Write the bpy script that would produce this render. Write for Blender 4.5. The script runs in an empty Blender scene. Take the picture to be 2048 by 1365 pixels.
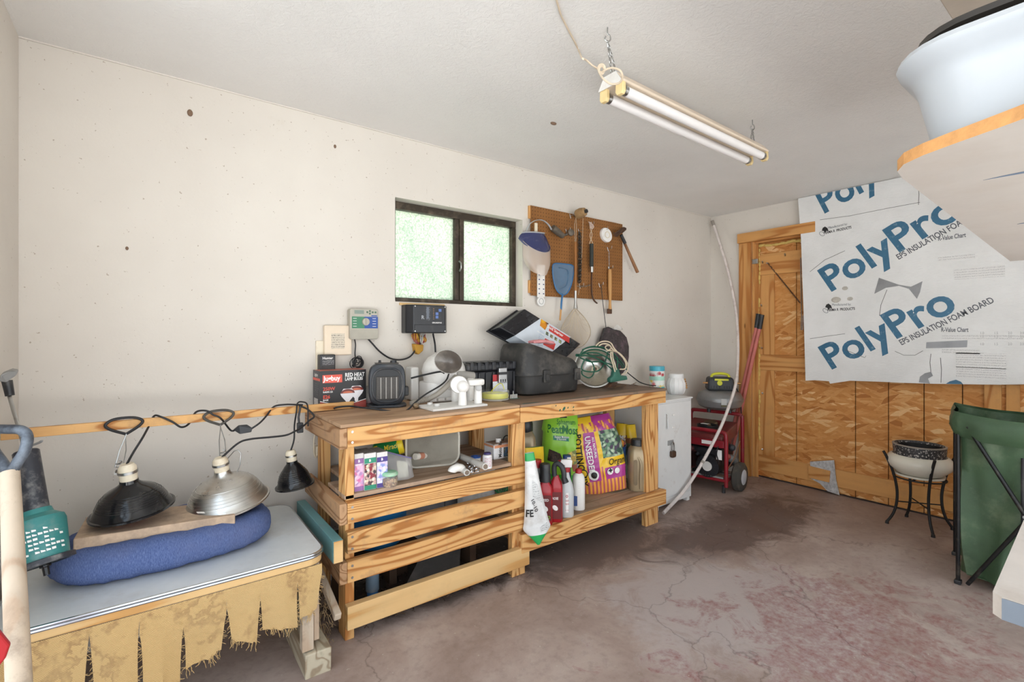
import bpy, bmesh, math, random
from mathutils import Vector, Matrix, Euler, noise
random.seed(7)
scene = bpy.context.scene
C = scene.collection
PI = math.pi
# ---------------------------------------------------------------- camera
F = 2048 * 17 / 36; CX = 1024.0; HY = 668.0; H = 1.315; TH = math.radians(53.04)
VX, VY = math.cos(TH), math.sin(TH); RX, RY = math.sin(TH), -math.cos(TH)
cam_d = bpy.data.cameras.new('camera'); cam_d.lens = 17; cam_d.sensor_width = 36
cam_d.shift_y = -(682.5 - HY) / 2048; cam_d.clip_start = .02; cam_d.clip_end = 200
cam = bpy.data.objects.new('camera', cam_d); C.objects.link(cam)
cam.location = (0, 0, H); cam.rotation_euler = (PI / 2, 0, TH - PI / 2)
scene.camera = cam
# ---------------------------------------------------------------- light
vs = scene.view_settings
vs.view_transform = 'Standard'; vs.look = 'None'; vs.gamma = 1; vs.use_curve_mapping = False
vs.exposure = 1.42
world = bpy.data.worlds.new('sky'); scene.world = world; world.use_nodes = True
wn = world.node_tree.nodes; wl = world.node_tree.links
wbg = wn['Background']; wbg.inputs[1].default_value = 1.0
wtc = wn.new('ShaderNodeTexCoord'); wsx = wn.new('ShaderNodeSeparateXYZ'); wr = wn.new('ShaderNodeValToRGB')
wl.new(wtc.outputs['Generated'], wsx.inputs[0]); wl.new(wsx.outputs['Z'], wr.inputs[0])
wr.color_ramp.elements[0].position = .0; wr.color_ramp.elements[0].color = (.93, .97, 1.0, 1)
wr.color_ramp.elements[1].position = .7; wr.color_ramp.elements[1].color = (.70, .84, 1.0, 1)
wl.new(wr.outputs[0], wbg.inputs[0])
sun_d = bpy.data.lights.new('sun', 'SUN'); sun_d.energy = 9.0; sun_d.angle = .02; sun_d.color = (1, .97, .93)
sun = bpy.data.objects.new('sun', sun_d); C.objects.link(sun)
sun.rotation_euler = Vector((-.95, -.12, -1.25)).to_track_quat('-Z', 'Y').to_euler()
sun.location = (3, 4, 8)

# ---------------------------------------------------------------- pixel helpers
O = Vector((0, 0, H))
def ray(u, v):
    l = (u - CX) / F
    return Vector((VX + l * RX, VY + l * RY, (HY - v) / F))
def att(u, v, t): return O + ray(u, v) * t
def aty(u, v, y): d = ray(u, v); return O + d * (y / d.y)
def atx(u, v, x): d = ray(u, v); return O + d * (x / d.x)
def atz(u, v, z): d = ray(u, v); return O + d * ((z - H) / d.z)
def V3(*a): return Vector(a)

# room constants
YW, XB, XL, ZC = 2.64, 4.45, -.40, 2.465
YF = -.50

# ---------------------------------------------------------------- mesh builder
class MB:
    def __init__(s): s.v = []; s.f = []; s.m = []
    def add(s, vs_, fs, mi=0):
        b = len(s.v); s.v += [Vector(p) for p in vs_]
        for f in fs: s.f.append([b + i for i in f]); s.m.append(mi)
        return s
    def box(s, x0, x1, y0, y1, z0, z1, mi=0):
        return s.hexa([(x0, y0, z0), (x1, y0, z0), (x1, y1, z0), (x0, y1, z0), (x0, y0, z1), (x1, y0, z1), (x1, y1, z1), (x0, y1, z1)], mi)
    def hexa(s, p, mi=0):
        return s.add(p, [(3, 2, 1, 0), (4, 5, 6, 7), (0, 1, 5, 4), (1, 2, 6, 5), (2, 3, 7, 6), (3, 0, 4, 7)], mi)
    def bar(s, p0, p1, w, h, up=(0, 0, 1), mi=0):
        p0, p1 = Vector(p0), Vector(p1); d = (p1 - p0).normalized(); up = Vector(up)
        sx = d.cross(up).normalized() * (w / 2); sz = sx.cross(d).normalized() * (h / 2)
        return s.hexa([p0 - sx - sz, p0 + sx - sz, p1 + sx - sz, p1 - sx - sz, p0 - sx + sz, p0 + sx + sz, p1 + sx + sz, p1 - sx + sz], mi)
    def tube(s, pts, r, n=8, closed=False, mi=0, caps=True, flat=1.0):
        pts = [Vector(p) for p in pts]; k = len(pts)
        rr = r if isinstance(r, (list, tuple)) else [r] * k
        prev = None; b = len(s.v)
        for i, p in enumerate(pts):
            if closed: d = pts[(i + 1) % k] - pts[i - 1]
            else: d = pts[min(i + 1, k - 1)] - pts[max(i - 1, 0)]
            d = d.normalized() if d.length > 1e-9 else Vector((0, 0, 1))
            if prev is None:
                a = Vector((0, 0, 1)) if abs(d.z) < .9 else Vector((1, 0, 0))
                nx = d.cross(a).normalized()
            else:
                nx = prev - d * prev.dot(d)
                nx = nx.normalized() if nx.length > 1e-6 else d.orthogonal().normalized()
            prev = nx; ny = d.cross(nx)
            for j in range(n):
                a = 2 * PI * j / n
                s.v.append(p + nx * (math.cos(a) * rr[i]) + ny * (math.sin(a) * rr[i] * flat))
        for i in range(k if closed else k - 1):
            for j in range(n):
                s.f.append([b + i * n + j, b + i * n + (j + 1) % n, b + ((i + 1) % k) * n + (j + 1) % n, b + ((i + 1) % k) * n + j]); s.m.append(mi)
        if not closed and caps:
            s.f.append([b + j for j in range(n)][::-1]); s.m.append(mi)
            s.f.append([b + (k - 1) * n + j for j in range(n)]); s.m.append(mi)
        return s
    def cyl(s, p0, p1, r0, r1=None, n=20, mi=0): return s.tube([p0, p1], [r0, r0 if r1 is None else r1], n, mi=mi)
    def lathe(s, prof, base=(0, 0, 0), axis=(0, 0, 1), n=28, mi=0, sx=1.0, sy=1.0, mis=None):
        base = Vector(base); az = Vector(axis).normalized()
        ax = az.orthogonal().normalized()
        if abs(az.z) > .9: ax = Vector((1, 0, 0)) - az * az.x; ax.normalize()
        ay = az.cross(ax); b = len(s.v); k = len(prof)
        for (r, z) in prof:
            for j in range(n):
                a = 2 * PI * j / n
                s.v.append(base + az * z + ax * (math.cos(a) * r * sx) + ay * (math.sin(a) * r * sy))
        for i in range(k - 1):
            for j in range(n):
                s.f.append([b + i * n + j, b + i * n + (j + 1) % n, b + (i + 1) * n + (j + 1) % n, b + (i + 1) * n + j]); s.m.append(mis[i] if mis else mi)
        if prof[0][0] > 1e-5 and prof[-1][0] > 1e-5:          # ring-shaped profile: close it on itself
            for j in range(n):
                s.f.append([b + (k - 1) * n + j, b + (k - 1) * n + (j + 1) % n, b + (j + 1) % n, b + j]); s.m.append(mis[-1] if mis else mi)
            return s
        if prof[0][0] > 1e-5: s.f.append([b + j for j in range(n)][::-1]); s.m.append(mis[0] if mis else mi)
        if prof[-1][0] > 1e-5: s.f.append([b + (k - 1) * n + j for j in range(n)]); s.m.append(mis[-1] if mis else mi)
        return s
    def prism(s, poly, d, mi=0):
        """poly: list of 3D points (planar), d: extrusion vector"""
        poly = [Vector(p) for p in poly]; d = Vector(d); n = len(poly); b = len(s.v)
        s.v += poly + [p + d for p in poly]
        s.f.append([b + i for i in range(n)]); s.m.append(mi)
        s.f.append([b + n + i for i in range(n)][::-1]); s.m.append(mi)
        for i in range(n):
            j = (i + 1) % n
            s.f.append([b + i, b + n + i, b + n + j, b + j]); s.m.append(mi)
        return s
    def grid(s, fn, nu, nv, mi=0, zone=None, closeu=False):
        b = len(s.v)
        for i in range(nu + (0 if closeu else 1)):
            for j in range(nv + 1): s.v.append(Vector(fn(i / nu, j / nv)))
        w = nv + 1
        for i in range(nu):
            for j in range(nv):
                i2 = (i + 1) % nu if closeu else i + 1
                s.f.append([b + i * w + j, b + i2 * w + j, b + i2 * w + j + 1, b + i * w + j + 1])
                s.m.append(zone((i + .5) / nu, (j + .5) / nv) if zone else mi)
        return s
    def ball(s, c, r, n=14, m=8, mi=0, sc=(1, 1, 1)):
        c = Vector(c)
        pts = lambda u, v: c + Vector((math.cos(2 * PI * u) * math.sin(PI * v) * r * sc[0], math.sin(2 * PI * u) * math.sin(PI * v) * r * sc[1], -math.cos(PI * v) * r * sc[2]))
        return s.grid(pts, n, m, mi, closeu=True)
    def torus(s, c, R, r, axis=(0, 0, 1), n=24, m=8, mi=0, sx=1, sy=1, arc=(0, 2 * PI)):
        az = Vector(axis).normalized(); ax = az.orthogonal().normalized()
        if abs(az.z) > .9: ax = Vector((1, 0, 0))
        ay = az.cross(ax); full = abs(arc[1] - arc[0] - 2 * PI) < 1e-4
        k = n if full else n + 1
        pts = [Vector(c) + ax * (math.cos(arc[0] + (arc[1] - arc[0]) * i / n) * R * sx) + ay * (math.sin(arc[0] + (arc[1] - arc[0]) * i / n) * R * sy) for i in range(k)]
        return s.tube(pts, r, m, closed=full, mi=mi)
    def xf(s, M_):
        s.v = [M_ @ p for p in s.v]; return s
    def jit(s, a):
        s.v = [p + Vector((random.uniform(-a, a), random.uniform(-a, a), random.uniform(-a, a))) for p in s.v]; return s

def catmull(pts, k=6, closed=False):
    pts = [Vector(p) for p in pts]; n = len(pts); out = []
    rng = range(n if closed else n - 1)
    for i in rng:
        if closed: p0, p1, p2, p3 = pts[i - 1], pts[i], pts[(i + 1) % n], pts[(i + 2) % n]
        else: p0, p1, p2, p3 = pts[max(i - 1, 0)], pts[i], pts[i + 1], pts[min(i + 2, n - 1)]
        for j in range(k):
            t = j / k
            out.append(.5 * ((2 * p1) + (p2 - p0) * t + (2 * p0 - 5 * p1 + 4 * p2 - p3) * t * t + (3 * p1 - p0 - 3 * p2 + p3) * t ** 3))
    if not closed: out.append(pts[-1])
    return out
def rrect(w, h, r, k=5, cx=0, cy=0):
    out = []
    for (sx, sy, a0) in ((1, 1, 0), (-1, 1, PI / 2), (-1, -1, PI), (1, -1, 1.5 * PI)):
        for i in range(k + 1):
            a = a0 + PI / 2 * i / k
            out.append((cx + sx * (w / 2 - r) + r * math.cos(a), cy + sy * (h / 2 - r) + r * math.sin(a)))
    return out

# ---------------------------------------------------------------- objects
WM = {}      # object name -> world matrix of the thing root, and default space
def thing(name, label, cat, base=(0, 0, 0), rot=(0, 0, 0), group=None, local=False, kind=None):
    o = bpy.data.objects.new(name, None); C.objects.link(o)
    o.empty_display_size = .05
    o.location = base
    if isinstance(rot, Matrix): o.rotation_euler = rot.to_euler()
    else: o.rotation_euler = rot
    R_ = (rot.to_3x3() if isinstance(rot, Matrix) else Euler(rot).to_matrix()).to_4x4()
    WM[o.name] = (Matrix.Translation(Vector(base)) @ R_, local)
    if label: o['label'] = label
    if cat: o['category'] = cat
    if group: o['group'] = group
    if kind: o['kind'] = kind
    return o
def obj(name, mb, mat, parent=None, smooth=False, bevel=0, label=None, cat=None, group=None, kind=None, bseg=2, local=None, angle=None):
    me = bpy.data.meshes.new(name)
    if parent is not None:
        M_, loc = WM[parent.name]
        if local is None: local = loc
        inv = Matrix.Identity(4) if local else M_.inverted()
        WMme = (M_, loc)
    else:
        lo = Vector((min(p.x for p in mb.v), min(p.y for p in mb.v), min(p.z for p in mb.v)))
        hi = Vector((max(p.x for p in mb.v), max(p.y for p in mb.v), max(p.z for p in mb.v)))
        base = Vector(((lo.x + hi.x) / 2, (lo.y + hi.y) / 2, lo.z))
        inv = Matrix.Translation(-base); WMme = (Matrix.Translation(base), False)
    me.from_pydata([tuple(inv @ p) for p in mb.v], [], mb.f)
    mats = mat if isinstance(mat, (list, tuple)) else [mat]
    for m in mats: me.materials.append(m)
    if len(mats) > 1: me.polygons.foreach_set('material_index', mb.m)
    bm = bmesh.new(); bm.from_mesh(me)
    bmesh.ops.recalc_face_normals(bm, faces=bm.faces)
    if bevel:
        es = [e for e in bm.edges if len(e.link_faces) == 2 and e.calc_face_angle(0) > .6]
        bmesh.ops.bevel(bm, geom=es, offset=bevel, segments=bseg, profile=.5, affect='EDGES', clamp_overlap=True)
    if smooth:
        ang = math.radians(angle or 40)
        for f in bm.faces: f.smooth = True
        for e in bm.edges:
            if len(e.link_faces) != 2 or e.calc_face_angle(0) > ang: e.smooth = False
    bm.to_mesh(me); bm.free()
    o = bpy.data.objects.new(name, me); C.objects.link(o)
    if parent is None: o.location = base
    else: o.parent = parent
    WM[o.name] = WMme
    if label: o['label'] = label
    if cat: o['category'] = cat
    if group: o['group'] = group
    if kind: o['kind'] = kind
    return o
def copy_tree(o, parent=None):
    c = o.copy(); C.objects.link(c); c.parent = parent
    WM[c.name] = WM[o.name]
    for ch in list(o.children): copy_tree(ch, c)
    return c
_txt = {}
def text_mb(s, size=1.0, bold=0.0, shear=0.0, align='LEFT', spacing=1.0, res=2):
    """flat lettering in the XY plane"""
    key = (s, size, bold, shear, align, spacing, res)
    if key not in _txt:
        cu = bpy.data.curves.new('lettering', 'FONT'); cu.body = s; cu.size = size; cu.offset = bold * size
        cu.shear = shear; cu.align_x = align; cu.resolution_u = res; cu.space_character = spacing
        to = bpy.data.objects.new('lettering_tmp', cu); C.objects.link(to)
        dg = bpy.context.evaluated_depsgraph_get()
        me = bpy.data.meshes.new_from_object(to.evaluated_get(dg))
        _txt[key] = ([v.co.copy() for v in me.vertices], [list(p.vertices) for p in me.polygons])
        bpy.data.objects.remove(to); bpy.data.meshes.remove(me)
    v, f = _txt[key]
    mb = MB(); mb.v = [p.copy() for p in v]; mb.f = [list(x) for x in f]; mb.m = [0] * len(f)
    return mb
def frame(o, ux, uy):
    o, ux, uy = Vector(o), Vector(ux).normalized(), Vector(uy)
    uy = (uy - ux * uy.dot(ux)).normalized(); uz = ux.cross(uy)
    return Matrix(((ux.x, uy.x, uz.x, o.x), (ux.y, uy.y, uz.y, o.y), (ux.z, uy.z, uz.z, o.z), (0, 0, 0, 1)))

# ---------------------------------------------------------------- materials
def lin(c): return c / 12.92 if c <= .04045 else ((c + .055) / 1.055) ** 2.4
def rgb(r, g, b): return (lin(r / 255), lin(g / 255), lin(b / 255), 1)
_m = {}
class NT:
    def __init__(s, name):
        s.mat = bpy.data.materials.new(name); s.mat.use_nodes = True
        s.t = s.mat.node_tree; s.n = s.t.nodes; s.b = s.n['Principled BSDF']
        s.tc = s.n.new('ShaderNodeTexCoord')
    def link(s, a, b): s.t.links.new(a, b)
    def node(s, ty, **kw):
        x = s.n.new('ShaderNode' + ty)
        for k, v in kw.items():
            if k in x.inputs: x.inputs[k].default_value = v
            else: setattr(x, k, v)
        return x
    def mapping(s, scale=(1, 1, 1), rot=(0, 0, 0), loc=(0, 0, 0), rand=0.0, src='Object'):
        m = s.node('Mapping'); m.inputs['Scale'].default_value = scale; m.inputs['Rotation'].default_value = rot
        m.inputs['Location'].default_value = loc
        s.link(s.tc.outputs[src], m.inputs[0])
        if rand:
            oi = s.node('ObjectInfo'); mu = s.node('Math', operation='MULTIPLY'); mu.inputs[1].default_value = rand
            s.link(oi.outputs['Random'], mu.inputs[0]); s.link(mu.outputs[0], m.inputs['Location'])
        return m.outputs[0]
    def noise(s, vec, scale=5, detail=4, rough=.55, dist=0):
        x = s.node('TexNoise'); x.inputs['Scale'].default_value = scale; x.inputs['Detail'].default_value = detail
        x.inputs['Roughness'].default_value = rough; x.inputs['Distortion'].default_value = dist
        if vec is not None: s.link(vec, x.inputs['Vector'])
        return x.outputs['Fac']
    def ramp(s, fac, stops, interp='LINEAR'):
        r = s.node('ValToRGB'); cr = r.color_ramp; cr.interpolation = interp
        while len(cr.elements) < len(stops): cr.elements.new(.5)
        for e, (p, c) in zip(cr.elements, stops): e.position = p; e.color = c if len(c) == 4 else (*c, 1)
        s.link(fac, r.inputs[0]); return r.outputs[0]
    def mix(s, fac, a, b, mode='MIX'):
        x = s.node('Mix', data_type='RGBA', blend_type=mode)
        for i, val in ((0, fac), (6, a), (7, b)):
            if hasattr(val, 'is_output'): s.link(val, x.inputs[i])
            elif i == 0: x.inputs[0].default_value = val
            else: x.inputs[i].default_value = val
        return x.outputs[2]
    def math(s, op, a, b=0.0, c=None):
        x = s.node('Math', operation=op)
        for i, val in enumerate((a, b) if c is None else (a, b, c)):
            if hasattr(val, 'is_output'): s.link(val, x.inputs[i])
            else: x.inputs[i].default_value = val
        return x.outputs[0]
    def bump(s, h, strength=.3, dist=.01):
        x = s.node('Bump'); x.inputs['Strength'].default_value = strength; x.inputs['Distance'].default_value = dist
        s.link(h, x.inputs['Height']); s.link(x.outputs[0], s.b.inputs['Normal'])
    def col(s, c): s.link(c, s.b.inputs['Base Color'])
    def set(s, rough=.5, metal=0, spec=.5):
        s.b.inputs['Roughness'].default_value = rough; s.b.inputs['Metallic'].default_value = metal
        s.b.inputs['Specular IOR Level'].default_value = spec
BW = ((0, 0, 0, 1), (1, 1, 1, 1))
def mul(c, k): return (min(1, c[0] * k), min(1, c[1] * k), min(1, c[2] * k), 1)
def M(name, c=(128, 128, 128), rough=.5, metal=0, var=.10, scale=9, bump=0, bscale=80, dirt=None, alpha=1, trans=0, spec=.5, coat=0):
    if name in _m: return _m[name]
    t = NT(name); c = rgb(*c); t.set(rough, metal, spec)
    v = t.mapping(rand=7)
    f = t.noise(v, scale, 4, .6)
    colr = t.ramp(f, [(.3, mul(c, 1 - var)), (.7, mul(c, 1 + var))])
    if dirt:
        dc, amt, ds = dirt
        g = t.noise(v, ds, 6, .65)
        g = t.ramp(g, [(max(0, .62 - amt * .4), BW[0]), (min(1, .9 - amt * .2), BW[1])])
        colr = t.mix(g, colr, rgb(*dc))
    t.col(colr)
    if bump: t.bump(t.noise(v, bscale, 4, .6), bump, .004)
    if alpha < 1: t.b.inputs['Alpha'].default_value = alpha
    if trans: t.b.inputs['Transmission Weight'].default_value = trans
    if coat: t.b.inputs['Coat Weight'].default_value = coat
    _m[name] = t.mat; return t.mat
def WOOD(name, light, dark, axis='x', rough=.6, freq=56, dirt=.25, dirtc=(120, 100, 84), knots=True):
    if name in _m: return _m[name]
    t = NT(name); t.set(rough, 0, .35)
    L, D = rgb(*light), rgb(*dark)
    s = {'x': (.55, 5.5, 5.5), 'y': (5.5, .55, 5.5), 'z': (5.5, 5.5, .55)}[axis]
    v = t.mapping(s, rand=23)
    n = t.noise(v, 1.1, 2, .4, .2)
    w = t.math('SINE', t.math('MULTIPLY', n, freq * 2.2))
    w = t.math('MULTIPLY_ADD', w, .5, .5)
    w = t.math('POWER', w, 1.8)
    fs = {'x': (3, 90, 90), 'y': (90, 3, 90), 'z': (90, 90, 3)}[axis]
    fine = t.noise(t.mapping(fs, rand=11), 1.2, 3, .6)
    g = t.math('MULTIPLY_ADD', fine, .35, t.math('MULTIPLY', w, .62))
    colr = t.ramp(g, [(.15, L), (.5, mul(L, .88)), (.72, mul(D, 1.05)), (.95, mul(D, .8))])
    big = t.noise(t.mapping((2, 2, 2), rand=5), 1.5, 3)
    colr = t.mix(t.ramp(big, [(.35, BW[0]), (.75, (.28, .28, .28, 1))]), colr, mul(D, 1.1), 'MIX')
    if knots:
        ks = {'x': (2.2, 7, 7), 'y': (7, 2.2, 7), 'z': (7, 7, 2.2)}[axis]
        vo = t.node('TexVoronoi'); vo.inputs['Scale'].default_value = .9
        t.link(t.mapping(ks, rand=31), vo.inputs['Vector'])
        k = t.ramp(vo.outputs['Distance'], [(.0, (1, 1, 1, 1)), (.035, (.7, .7, .7, 1)), (.06, BW[0])])
        colr = t.mix(k, colr, mul(D, .45))
    if dirt:
        g2 = t.noise(t.mapping((3, 3, 3), rand=17), 3, 6, .7)
        colr = t.mix(t.ramp(g2, [(.55, BW[0]), (.85, (dirt * 2.4,) * 3 + (1,))]), colr, rgb(*dirtc))
    t.col(colr); t.bump(g, .18, .002)
    _m[name] = t.mat; return t.mat
def DOTS(name, base=(0, 0, 0), cols=(), scale=40, rough=.5, stretch=(1, 1, 1), rnd=1.0, bump=0):
    """many-coloured cells: printed photographs of flowers, leaves, seeds"""
    if name in _m: return _m[name]
    t = NT(name); t.set(rough)
    vo = t.node('TexVoronoi'); vo.inputs['Scale'].default_value = scale; vo.inputs['Randomness'].default_value = rnd
    t.link(t.mapping(stretch, rand=9), vo.inputs['Vector'])
    sp = t.node('SeparateColor'); t.link(vo.outputs['Color'], sp.inputs[0])
    k = len(cols)
    colr = t.ramp(sp.outputs[0], [(i / k, rgb(*c)) for i, c in enumerate(cols)], 'CONSTANT')
    edge = t.ramp(vo.outputs['Distance'], [(.25, BW[0]), (.75, BW[1])])
    colr = t.mix(t.math('MULTIPLY', edge, .6), colr, rgb(*base))
    t.col(colr)
    if bump: t.bump(vo.outputs['Distance'], bump, .004)
    _m[name] = t.mat; return t.mat
def STRIPES(name, c1=0, c2=0, period=1, axis='x', duty=.5, rough=.35):
    if name in _m: return _m[name]
    t = NT(name); t.set(rough)
    sx = t.node('SeparateXYZ'); t.link(t.tc.outputs['Object'], sx.inputs[0])
    f = t.math('FRACT', t.math('DIVIDE', sx.outputs['xyz'.index(axis)], period))
    g = t.math('GREATER_THAN', f, duty)
    t.col(t.mix(g, rgb(*c1), rgb(*c2)))
    _m[name] = t.mat; return t.mat
def FINEPRINT(name, paper=(220, 220, 220), ink=(60, 60, 60), lines=.008, rough=.5, dens=.5, axis='z', wax='x'):
    """rows of print too small to read"""
    if name in _m: return _m[name]
    t = NT(name); t.set(rough)
    sx = t.node('SeparateXYZ'); t.link(t.tc.outputs['Object'], sx.inputs[0])
    f = t.math('FRACT', t.math('DIVIDE', sx.outputs['xyz'.index(axis)], lines))
    row = t.math('GREATER_THAN', f, .5)
    sc = [40, 40, 40]; sc['xyz'.index(axis)] = 1 / lines * .999; 
    n = t.noise(t.mapping(tuple(sc)), 5, 1)
    g = t.math('MULTIPLY', row, t.math('GREATER_THAN', n, 1 - dens))
    t.col(t.mix(g, rgb(*paper), rgb(*ink)))
    _m[name] = t.mat; return t.mat
# ================================================================ setting: materials
def mat_wall():
    t = NT('painted_wall'); t.set(.75, 0, .25)
    v = t.mapping()
    base = t.ramp(t.noise(v, 1.3, 4), [(.3, rgb(210, 202, 192)), (.7, rgb(220, 213, 203))])
    sp = t.noise(v, 70, 2, .5)
    base = t.mix(t.ramp(sp, [(.72, BW[0]), (.76, (.7, .7, .7, 1))]), base, rgb(150, 132, 112))
    st = t.noise(v, 3.2, 7, .7)
    base = t.mix(t.ramp(st, [(.66, BW[0]), (.85, (.35, .35, .35, 1))]), base, rgb(196, 178, 152))
    t.col(base); t.bump(t.noise(v, 45, 5, .65), .22, .004)
    return t.mat
def mat_ceiling():
    t = NT('textured_ceiling'); t.set(.85, 0, .2)
    v = t.mapping()
    base = t.ramp(t.noise(v, 1.6, 4), [(.3, rgb(230, 227, 223)), (.7, rgb(238, 235, 231))])
    t.col(base)
    h = t.noise(v, 38, 5, .7, 1.2)
    t.bump(h, .5, .008)
    return t.mat
def mat_floor():
    t = NT('worn_painted_concrete'); t.set(.55, 0, .4)
    v = t.mapping()
    n1 = t.noise(v, 2.2, 8, .68, .4)
    base = t.ramp(n1, [(.28, rgb(136, 116, 106)), (.5, rgb(166, 147, 137)), (.72, rgb(188, 172, 161))])
    n2 = t.noise(v, 26, 6, .7)
    base = t.mix(t.ramp(n2, [(.5, BW[0]), (.8, (.5, .5, .5, 1))]), base, rgb(120, 104, 94))
    # remains of red floor paint: patches with edges of their own
    sx = t.node('SeparateXYZ'); t.link(t.tc.outputs['Object'], sx.inputs[0])
    def blob(cx, cy, rx, ry):
        a = t.math('DIVIDE', t.math('SUBTRACT', sx.outputs[0], cx), rx)
        b = t.math('DIVIDE', t.math('SUBTRACT', sx.outputs[1], cy), ry)
        return t.math('SUBTRACT', 1.0, t.math('SQRT', t.math('ADD', t.math('MULTIPLY', a, a), t.math('MULTIPLY', b, b))))
    rn = t.noise(t.mapping(), 4.5, 7, .72, .8)
    def patch(cx, cy, rx, ry, gain, thr):
        m = t.math('MULTIPLY_ADD', t.math('SUBTRACT', rn, .5), gain, blob(cx, cy, rx, ry))
        return t.ramp(m, [(thr, BW[0]), (thr + .35, BW[1])])
    FX, FY = floor_c
    grey = patch(2.25 - FX, 1.25 - FY, .75, .75, 2.0, .12)
    base = t.mix(t.math('MULTIPLY', grey, .75), base, rgb(184, 174, 170))
    red = patch(2.4 - FX, .80 - FY, .95, .55, 5.0, .15)
    red2 = patch(2.0 - FX, .35 - FY, .9, .45, 4.5, .15)
    rr = t.math('MAXIMUM', red, red2)
    base = t.mix(t.math('MULTIPLY', t.math('MULTIPLY', rr, t.ramp(t.noise(t.mapping(), 30, 6, .75), [(.35, BW[0]), (.65, BW[1])])), .72), base, rgb(136, 74, 72))
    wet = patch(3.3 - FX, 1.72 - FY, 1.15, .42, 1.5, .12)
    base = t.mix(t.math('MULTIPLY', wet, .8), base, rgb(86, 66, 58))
    bench_shade = patch(2.2 - FX, 2.12 - FY, .85, .42, 1.4, .1)  # shade below the bench, painted dark into the floor colour
    base = t.mix(t.math('MULTIPLY', bench_shade, .75), base, rgb(92, 74, 66))
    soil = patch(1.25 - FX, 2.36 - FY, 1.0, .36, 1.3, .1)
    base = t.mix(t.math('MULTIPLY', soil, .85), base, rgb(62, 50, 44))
    # cracks
    vo = t.node('TexVoronoi', feature='DISTANCE_TO_EDGE'); vo.inputs['Scale'].default_value = .9
    vd = t.node('Vector' + 'Math', operation='ADD'); nz = t.node('TexNoise'); nz.inputs['Scale'].default_value = 3.5; nz.inputs['Detail'].default_value = 6
    t.link(v, nz.inputs['Vector'])
    vm = t.node('VectorMath', operation='SCALE'); vm.inputs['Scale'].default_value = .55; t.link(nz.outputs['Color'], vm.inputs[0])
    t.link(v, vd.inputs[0]); t.link(vm.outputs[0], vd.inputs[1]); t.link(vd.outputs[0], vo.inputs['Vector'])
    cr = t.ramp(vo.outputs['Distance'], [(.0, BW[1]), (.006, BW[0])])
    base = t.mix(t.math('MULTIPLY', cr, .4), base, rgb(58, 44, 38))
    fleck = t.noise(t.mapping(), 55, 2, .5)
    base = t.mix(t.ramp(fleck, [(.73, BW[0]), (.76, BW[1])]), base, rgb(186, 176, 164))
    t.col(base)
    t.link(t.ramp(n1, [(.3, (.42,) * 3 + (1,)), (.7, (.72,) * 3 + (1,))]), t.b.inputs['Roughness'])
    t.bump(t.noise(v, 18, 8, .7), .25, .006)
    return t.mat
def mat_osb():
    t = NT('oriented_strand_board'); t.set(.6, 0, .3)
    def layer(rx, sc, seed):
        dn = t.node('TexNoise'); dn.inputs['Scale'].default_value = 4
        m = t.mapping((1, 1, 1), (rx, 0, 0), (seed, seed * .7, seed * .3))
        t.link(m, dn.inputs['Vector'])
        s_ = t.node('VectorMath', operation='SCALE'); s_.inputs['Scale'].default_value = .03; t.link(dn.outputs['Color'], s_.inputs[0])
        a = t.node('VectorMath', operation='ADD'); t.link(m, a.inputs[0]); t.link(s_.outputs[0], a.inputs[1])
        mm = t.node('Mapping'); mm.inputs['Scale'].default_value = sc; t.link(a.outputs[0], mm.inputs[0])
        vo = t.node('TexVoronoi'); vo.inputs['Scale'].default_value = 1.0; t.link(mm.outputs[0], vo.inputs['Vector'])
        sp = t.node('SeparateColor'); t.link(vo.outputs['Color'], sp.inputs[0])
        return sp.outputs[0], sp.outputs[1]
    a, a2 = layer(.10, (10, 8, 46), 1.3)
    b, b2 = layer(-.35, (10, 9, 40), 4.1)
    c, c2 = layer(.55, (10, 10, 44), 7.7)
    st = [(0, rgb(172, 108, 52)), (.15, rgb(196, 132, 70)), (.5, rgb(204, 142, 78)), (.85, rgb(212, 154, 92)), (1, rgb(230, 186, 132))]
    ca = t.ramp(a, st); cb = t.ramp(b, st); cc = t.ramp(c, st)
    base = t.mix(t.math('GREATER_THAN', b2, .62), ca, cb)
    base = t.mix(t.math('GREATER_THAN', c2, .74), base, cc)
    f = t.noise(t.mapping((20, 20, 90)), 2, 4, .6)
    base = t.mix(t.ramp(f, [(.5, BW[0]), (.85, (.5, .5, .5, 1))]), base, rgb(146, 88, 40))
    t.col(base); t.bump(a, .25, .003)
    return t.mat
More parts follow.
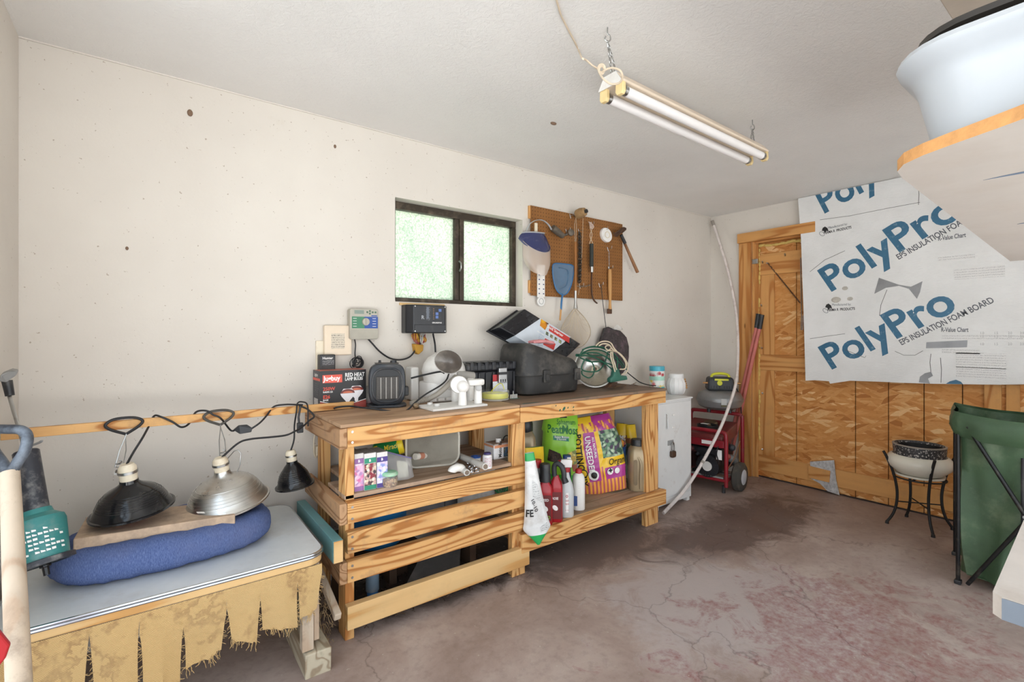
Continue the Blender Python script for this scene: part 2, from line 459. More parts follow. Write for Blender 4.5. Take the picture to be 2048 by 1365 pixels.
def mat_glass():
    t = NT('obscure_glass')
    n = t.n; n.remove(t.b)
    out = [x for x in n if x.type == 'OUTPUT_MATERIAL'][0]
    v = t.mapping()
    vo = t.node('TexVoronoi'); vo.inputs['Scale'].default_value = 100; t.link(v, vo.inputs['Vector'])
    blotch = t.noise(t.mapping((1.6, 1, .8)), 2.2, 3)
    colr = t.ramp(blotch, [(.32, rgb(208, 218, 202)), (.52, rgb(228, 230, 216)), (.7, rgb(244, 242, 230))])
    colr = t.mix(t.ramp(vo.outputs['Distance'], [(.2, BW[0]), (.8, (.75, .75, .75, 1))]), colr, rgb(164, 178, 162))
    tr = t.node('BsdfTranslucent'); t.link(colr, tr.inputs['Color'])
    tp = t.node('BsdfTransparent'); t.link(colr, tp.inputs['Color'])
    gl = t.node('BsdfGlossy'); gl.inputs['Roughness'].default_value = .15
    bu = t.node('Bump'); bu.inputs['Strength'].default_value = .6; bu.inputs['Distance'].default_value = .004
    t.link(vo.outputs['Distance'], bu.inputs['Height']); t.link(bu.outputs[0], gl.inputs['Normal']); t.link(bu.outputs[0], tr.inputs['Normal'])
    m1 = t.node('MixShader'); m1.inputs[0].default_value = .12; t.link(tr.outputs[0], m1.inputs[1]); t.link(tp.outputs[0], m1.inputs[2])
    m2 = t.node('MixShader'); m2.inputs[0].default_value = .06; t.link(m1.outputs[0], m2.inputs[1]); t.link(gl.outputs[0], m2.inputs[2])
    t.link(m2.outputs[0], out.inputs[0])
    return t.mat
def mat_clear(name, tint=(240, 243, 244), a=.25, rough=.12):
    """thin clear plastic"""
    if name in _m: return _m[name]
    t = NT(name); t.set(rough, 0, .5); t.b.inputs['Alpha'].default_value = a
    t.b.inputs['Base Color'].default_value = rgb(*tint); _m[name] = t.mat; return t.mat
def mat_foam():
    t = NT('foil_faced_foam'); t.set(.42, 0, .5)
    v = t.mapping()
    base = t.ramp(t.noise(v, 2.5, 5), [(.3, rgb(228, 227, 224)), (.7, rgb(246, 245, 243))])
    w = t.noise(t.mapping((3, 3, 40)), 4, 5, .7)
    base = t.mix(t.ramp(w, [(.62, BW[0]), (.8, (.35, .35, .35, 1))]), base, rgb(160, 156, 152))
    t.col(base); t.bump(t.noise(t.mapping((10, 12, 42)), 2.5, 6, .7), .8, .008)
    return t.mat
def mat_peg():
    t = NT('pegboard_brown'); t.set(.6, 0, .3)
    sx = t.node('SeparateXYZ'); t.link(t.tc.outputs['Object'], sx.inputs[0])
    p = .0254
    a = t.math('SUBTRACT', t.math('FRACT', t.math('DIVIDE', sx.outputs[0], p)), .5)
    b = t.math('SUBTRACT', t.math('FRACT', t.math('DIVIDE', sx.outputs[2], p)), .5)
    d = t.math('SQRT', t.math('ADD', t.math('MULTIPLY', a, a), t.math('MULTIPLY', b, b)))
    base = t.ramp(t.noise(t.mapping(), 5, 6), [(.3, rgb(128, 84, 42)), (.7, rgb(150, 102, 56))])
    t.col(t.mix(t.math('LESS_THAN', d, .13), base, rgb(64, 40, 20)))
    return t.mat
def mat_burlap():
    t = NT('burlap'); t.set(.9, 0, .1)
    v = t.mapping((1, 1, 1))
    sx = t.node('SeparateXYZ'); t.link(v, sx.inputs[0])
    j = t.noise(v, 40, 3)
    a = t.math('SINE', t.math('MULTIPLY_ADD', sx.outputs[0], 1300, t.math('MULTIPLY', j, 8)))
    b = t.math('SINE', t.math('MULTIPLY_ADD', sx.outputs[2], 1300, t.math('MULTIPLY', j, 8)))
    w = t.math('MULTIPLY', a, b)
    base = t.ramp(t.math('MULTIPLY_ADD', w, .5, .5), [(0, rgb(170, 132, 80)), (.5, rgb(204, 168, 114)), (1, rgb(222, 192, 142))])
    st = t.noise(t.mapping((1, 1, 1)), 5, 5, .7)
    base = t.mix(t.ramp(st, [(.55, BW[0]), (.615, (.55, .55, .55, 1)), (.63, (.0, .0, .0, 1))]), base, rgb(130, 94, 64))
    base = t.mix(t.ramp(t.noise(v, 3.2, 3), [(.45, BW[0]), (.7, (.5, .5, .5, 1))]), base, rgb(202, 172, 124))
    t.col(base); t.bump(w, .5, .0015)
    return t.mat
def mat_denim():
    t = NT('denim_blue'); t.set(.9, 0, .1)
    v = t.mapping((260, 26, 26))
    f = t.noise(v, 4, 4, .7)
    base = t.ramp(f, [(.3, rgb(58, 72, 112)), (.55, rgb(90, 106, 150)), (.8, rgb(134, 146, 180))])
    base = t.mix(t.ramp(t.noise(t.mapping(), 6, 5), [(.5, BW[0]), (.8, (.4, .4, .4, 1))]), base, rgb(104, 102, 122))
    t.col(base); t.bump(f, .3, .002)
    return t.mat
def mat_galv():
    t = NT('galvanised_sheet'); t.set(.42, .15, .5)
    v = t.mapping()
    base = t.ramp(t.noise(v, 4, 6, .65), [(.3, rgb(208, 213, 214)), (.7, rgb(228, 231, 231))])
    base = t.mix(t.ramp(t.noise(v, 7, 6, .7), [(.52, BW[0]), (.8, (.5, .5, .5, 1))]), base, rgb(188, 180, 166))
    t.col(base)
    t.link(t.ramp(t.noise(v, 5, 5), [(.3, (.3,) * 3 + (1,)), (.7, (.62,) * 3 + (1,))]), t.b.inputs['Roughness'])
    return t.mat
def mat_alu(name='spun_aluminium', c=(205, 203, 198), rough=.28):
    if name in _m: return _m[name]
    t = NT(name); t.set(rough, 1.0)
    f = t.noise(t.mapping((3, 3, 60)), 3, 5, .7)
    cc = rgb(*c)
    t.col(t.ramp(f, [(.3, mul(cc, .8)), (.7, cc)]))
    t.link(t.ramp(t.noise(t.mapping(), 8, 5), [(.3, (rough * .8,) * 3 + (1,)), (.7, (rough * 1.6,) * 3 + (1,))]), t.b.inputs['Roughness'])
    _m[name] = t.mat; return t.mat

pine = dict(light=(224, 174, 112), dark=(172, 112, 56))
PX = WOOD('pine_along_x', axis='x', **pine); PY = WOOD('pine_along_y', axis='y', **pine); PZ = WOOD('pine_along_z', axis='z', **pine)
GX = WOOD('grey_weathered_pine_y', (186, 146, 108), (140, 98, 62), 'y', dirt=.4)
LX = WOOD('fresh_pine_x', (226, 188, 132), (198, 148, 88), 'x', freq=14, dirt=.1)
DZ = WOOD('door_pine_z', (214, 158, 94), (178, 116, 58), 'z', freq=18, dirt=.12)
DY = WOOD('door_pine_y', (214, 158, 94), (178, 116, 58), 'y', freq=18, dirt=.12)
OLDZ = WOOD('old_handle_wood', (200, 182, 160), (178, 154, 130), 'z', freq=12, dirt=.45, knots=False)
HANDZ = WOOD('handle_wood', (200, 150, 92), (150, 98, 50), 'z', freq=10, dirt=.1, knots=False)
SHELFW = WOOD('dusty_shelf_wood', (178, 152, 128), (148, 120, 96), 'x', freq=18, dirt=.5, dirtc=(140, 122, 106))
TOPW = WOOD('worn_bench_top', (182, 148, 116), (156, 122, 92), 'x', freq=16, dirt=.5, dirtc=(136, 116, 98))
DARKTOP = WOOD('grey_stained_bench_top', (138, 112, 92), (114, 92, 76), 'x', freq=12, dirt=.5, dirtc=(82, 84, 74))
DARKGRAIN = None
BLK = M('black_plastic', (34, 35, 38), .42, var=.2, dirt=((96, 92, 86), .25, 6))
BLKG = M('gloss_black', (22, 22, 24), .14, var=.2, dirt=((84, 80, 74), .18, 9))
BLKM = M('black_metal', (30, 30, 31), .38, .4, dirt=((92, 84, 74), .2, 12))
WHT = M('white_plastic', (232, 229, 224), .35, var=.03, dirt=((196, 184, 168), .2, 5))
CREAM = M('cream_plastic', (226, 214, 190), .45, var=.05, dirt=((170, 140, 104), .22, 7))
GREYP = M('grey_plastic', (150, 150, 148), .45)
RED = M('red_plastic', (176, 36, 42), .35, dirt=((120, 40, 40), .2, 6))
STEEL = M('zinc_steel', (176, 176, 174), .3, 1.0, dirt=((120, 110, 98), .25, 30))
RUST = M('rusty_steel', (92, 72, 60), .6, .6, var=.3, dirt=((120, 76, 46), .4, 30))
ALU = mat_alu()
CORD = M('black_cord', (28, 28, 30), .5)
WHTM = M('white_enamel', (222, 222, 220), .4, var=.03, dirt=((176, 160, 142), .02, 12))
INKB = M('black_ink', (26, 26, 28), .5, var=.02)
INKW = M('white_ink', (240, 238, 234), .5, var=.02)
TWINE = M('cotton_twine', (206, 190, 164), .8)

# ================================================================ setting
def struct(name, mb, mat, parent=None, **kw):
    return obj(name, mb, mat, parent, kind=None if parent else 'structure', **kw)
fx0, fx1, fy0, fy1 = XL - .1, XB + .2, YF - .1, YW + .1
floor_c = ((fx0 + fx1) / 2, (fy0 + fy1) / 2)
def slab(nx, ny, fn):
    return MB().grid(fn, nx, ny)
m_ = MB().box(fx0, fx1, fy0, fy1, -.12, 0)
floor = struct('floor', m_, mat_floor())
gr = M('outside_gravel', (198, 199, 198), .9, var=.2, scale=3)
struct('ground', MB().box(-14, 14, -14, 14, -.3, -.13), gr)
WALL = mat_wall()
WX0, WX1, WZ0, WZ1 = 1.143, 2.078, 1.502, 2.106
m_ = MB()
m_.box(XL - .15, WX0, YW, YW + .16, 0, ZC + .1).box(WX1, XB + .2, YW, YW + .16, 0, ZC + .1)
m_.box(WX0, WX1, YW, YW + .16, 0, WZ0).box(WX0, WX1, YW, YW + .16, WZ1, ZC + .1)
wall_back = struct('wall_back', m_, WALL)
DY0, DY1, DZT = -.40, 2.235, 2.165          # doorway in the end wall
m_ = MB().box(XB, XB + .16, DY1, YW, 0, ZC + .1).box(XB, XB + .16, YF - .1, DY1, DZT, ZC + .1).box(XB, XB + .16, YF - .1, DY0, 0, DZT)
struct('wall_right', m_, WALL)
m_ = MB().box(XL - .15, XL, 1.78, YW, 0, ZC + .1).box(XL - .15, XL, YF, 1.78, 2.3, ZC + .1)
struct('wall_left', m_, WALL)
m_ = MB().box(3.45, XB + .2, YF - .12, YF, 0, ZC + .1).box(XL - .15, 3.45, YF - .12, YF, 2.34, ZC + .1)  # unseen wall, opened wide so daylight fills the room
struct('wall_front', m_, WALL)
m_ = MB().box(XL - .3, XB + .3, YF - .3, YW + .3, ZC, ZC + .14)
struct('ceiling', m_, mat_ceiling())
# thin lining strip along the top of the left end of the long wall and corner bead
m_ = MB().bar((XL, YW - .003, ZC - .003), (XB, YW - .003, ZC - .003), .006, .006)
struct('trim_1', m_, WALL)

# ---------------- window
BRZ = M('bronze_aluminium', (62, 52, 42), .45, .3, dirt=((120, 106, 88), .3, 14))
win = thing('window_1', None, None, (1.6, 2.74, WZ0), kind='structure')
yf = 2.735
def wbox(name, x0, x1, z0, z1, y0=yf, y1=yf + .04, mat=BRZ, par=None, bev=.003):
    return obj(name, MB().box(x0, x1, y0, y1, z0, z1), mat, par or win, bevel=bev)
wbox('window_frame', WX0, WX1, WZ1 - .045, WZ1, yf - .02)
wbox('window_frame', WX0, WX1, WZ0, WZ0 + .03, yf - .02)
wbox('window_frame', WX0, WX0 + .03, WZ0 + .03, WZ1 - .045, yf - .015)
wbox('window_frame', WX1 - .035, WX1, WZ0 + .03, WZ1 - .045, yf - .02)
wbox('window_stile', 1.588, 1.618, WZ0 + .03, WZ1 - .045, yf - .012)
wbox('window_stile', 1.618, 1.650, WZ0 + .03, WZ1 - .045, yf - .022, yf + .03)
GL = mat_glass()
wbox('window_pane', WX0 + .03, 1.588, WZ0 + .03, WZ1 - .045, yf + .015, yf + .019, GL, bev=0)
wbox('window_pane', 1.65, WX1 - .035, WZ0 + .03, WZ1 - .045, yf + .012, yf + .016, GL, bev=0)
hd = obj('window_latch', MB().tube([(1.61, yf - .03, 1.72), (1.612, yf - .045, 1.74), (1.612, yf - .045, 1.77), (1.607, yf - .03, 1.785)], .006, 8), STEEL, win, smooth=True)
m_ = MB().box(1.165, 1.46, YW - .012, YW, WZ0 - .02, WZ0 - .006)
obj('wood_sliver', m_, LX, label='thin bare wood strip on the wall right under the window', cat='wood strip', bevel=.002)
struct('trim_2', MB().box(WX0 - .002, WX0, YW, YW + .09, WZ0, WZ1), WALL)

# ---------------- the wide strand-board door in the end wall
xo = 4.50
door = thing('door_1', None, None, (xo, 1.2, 0), kind='structure')
OSB = mat_osb()
def yat(u, x=xo): return atx(u, 700, x).y
seams = [DY1 - .03, yat(1593), yat(1711), yat(1777), yat(1848), yat(1925), .62, .25, DY0 + .02]
for a, b in zip(seams[:-1], seams[1:]):
    obj('osb_panel', MB().box(xo, xo + .015, b + .003, a - .003, .012, DZT - .02), OSB, door)
obj('backing', MB().box(xo + .015, xo + .02, DY0 + .02, DY1 - .03, .012, DZT - .02), M('dark_backing', (40, 28, 20), .9), door)
ys0 = yat(1516, xo - .02); ys1 = yat(1548, xo - .02)
bx = lambda n, y0, y1, z0, z1, m: obj(n, MB().box(xo - .02, xo - .001, min(y0, y1), max(y0, y1), z0, z1), m, door, bevel=.002)
bx('rail', ys0, .0, 1.85, 2.04, DY)
bx('rail', ys0, .0, .985, 1.125, DY)
bx('rail', ys0, DY0 + .03, .07, .208, DY)
bx('stile', ys0, ys1, 1.126, 1.849, DZ)
bx('stile', ys0, ys1, .209, .984, DZ)
bx('stile', yat(1968, xo - .02), yat(2003, xo - .02), .209, .984, DZ)
bx('stile', yat(2012, xo - .02), yat(2040, xo - .02), .209, .984, DZ)
obj('leak_strip', MB().box(xo - .0, xo + .05, DY0, DY1 - .03, -.01, .014), M('dark_leak_strip', (60, 46, 38), .9), door)  # strip added to stop light leaking in under the door
obj('head_filler', MB().box(xo - .002, xo + .06, DY0, DY1, DZT - .03, DZT), DY, door)
# bolts poking through the stile
for (u, v) in ((1523, 613), (1524, 698), (1525, 788), (1525, 900), (1525, 527), (1570, 512)):
    p = atx(u, v, xo - .02)
    obj('bolt', MB().cyl(p + V3(.004, 0, 0), p + V3(-.03, -.012, .012), .006, n=8), STEEL, door, smooth=True)
# casing and jamb
trim = thing('trim_3', None, None, (4.44, 2.29, 0), kind='structure')
def tb(n, x0, x1, y0, y1, z0, z1, m): return obj(n, MB().box(x0, x1, y0, y1, z0, z1), m, trim, bevel=.003)
tb('casing_upright', 4.425, XB, 2.233, 2.345, 0, 2.158, DZ)
p = [(4.425, 2.345, 2.158), (4.425, 2.24, 2.158), (4.425, 1.685, 2.158), (4.425, 1.685, 2.245), (4.425, 2.345, 2.245)]
obj('casing_head', MB().prism([(4.395, y, z) for (_, y, z) in p], (XB - 4.395, 0, 0)), DY, trim, bevel=.003)
tb('jamb', XB + .001, 4.56, DY1 - .022, DY1 - .001, 0, DZT, DZ)
tb('jamb_head', XB + .001, 4.56, .9, DY1 - .022, DZT - .022, DZT - .001, DY)
tb('stop', XB + .012, xo - .021, DY1 - .05, DY1 - .022, 0, DZT - .022, DZ)
# expanding-foam beads round the door
FOAMB = M('expanding_foam', (214, 182, 104), .8, var=.15, bump=.4, bscale=60)
m_ = MB(); k = 0
zs = 2.10
for i in range(46):
    z = 2.08 - i * .042
    if i in (8, 9, 10, 17, 30, 36): continue
    if z < .35: break
    m_.ball((xo - .018, DY1 - .052 + random.uniform(-.006, .004), z), random.uniform(.007, .013), 8, 5, sc=(1, 1, 2.4))
obj('foam_bead', m_, FOAMB, trim, smooth=True)
m_ = MB()
for i in range(16):
    m_.ball((xo - .012, DY1 - .06 - i * .028, 2.122 + random.uniform(-.008, .006)), random.uniform(.009, .015), 8, 5, sc=(1, 2.2, 1))
obj('foam_bead', m_, FOAMB, trim, smooth=True)
# hinge
hp = atx(1506, 524, 4.46)
obj('hinge', MB().box(XB - .004, 4.475, DY1 - .055, DY1 + .006, hp.z - .022, hp.z + .022), STEEL, trim, bevel=.003)
# safety chain across the upper panel
def chain(pts, link=.022, r=.0022, mb=None, w=.42):
    mb = mb or MB(); pts = [Vector(p) for p in pts]
    L = sum((b - a).length for a, b in zip(pts[:-1], pts[1:])); n = max(2, int(L / (link * .78)))
    def at(s):
        for a, b in zip(pts[:-1], pts[1:]):
            d = (b - a).length
            if s <= d: return a + (b - a) * (s / max(d, 1e-9)), (b - a).normalized()
            s -= d
        return pts[-1], (pts[-1] - pts[-2]).normalized()
    for i in range(n):
        p, d = at(L * (i + .5) / n)
        side = d.cross(Vector((.3, .9, .2))).normalized(); side2 = d.cross(side)
        s_ = side if i % 2 else side2
        ring = [p + d * (math.cos(a) * link * .5) + s_ * (math.sin(a) * link * w * .5) for a in [2 * PI * j / 8 for j in range(8)]]
        mb.tube(ring, r, 5, closed=True)
    return mb
a = atx(1536, 527, xo - .022); b = atx(1600, 606, xo - .022)
ch = obj('door_chain', chain([a, b], .024, .0025), RUST, label='thin rusty chain slanting across the upper strand-board panel', cat='chain', smooth=True)
obj('screw_eye', MB().cyl(a + V3(.02, 0, 0), a + V3(-.02, .0, .0), .006, n=8), STEEL, ch, smooth=True)
a = atx(1601, 516, xo - .024); b = atx(1603, 632, xo - .024); c_ = atx(1602, 660, xo - .024)
m_ = MB().tube([a, b, c_], .0035, 6).tube([c_, c_ + V3(0, -.012, 0), b + V3(0, -.012, .0)], .0035, 6)
obj('hanging_wire', m_, STEEL, label='bent silver wire hanging down beside the foam board edge', cat='wire', smooth=True)
# ================================================================ workbench
bench = thing('workbench', 'long pine workbench with slatted left half under the window', 'workbench', (1.76, 2.3, 0))
def bb(n, x0, x1, y0, y1, z0, z1, m, bev=.003, **kw): return obj(n, MB().box(x0, x1, y0, y1, z0, z1), m, bench, bevel=bev, **kw)
bb('top_board', .640, 1.589, 2.04, 2.60, .919, .934, TOPW)
bb('top_board', 1.590, 2.87, 2.03, 2.60, .921, .937, DARKTOP)
bb('fascia', .670, 1.588, 2.04, 2.078, .835, .918, PX)
bb('fascia', 1.590, 2.865, 2.035, 2.073, .838, .920, PX)
for z0, z1, m in ((.512, .601, PX), (.385, .475, PX), (.263, .353, PX), (.062, .162, LX)):
    s_ = bb('slat', .670, 1.655, 2.04, 2.078, z0, z1, m)
    for zz in (z0 + .02, z1 - .02):
        if m is LX: continue
        obj('screw', MB().cyl((.69, 2.0405, zz), (.69, 2.038, zz), .0055, n=10), STEEL, s_)
for zz in (.855, .90): obj('screw', MB().cyl((.69, 2.0405, zz), (.69, 2.038, zz), .0055, n=10), STEEL, bench)
bb('post', .672, .712, 2.079, 2.168, .0, .835, PZ)
bb('post', 1.565, 1.655, 2.079, 2.118, .0, .838, PZ)
bb('post', 2.705, 2.84, 2.079, 2.117, .0, .838, PZ)
bb('post', .70, .748, 2.54, 2.60, .0, .918, PZ)
bb('post', 1.61, 1.70, 2.55, 2.595, .0, .919, PZ)
bb('post', 2.78, 2.87, 2.50, 2.54, .0, .92, PZ)
for z0, z1 in ((.83, .918), (.512, .601), (.263, .353)):
    bb('end_board', .637, .669, 2.04, 2.60, z0, z1, GX)
bb('shelf_board', .670, 1.56, 2.079, 2.32, .603, .622, SHELFW)
bb('shelf_board', .750, 1.60, 2.322, 2.60, .603, .622, SHELFW)
bb('lower_rail', 1.60, 2.87, 2.035, 2.073, .135, .235, PX)
for i in range(4): bb('lower_shelf_board', 1.66, 2.87, 2.075 + i * .118, 2.19 + i * .118, .215, .233, SHELFW)
bb('cross_bearer', 1.66, 1.70, 2.12, 2.55, .13, .214, GX)
GRP = M('green_paint', (44, 92, 70), .5)
m_ = MB()
for (u, v, r) in ((1128, 818, .010), (1120, 821, .006), (1136, 816, .005), (1147, 815, .005), (1147, 821, .004), (1112, 812, .004)):
    p = aty(u, v, 2.0345); m_.lathe([(0, 0), (r, 0), (r * .8, .0008), (0, .0012)], p, (0, -1, 0), 9, sx=1.4, sy=.8)
obj('paint_splash', m_, GRP, bench, kind='stuff')
m_ = MB().prism([(1.60, 2.033, .9372), (1.72, 2.033, .9372), (1.71, 2.05, .9372), (1.62, 2.055, .9372)], (0, 0, .0006)).prism([(1.86, 2.031, .9372), (2.12, 2.031, .9372), (2.1, 2.045, .9372), (1.9, 2.04, .9372)], (0, 0, .0006))
obj('paint_splash', m_, M('dark_green_paint', (38, 70, 62), .5), bench, kind='stuff')

# wood strip the heat lamps hang from
ra, rb = V3(-.395, 2.325, .975), V3(.84, 2.47, .952)
rod = obj('hanging_strip', MB().bar(ra, rb, .019, .034), PX, bevel=.002, label='long thin pine strip spanning from the corner to the bench', cat='wood strip')
def onrod(u, dz=0):
    lo, hi = 0.0, 1.0
    for _ in range(30):
        mid = (lo + hi) / 2; p = ra.lerp(rb, mid); t = p.x * VX + p.y * VY
        if CX + F * (p.x * RX + p.y * RY) / t < u: lo = mid
        else: hi = mid
    return ra.lerp(rb, (lo + hi) / 2) + V3(0, 0, dz)

# ================================================================ metal-topped table with burlap skirt
ZT = .47
table = thing('low_table', 'low table with galvanised metal top and ragged burlap skirt', 'table', (.1, 2.25, .09))
tx0, tx1, ty0, ty1 = -.37, .555, 1.94, 2.60
top = [(x, y, ZT - .004) for x, y in rrect(tx1 - tx0, ty1 - ty0, .07, 6, (tx0 + tx1) / 2, (ty0 + ty1) / 2)]
obj('metal_top', MB().prism(top, (0, 0, .004)), mat_galv(), table)
edge = M('aluminium_edging', (196, 200, 204), .25, 1.0)
m_ = MB().tube([(x, y, ZT - .004) for x, y, z in top], .0055, 8, closed=True).tube([(x, y, ZT - .014) for x, y, z in top], .0055, 8, closed=True)
obj('edge_trim', m_, edge, table, smooth=True)
ap = [(x, y, ZT - .045) for x, y in rrect(tx1 - tx0 - .006, ty1 - ty0 - .006, .065, 6, (tx0 + tx1) / 2, (ty0 + ty1) / 2)]
obj('wood_rim', MB().prism(ap, (0, 0, .034)), LX, table)
for lx, ly in ((.47, 1.975), (-.33, 1.975), (.47, 2.55), (-.33, 2.55)):
    obj('leg', MB().box(lx, lx + .042, ly - .02, ly + .02, .094, ZT - .045), OLDZ, table, bevel=.002)
obj('leg_cleat', MB().box(.515, .535, 1.965, 2.0, .12, ZT - .05), OLDZ, table, bevel=.002)
BUR = mat_burlap()
def burlap(u0, u1, vb0, vb1, n=10, curl=0., ragged=.012, y=1.936, cut=.3, gap=.02):
    """strip between picture columns u0..u1, hem from vb0 to vb1"""
    x0, x1 = aty(u0, 1200, y).x, aty(u1, 1200, y).x
    zt = ZT - .044
    zb0, zb1 = aty(u0, vb0, y).z, aty(u1, vb1, y).z
    def fn(a, b):
        x = x0 + (x1 - x0) * a; zb = zb0 + (zb1 - zb0) * a + ragged * noise.noise(V3(a * 7, x * 9, 2)) 
        zb = max(zb, .03)
        z = zt + (zb - zt) * b
        w = b * b
        g = max(0, b - cut) / (1 - cut)
        x += w * .008 * math.sin(a * 3 + x * 40) - g ** .6 * (a - .5) * gap
        yy = y + .012 * noise.noise(V3(x * 14, z * 6, 1)) * b + curl * w * (.5 - abs(a - .5)) - .006 * b
        return (x, yy, z)
    m = MB().grid(fn, n, 14)
    k = len(m.v); nf = len(m.f)
    m.v += [p + V3(0, .0022, 0) for p in m.v]
    m.f += [[i + k for i in f][::-1] for f in m.f[:nf]]; m.m += [0] * nf
    for i in range(n * 2 + 2):                                # frayed threads at the hem
        a = random.random(); p = Vector(fn(a, 1)); q = p + V3(random.uniform(-.012, .012), random.uniform(-.008, .004), -random.uniform(.006, .03))
        q.z = max(q.z, .012); m.tube([p + V3(0, 0, .004), (p + q) / 2 + V3(random.uniform(-.004, .004), 0, 0), q], .0008, 4)
    for e in (0, 1):
        for i in range(14):
            b = .25 + .75 * random.random(); p = Vector(fn(e, b)); d = 1 if e else -1
            m.tube([p, p + V3(d * random.uniform(.004, .013), random.uniform(-.004, .002), -random.uniform(.0, .01))], .0007, 4)
    return obj('burlap_strip', m, BUR, table, smooth=True)
burlap(-40, 58, 1400, 1400); burlap(58, 178, 1430, 1405, curl=-.01, cut=.15); burlap(178, 279, 1398, 1380, curl=-.012, cut=.12)
burlap(279, 368, 1372, 1362, curl=-.02, gap=.03); burlap(368, 453, 1340, 1296, curl=.01, cut=.45); burlap(453, 520, 1282, 1284, curl=-.012, cut=.4)
burlap(520, 594, 1262, 1254, cut=.35, gap=.012); burlap(594, 644, 1240, 1212, n=8, cut=.25, gap=.03)

# things on the low table
bed = thing('pet_bed', 'round blue denim bolster bed on the metal table', 'pet bed', (.07, 2.27, ZT))
cb = [(-.215, 2.27), (-.19, 2.16), (-.09, 2.115), (.06, 2.105), (.22, 2.12), (.33, 2.17), (.355, 2.27), (.30, 2.37), (.18, 2.42), (.03, 2.425), (-.12, 2.40)]
ring = catmull([(x + .0, y + .03, ZT + .062) for x, y in cb], 6, True)
rad = [.063 + .004 * noise.noise(V3(i * .31, 0, 0)) + .002 * math.sin(i * 2.4) for i in range(len(ring))]
m_ = MB().tube(ring, rad, 18, closed=True, flat=.97)
for p in m_.v: p += V3(.003 * noise.noise(p * 30), .004 * noise.noise(p * 26 + V3(5, 0, 0)), .006 * noise.noise(p * 16))
for p in m_.v: p.z = max(p.z, ZT + .002)
obj('bolster', m_, mat_denim(), bed, smooth=True, angle=80)
obj('cushion', MB().prism([(x * .86 + .01, (y - 2.27) * .86 + 2.29, ZT + .004) for x, y in cb], (0, 0, .06)), M('denim_dark', (48, 58, 92), .9), bed, bevel=.01)
PB = M('particle_board', (190, 164, 138), .85, var=.14, scale=30, dirt=((138, 120, 106), .5, 14), bump=.3)
q = [(-.20, 2.165), (-.185, 2.40), (.285, 2.315), (.265, 2.09)]
zb = ZT + .122
q = [(-.20, 2.165), (-.185, 2.40), (.285, 2.335), (.268, 2.13)]
obj('board_slab', MB().prism([(x, y, zb - (.012 if x > 0 else 0)) for x, y in q], (0, 0, .038)), PB, bevel=.004, label='dusty tan fibreboard slab lying across the blue bed', cat='board')

# ---------------- heat lamps
def shade_profile(R, h, neck, rim=.006):
    return [(neck, h), (neck * 1.06, h * .90), (neck * 1.45, h * .82), (R * .58, h * .68), (R * .78, h * .47), (R * .91, h * .20), (R, .004), (R + rim, 0), (R + rim, .004 - .006), (R - .004, -.001), (R * .89, h * .19), (R * .76, h * .45), (R * .56, h * .66), (neck * 1.2, h * .79), (neck * .6, h * .85)]
def heat_lamp(name, label, c, R, h, neck, mat, tilt=(0, 0), bulb=None, ridges=0, sock=.06):
    rot = Euler((tilt[0], tilt[1], 0))
    t = thing(name, label, 'heat lamp', c, rot, local=True)
    pr = shade_profile(R, h, neck)
    m = MB().lathe(pr, n=40)
    obj('lamp_shade', m, mat, t, smooth=True)
    m = MB().lathe([(R + .001, -.004), (R + .0075, -.003), (R + .0075, .003), (R + .001, .004)], n=40); obj('shade_rim', m, mat, t, smooth=True)
    if ridges:
        mm = MB()
        for i in range(ridges):
            f = .25 + .42 * i / ridges; r = R * (.93 - .55 * f * f * 1.25); z = h * (.06 + f * .95)
            # ring lies on the shade profile
            for (r0, z0), (r1, z1) in zip(pr[:7][::-1][:-1], pr[:7][::-1][1:]):
                if z0 <= h * f <= z1: r = r0 + (r1 - r0) * (h * f - z0) / (z1 - z0); z = h * f
            mm.torus((0, 0, z), r, .0016, n=36, m=6)
        obj('shade_ridges', mm, mat, t, smooth=True)
    s = obj('socket', MB().lathe([(neck * .95, h - .004), (neck * 1.02, h + sock * .55), (neck * .98, h + sock * .8), (neck * .7, h + sock), (0, h + sock)], n=24), CREAM, t, smooth=True)
    obj('socket_band', MB().lathe([(neck * 1.04, h + sock * .42), (neck * 1.1, h + sock * .42), (neck * 1.1, h + sock * .58), (neck * 1.04, h + sock * .58)], n=24), STEEL, t, smooth=True)
    if bulb: obj('bulb', MB().lathe([(.0, -.040), (.03, -.037), (.056, -.024), (.062, .0), (.035, .07), (.017, h * .75)], n=24), bulb, t, smooth=True)
    return t
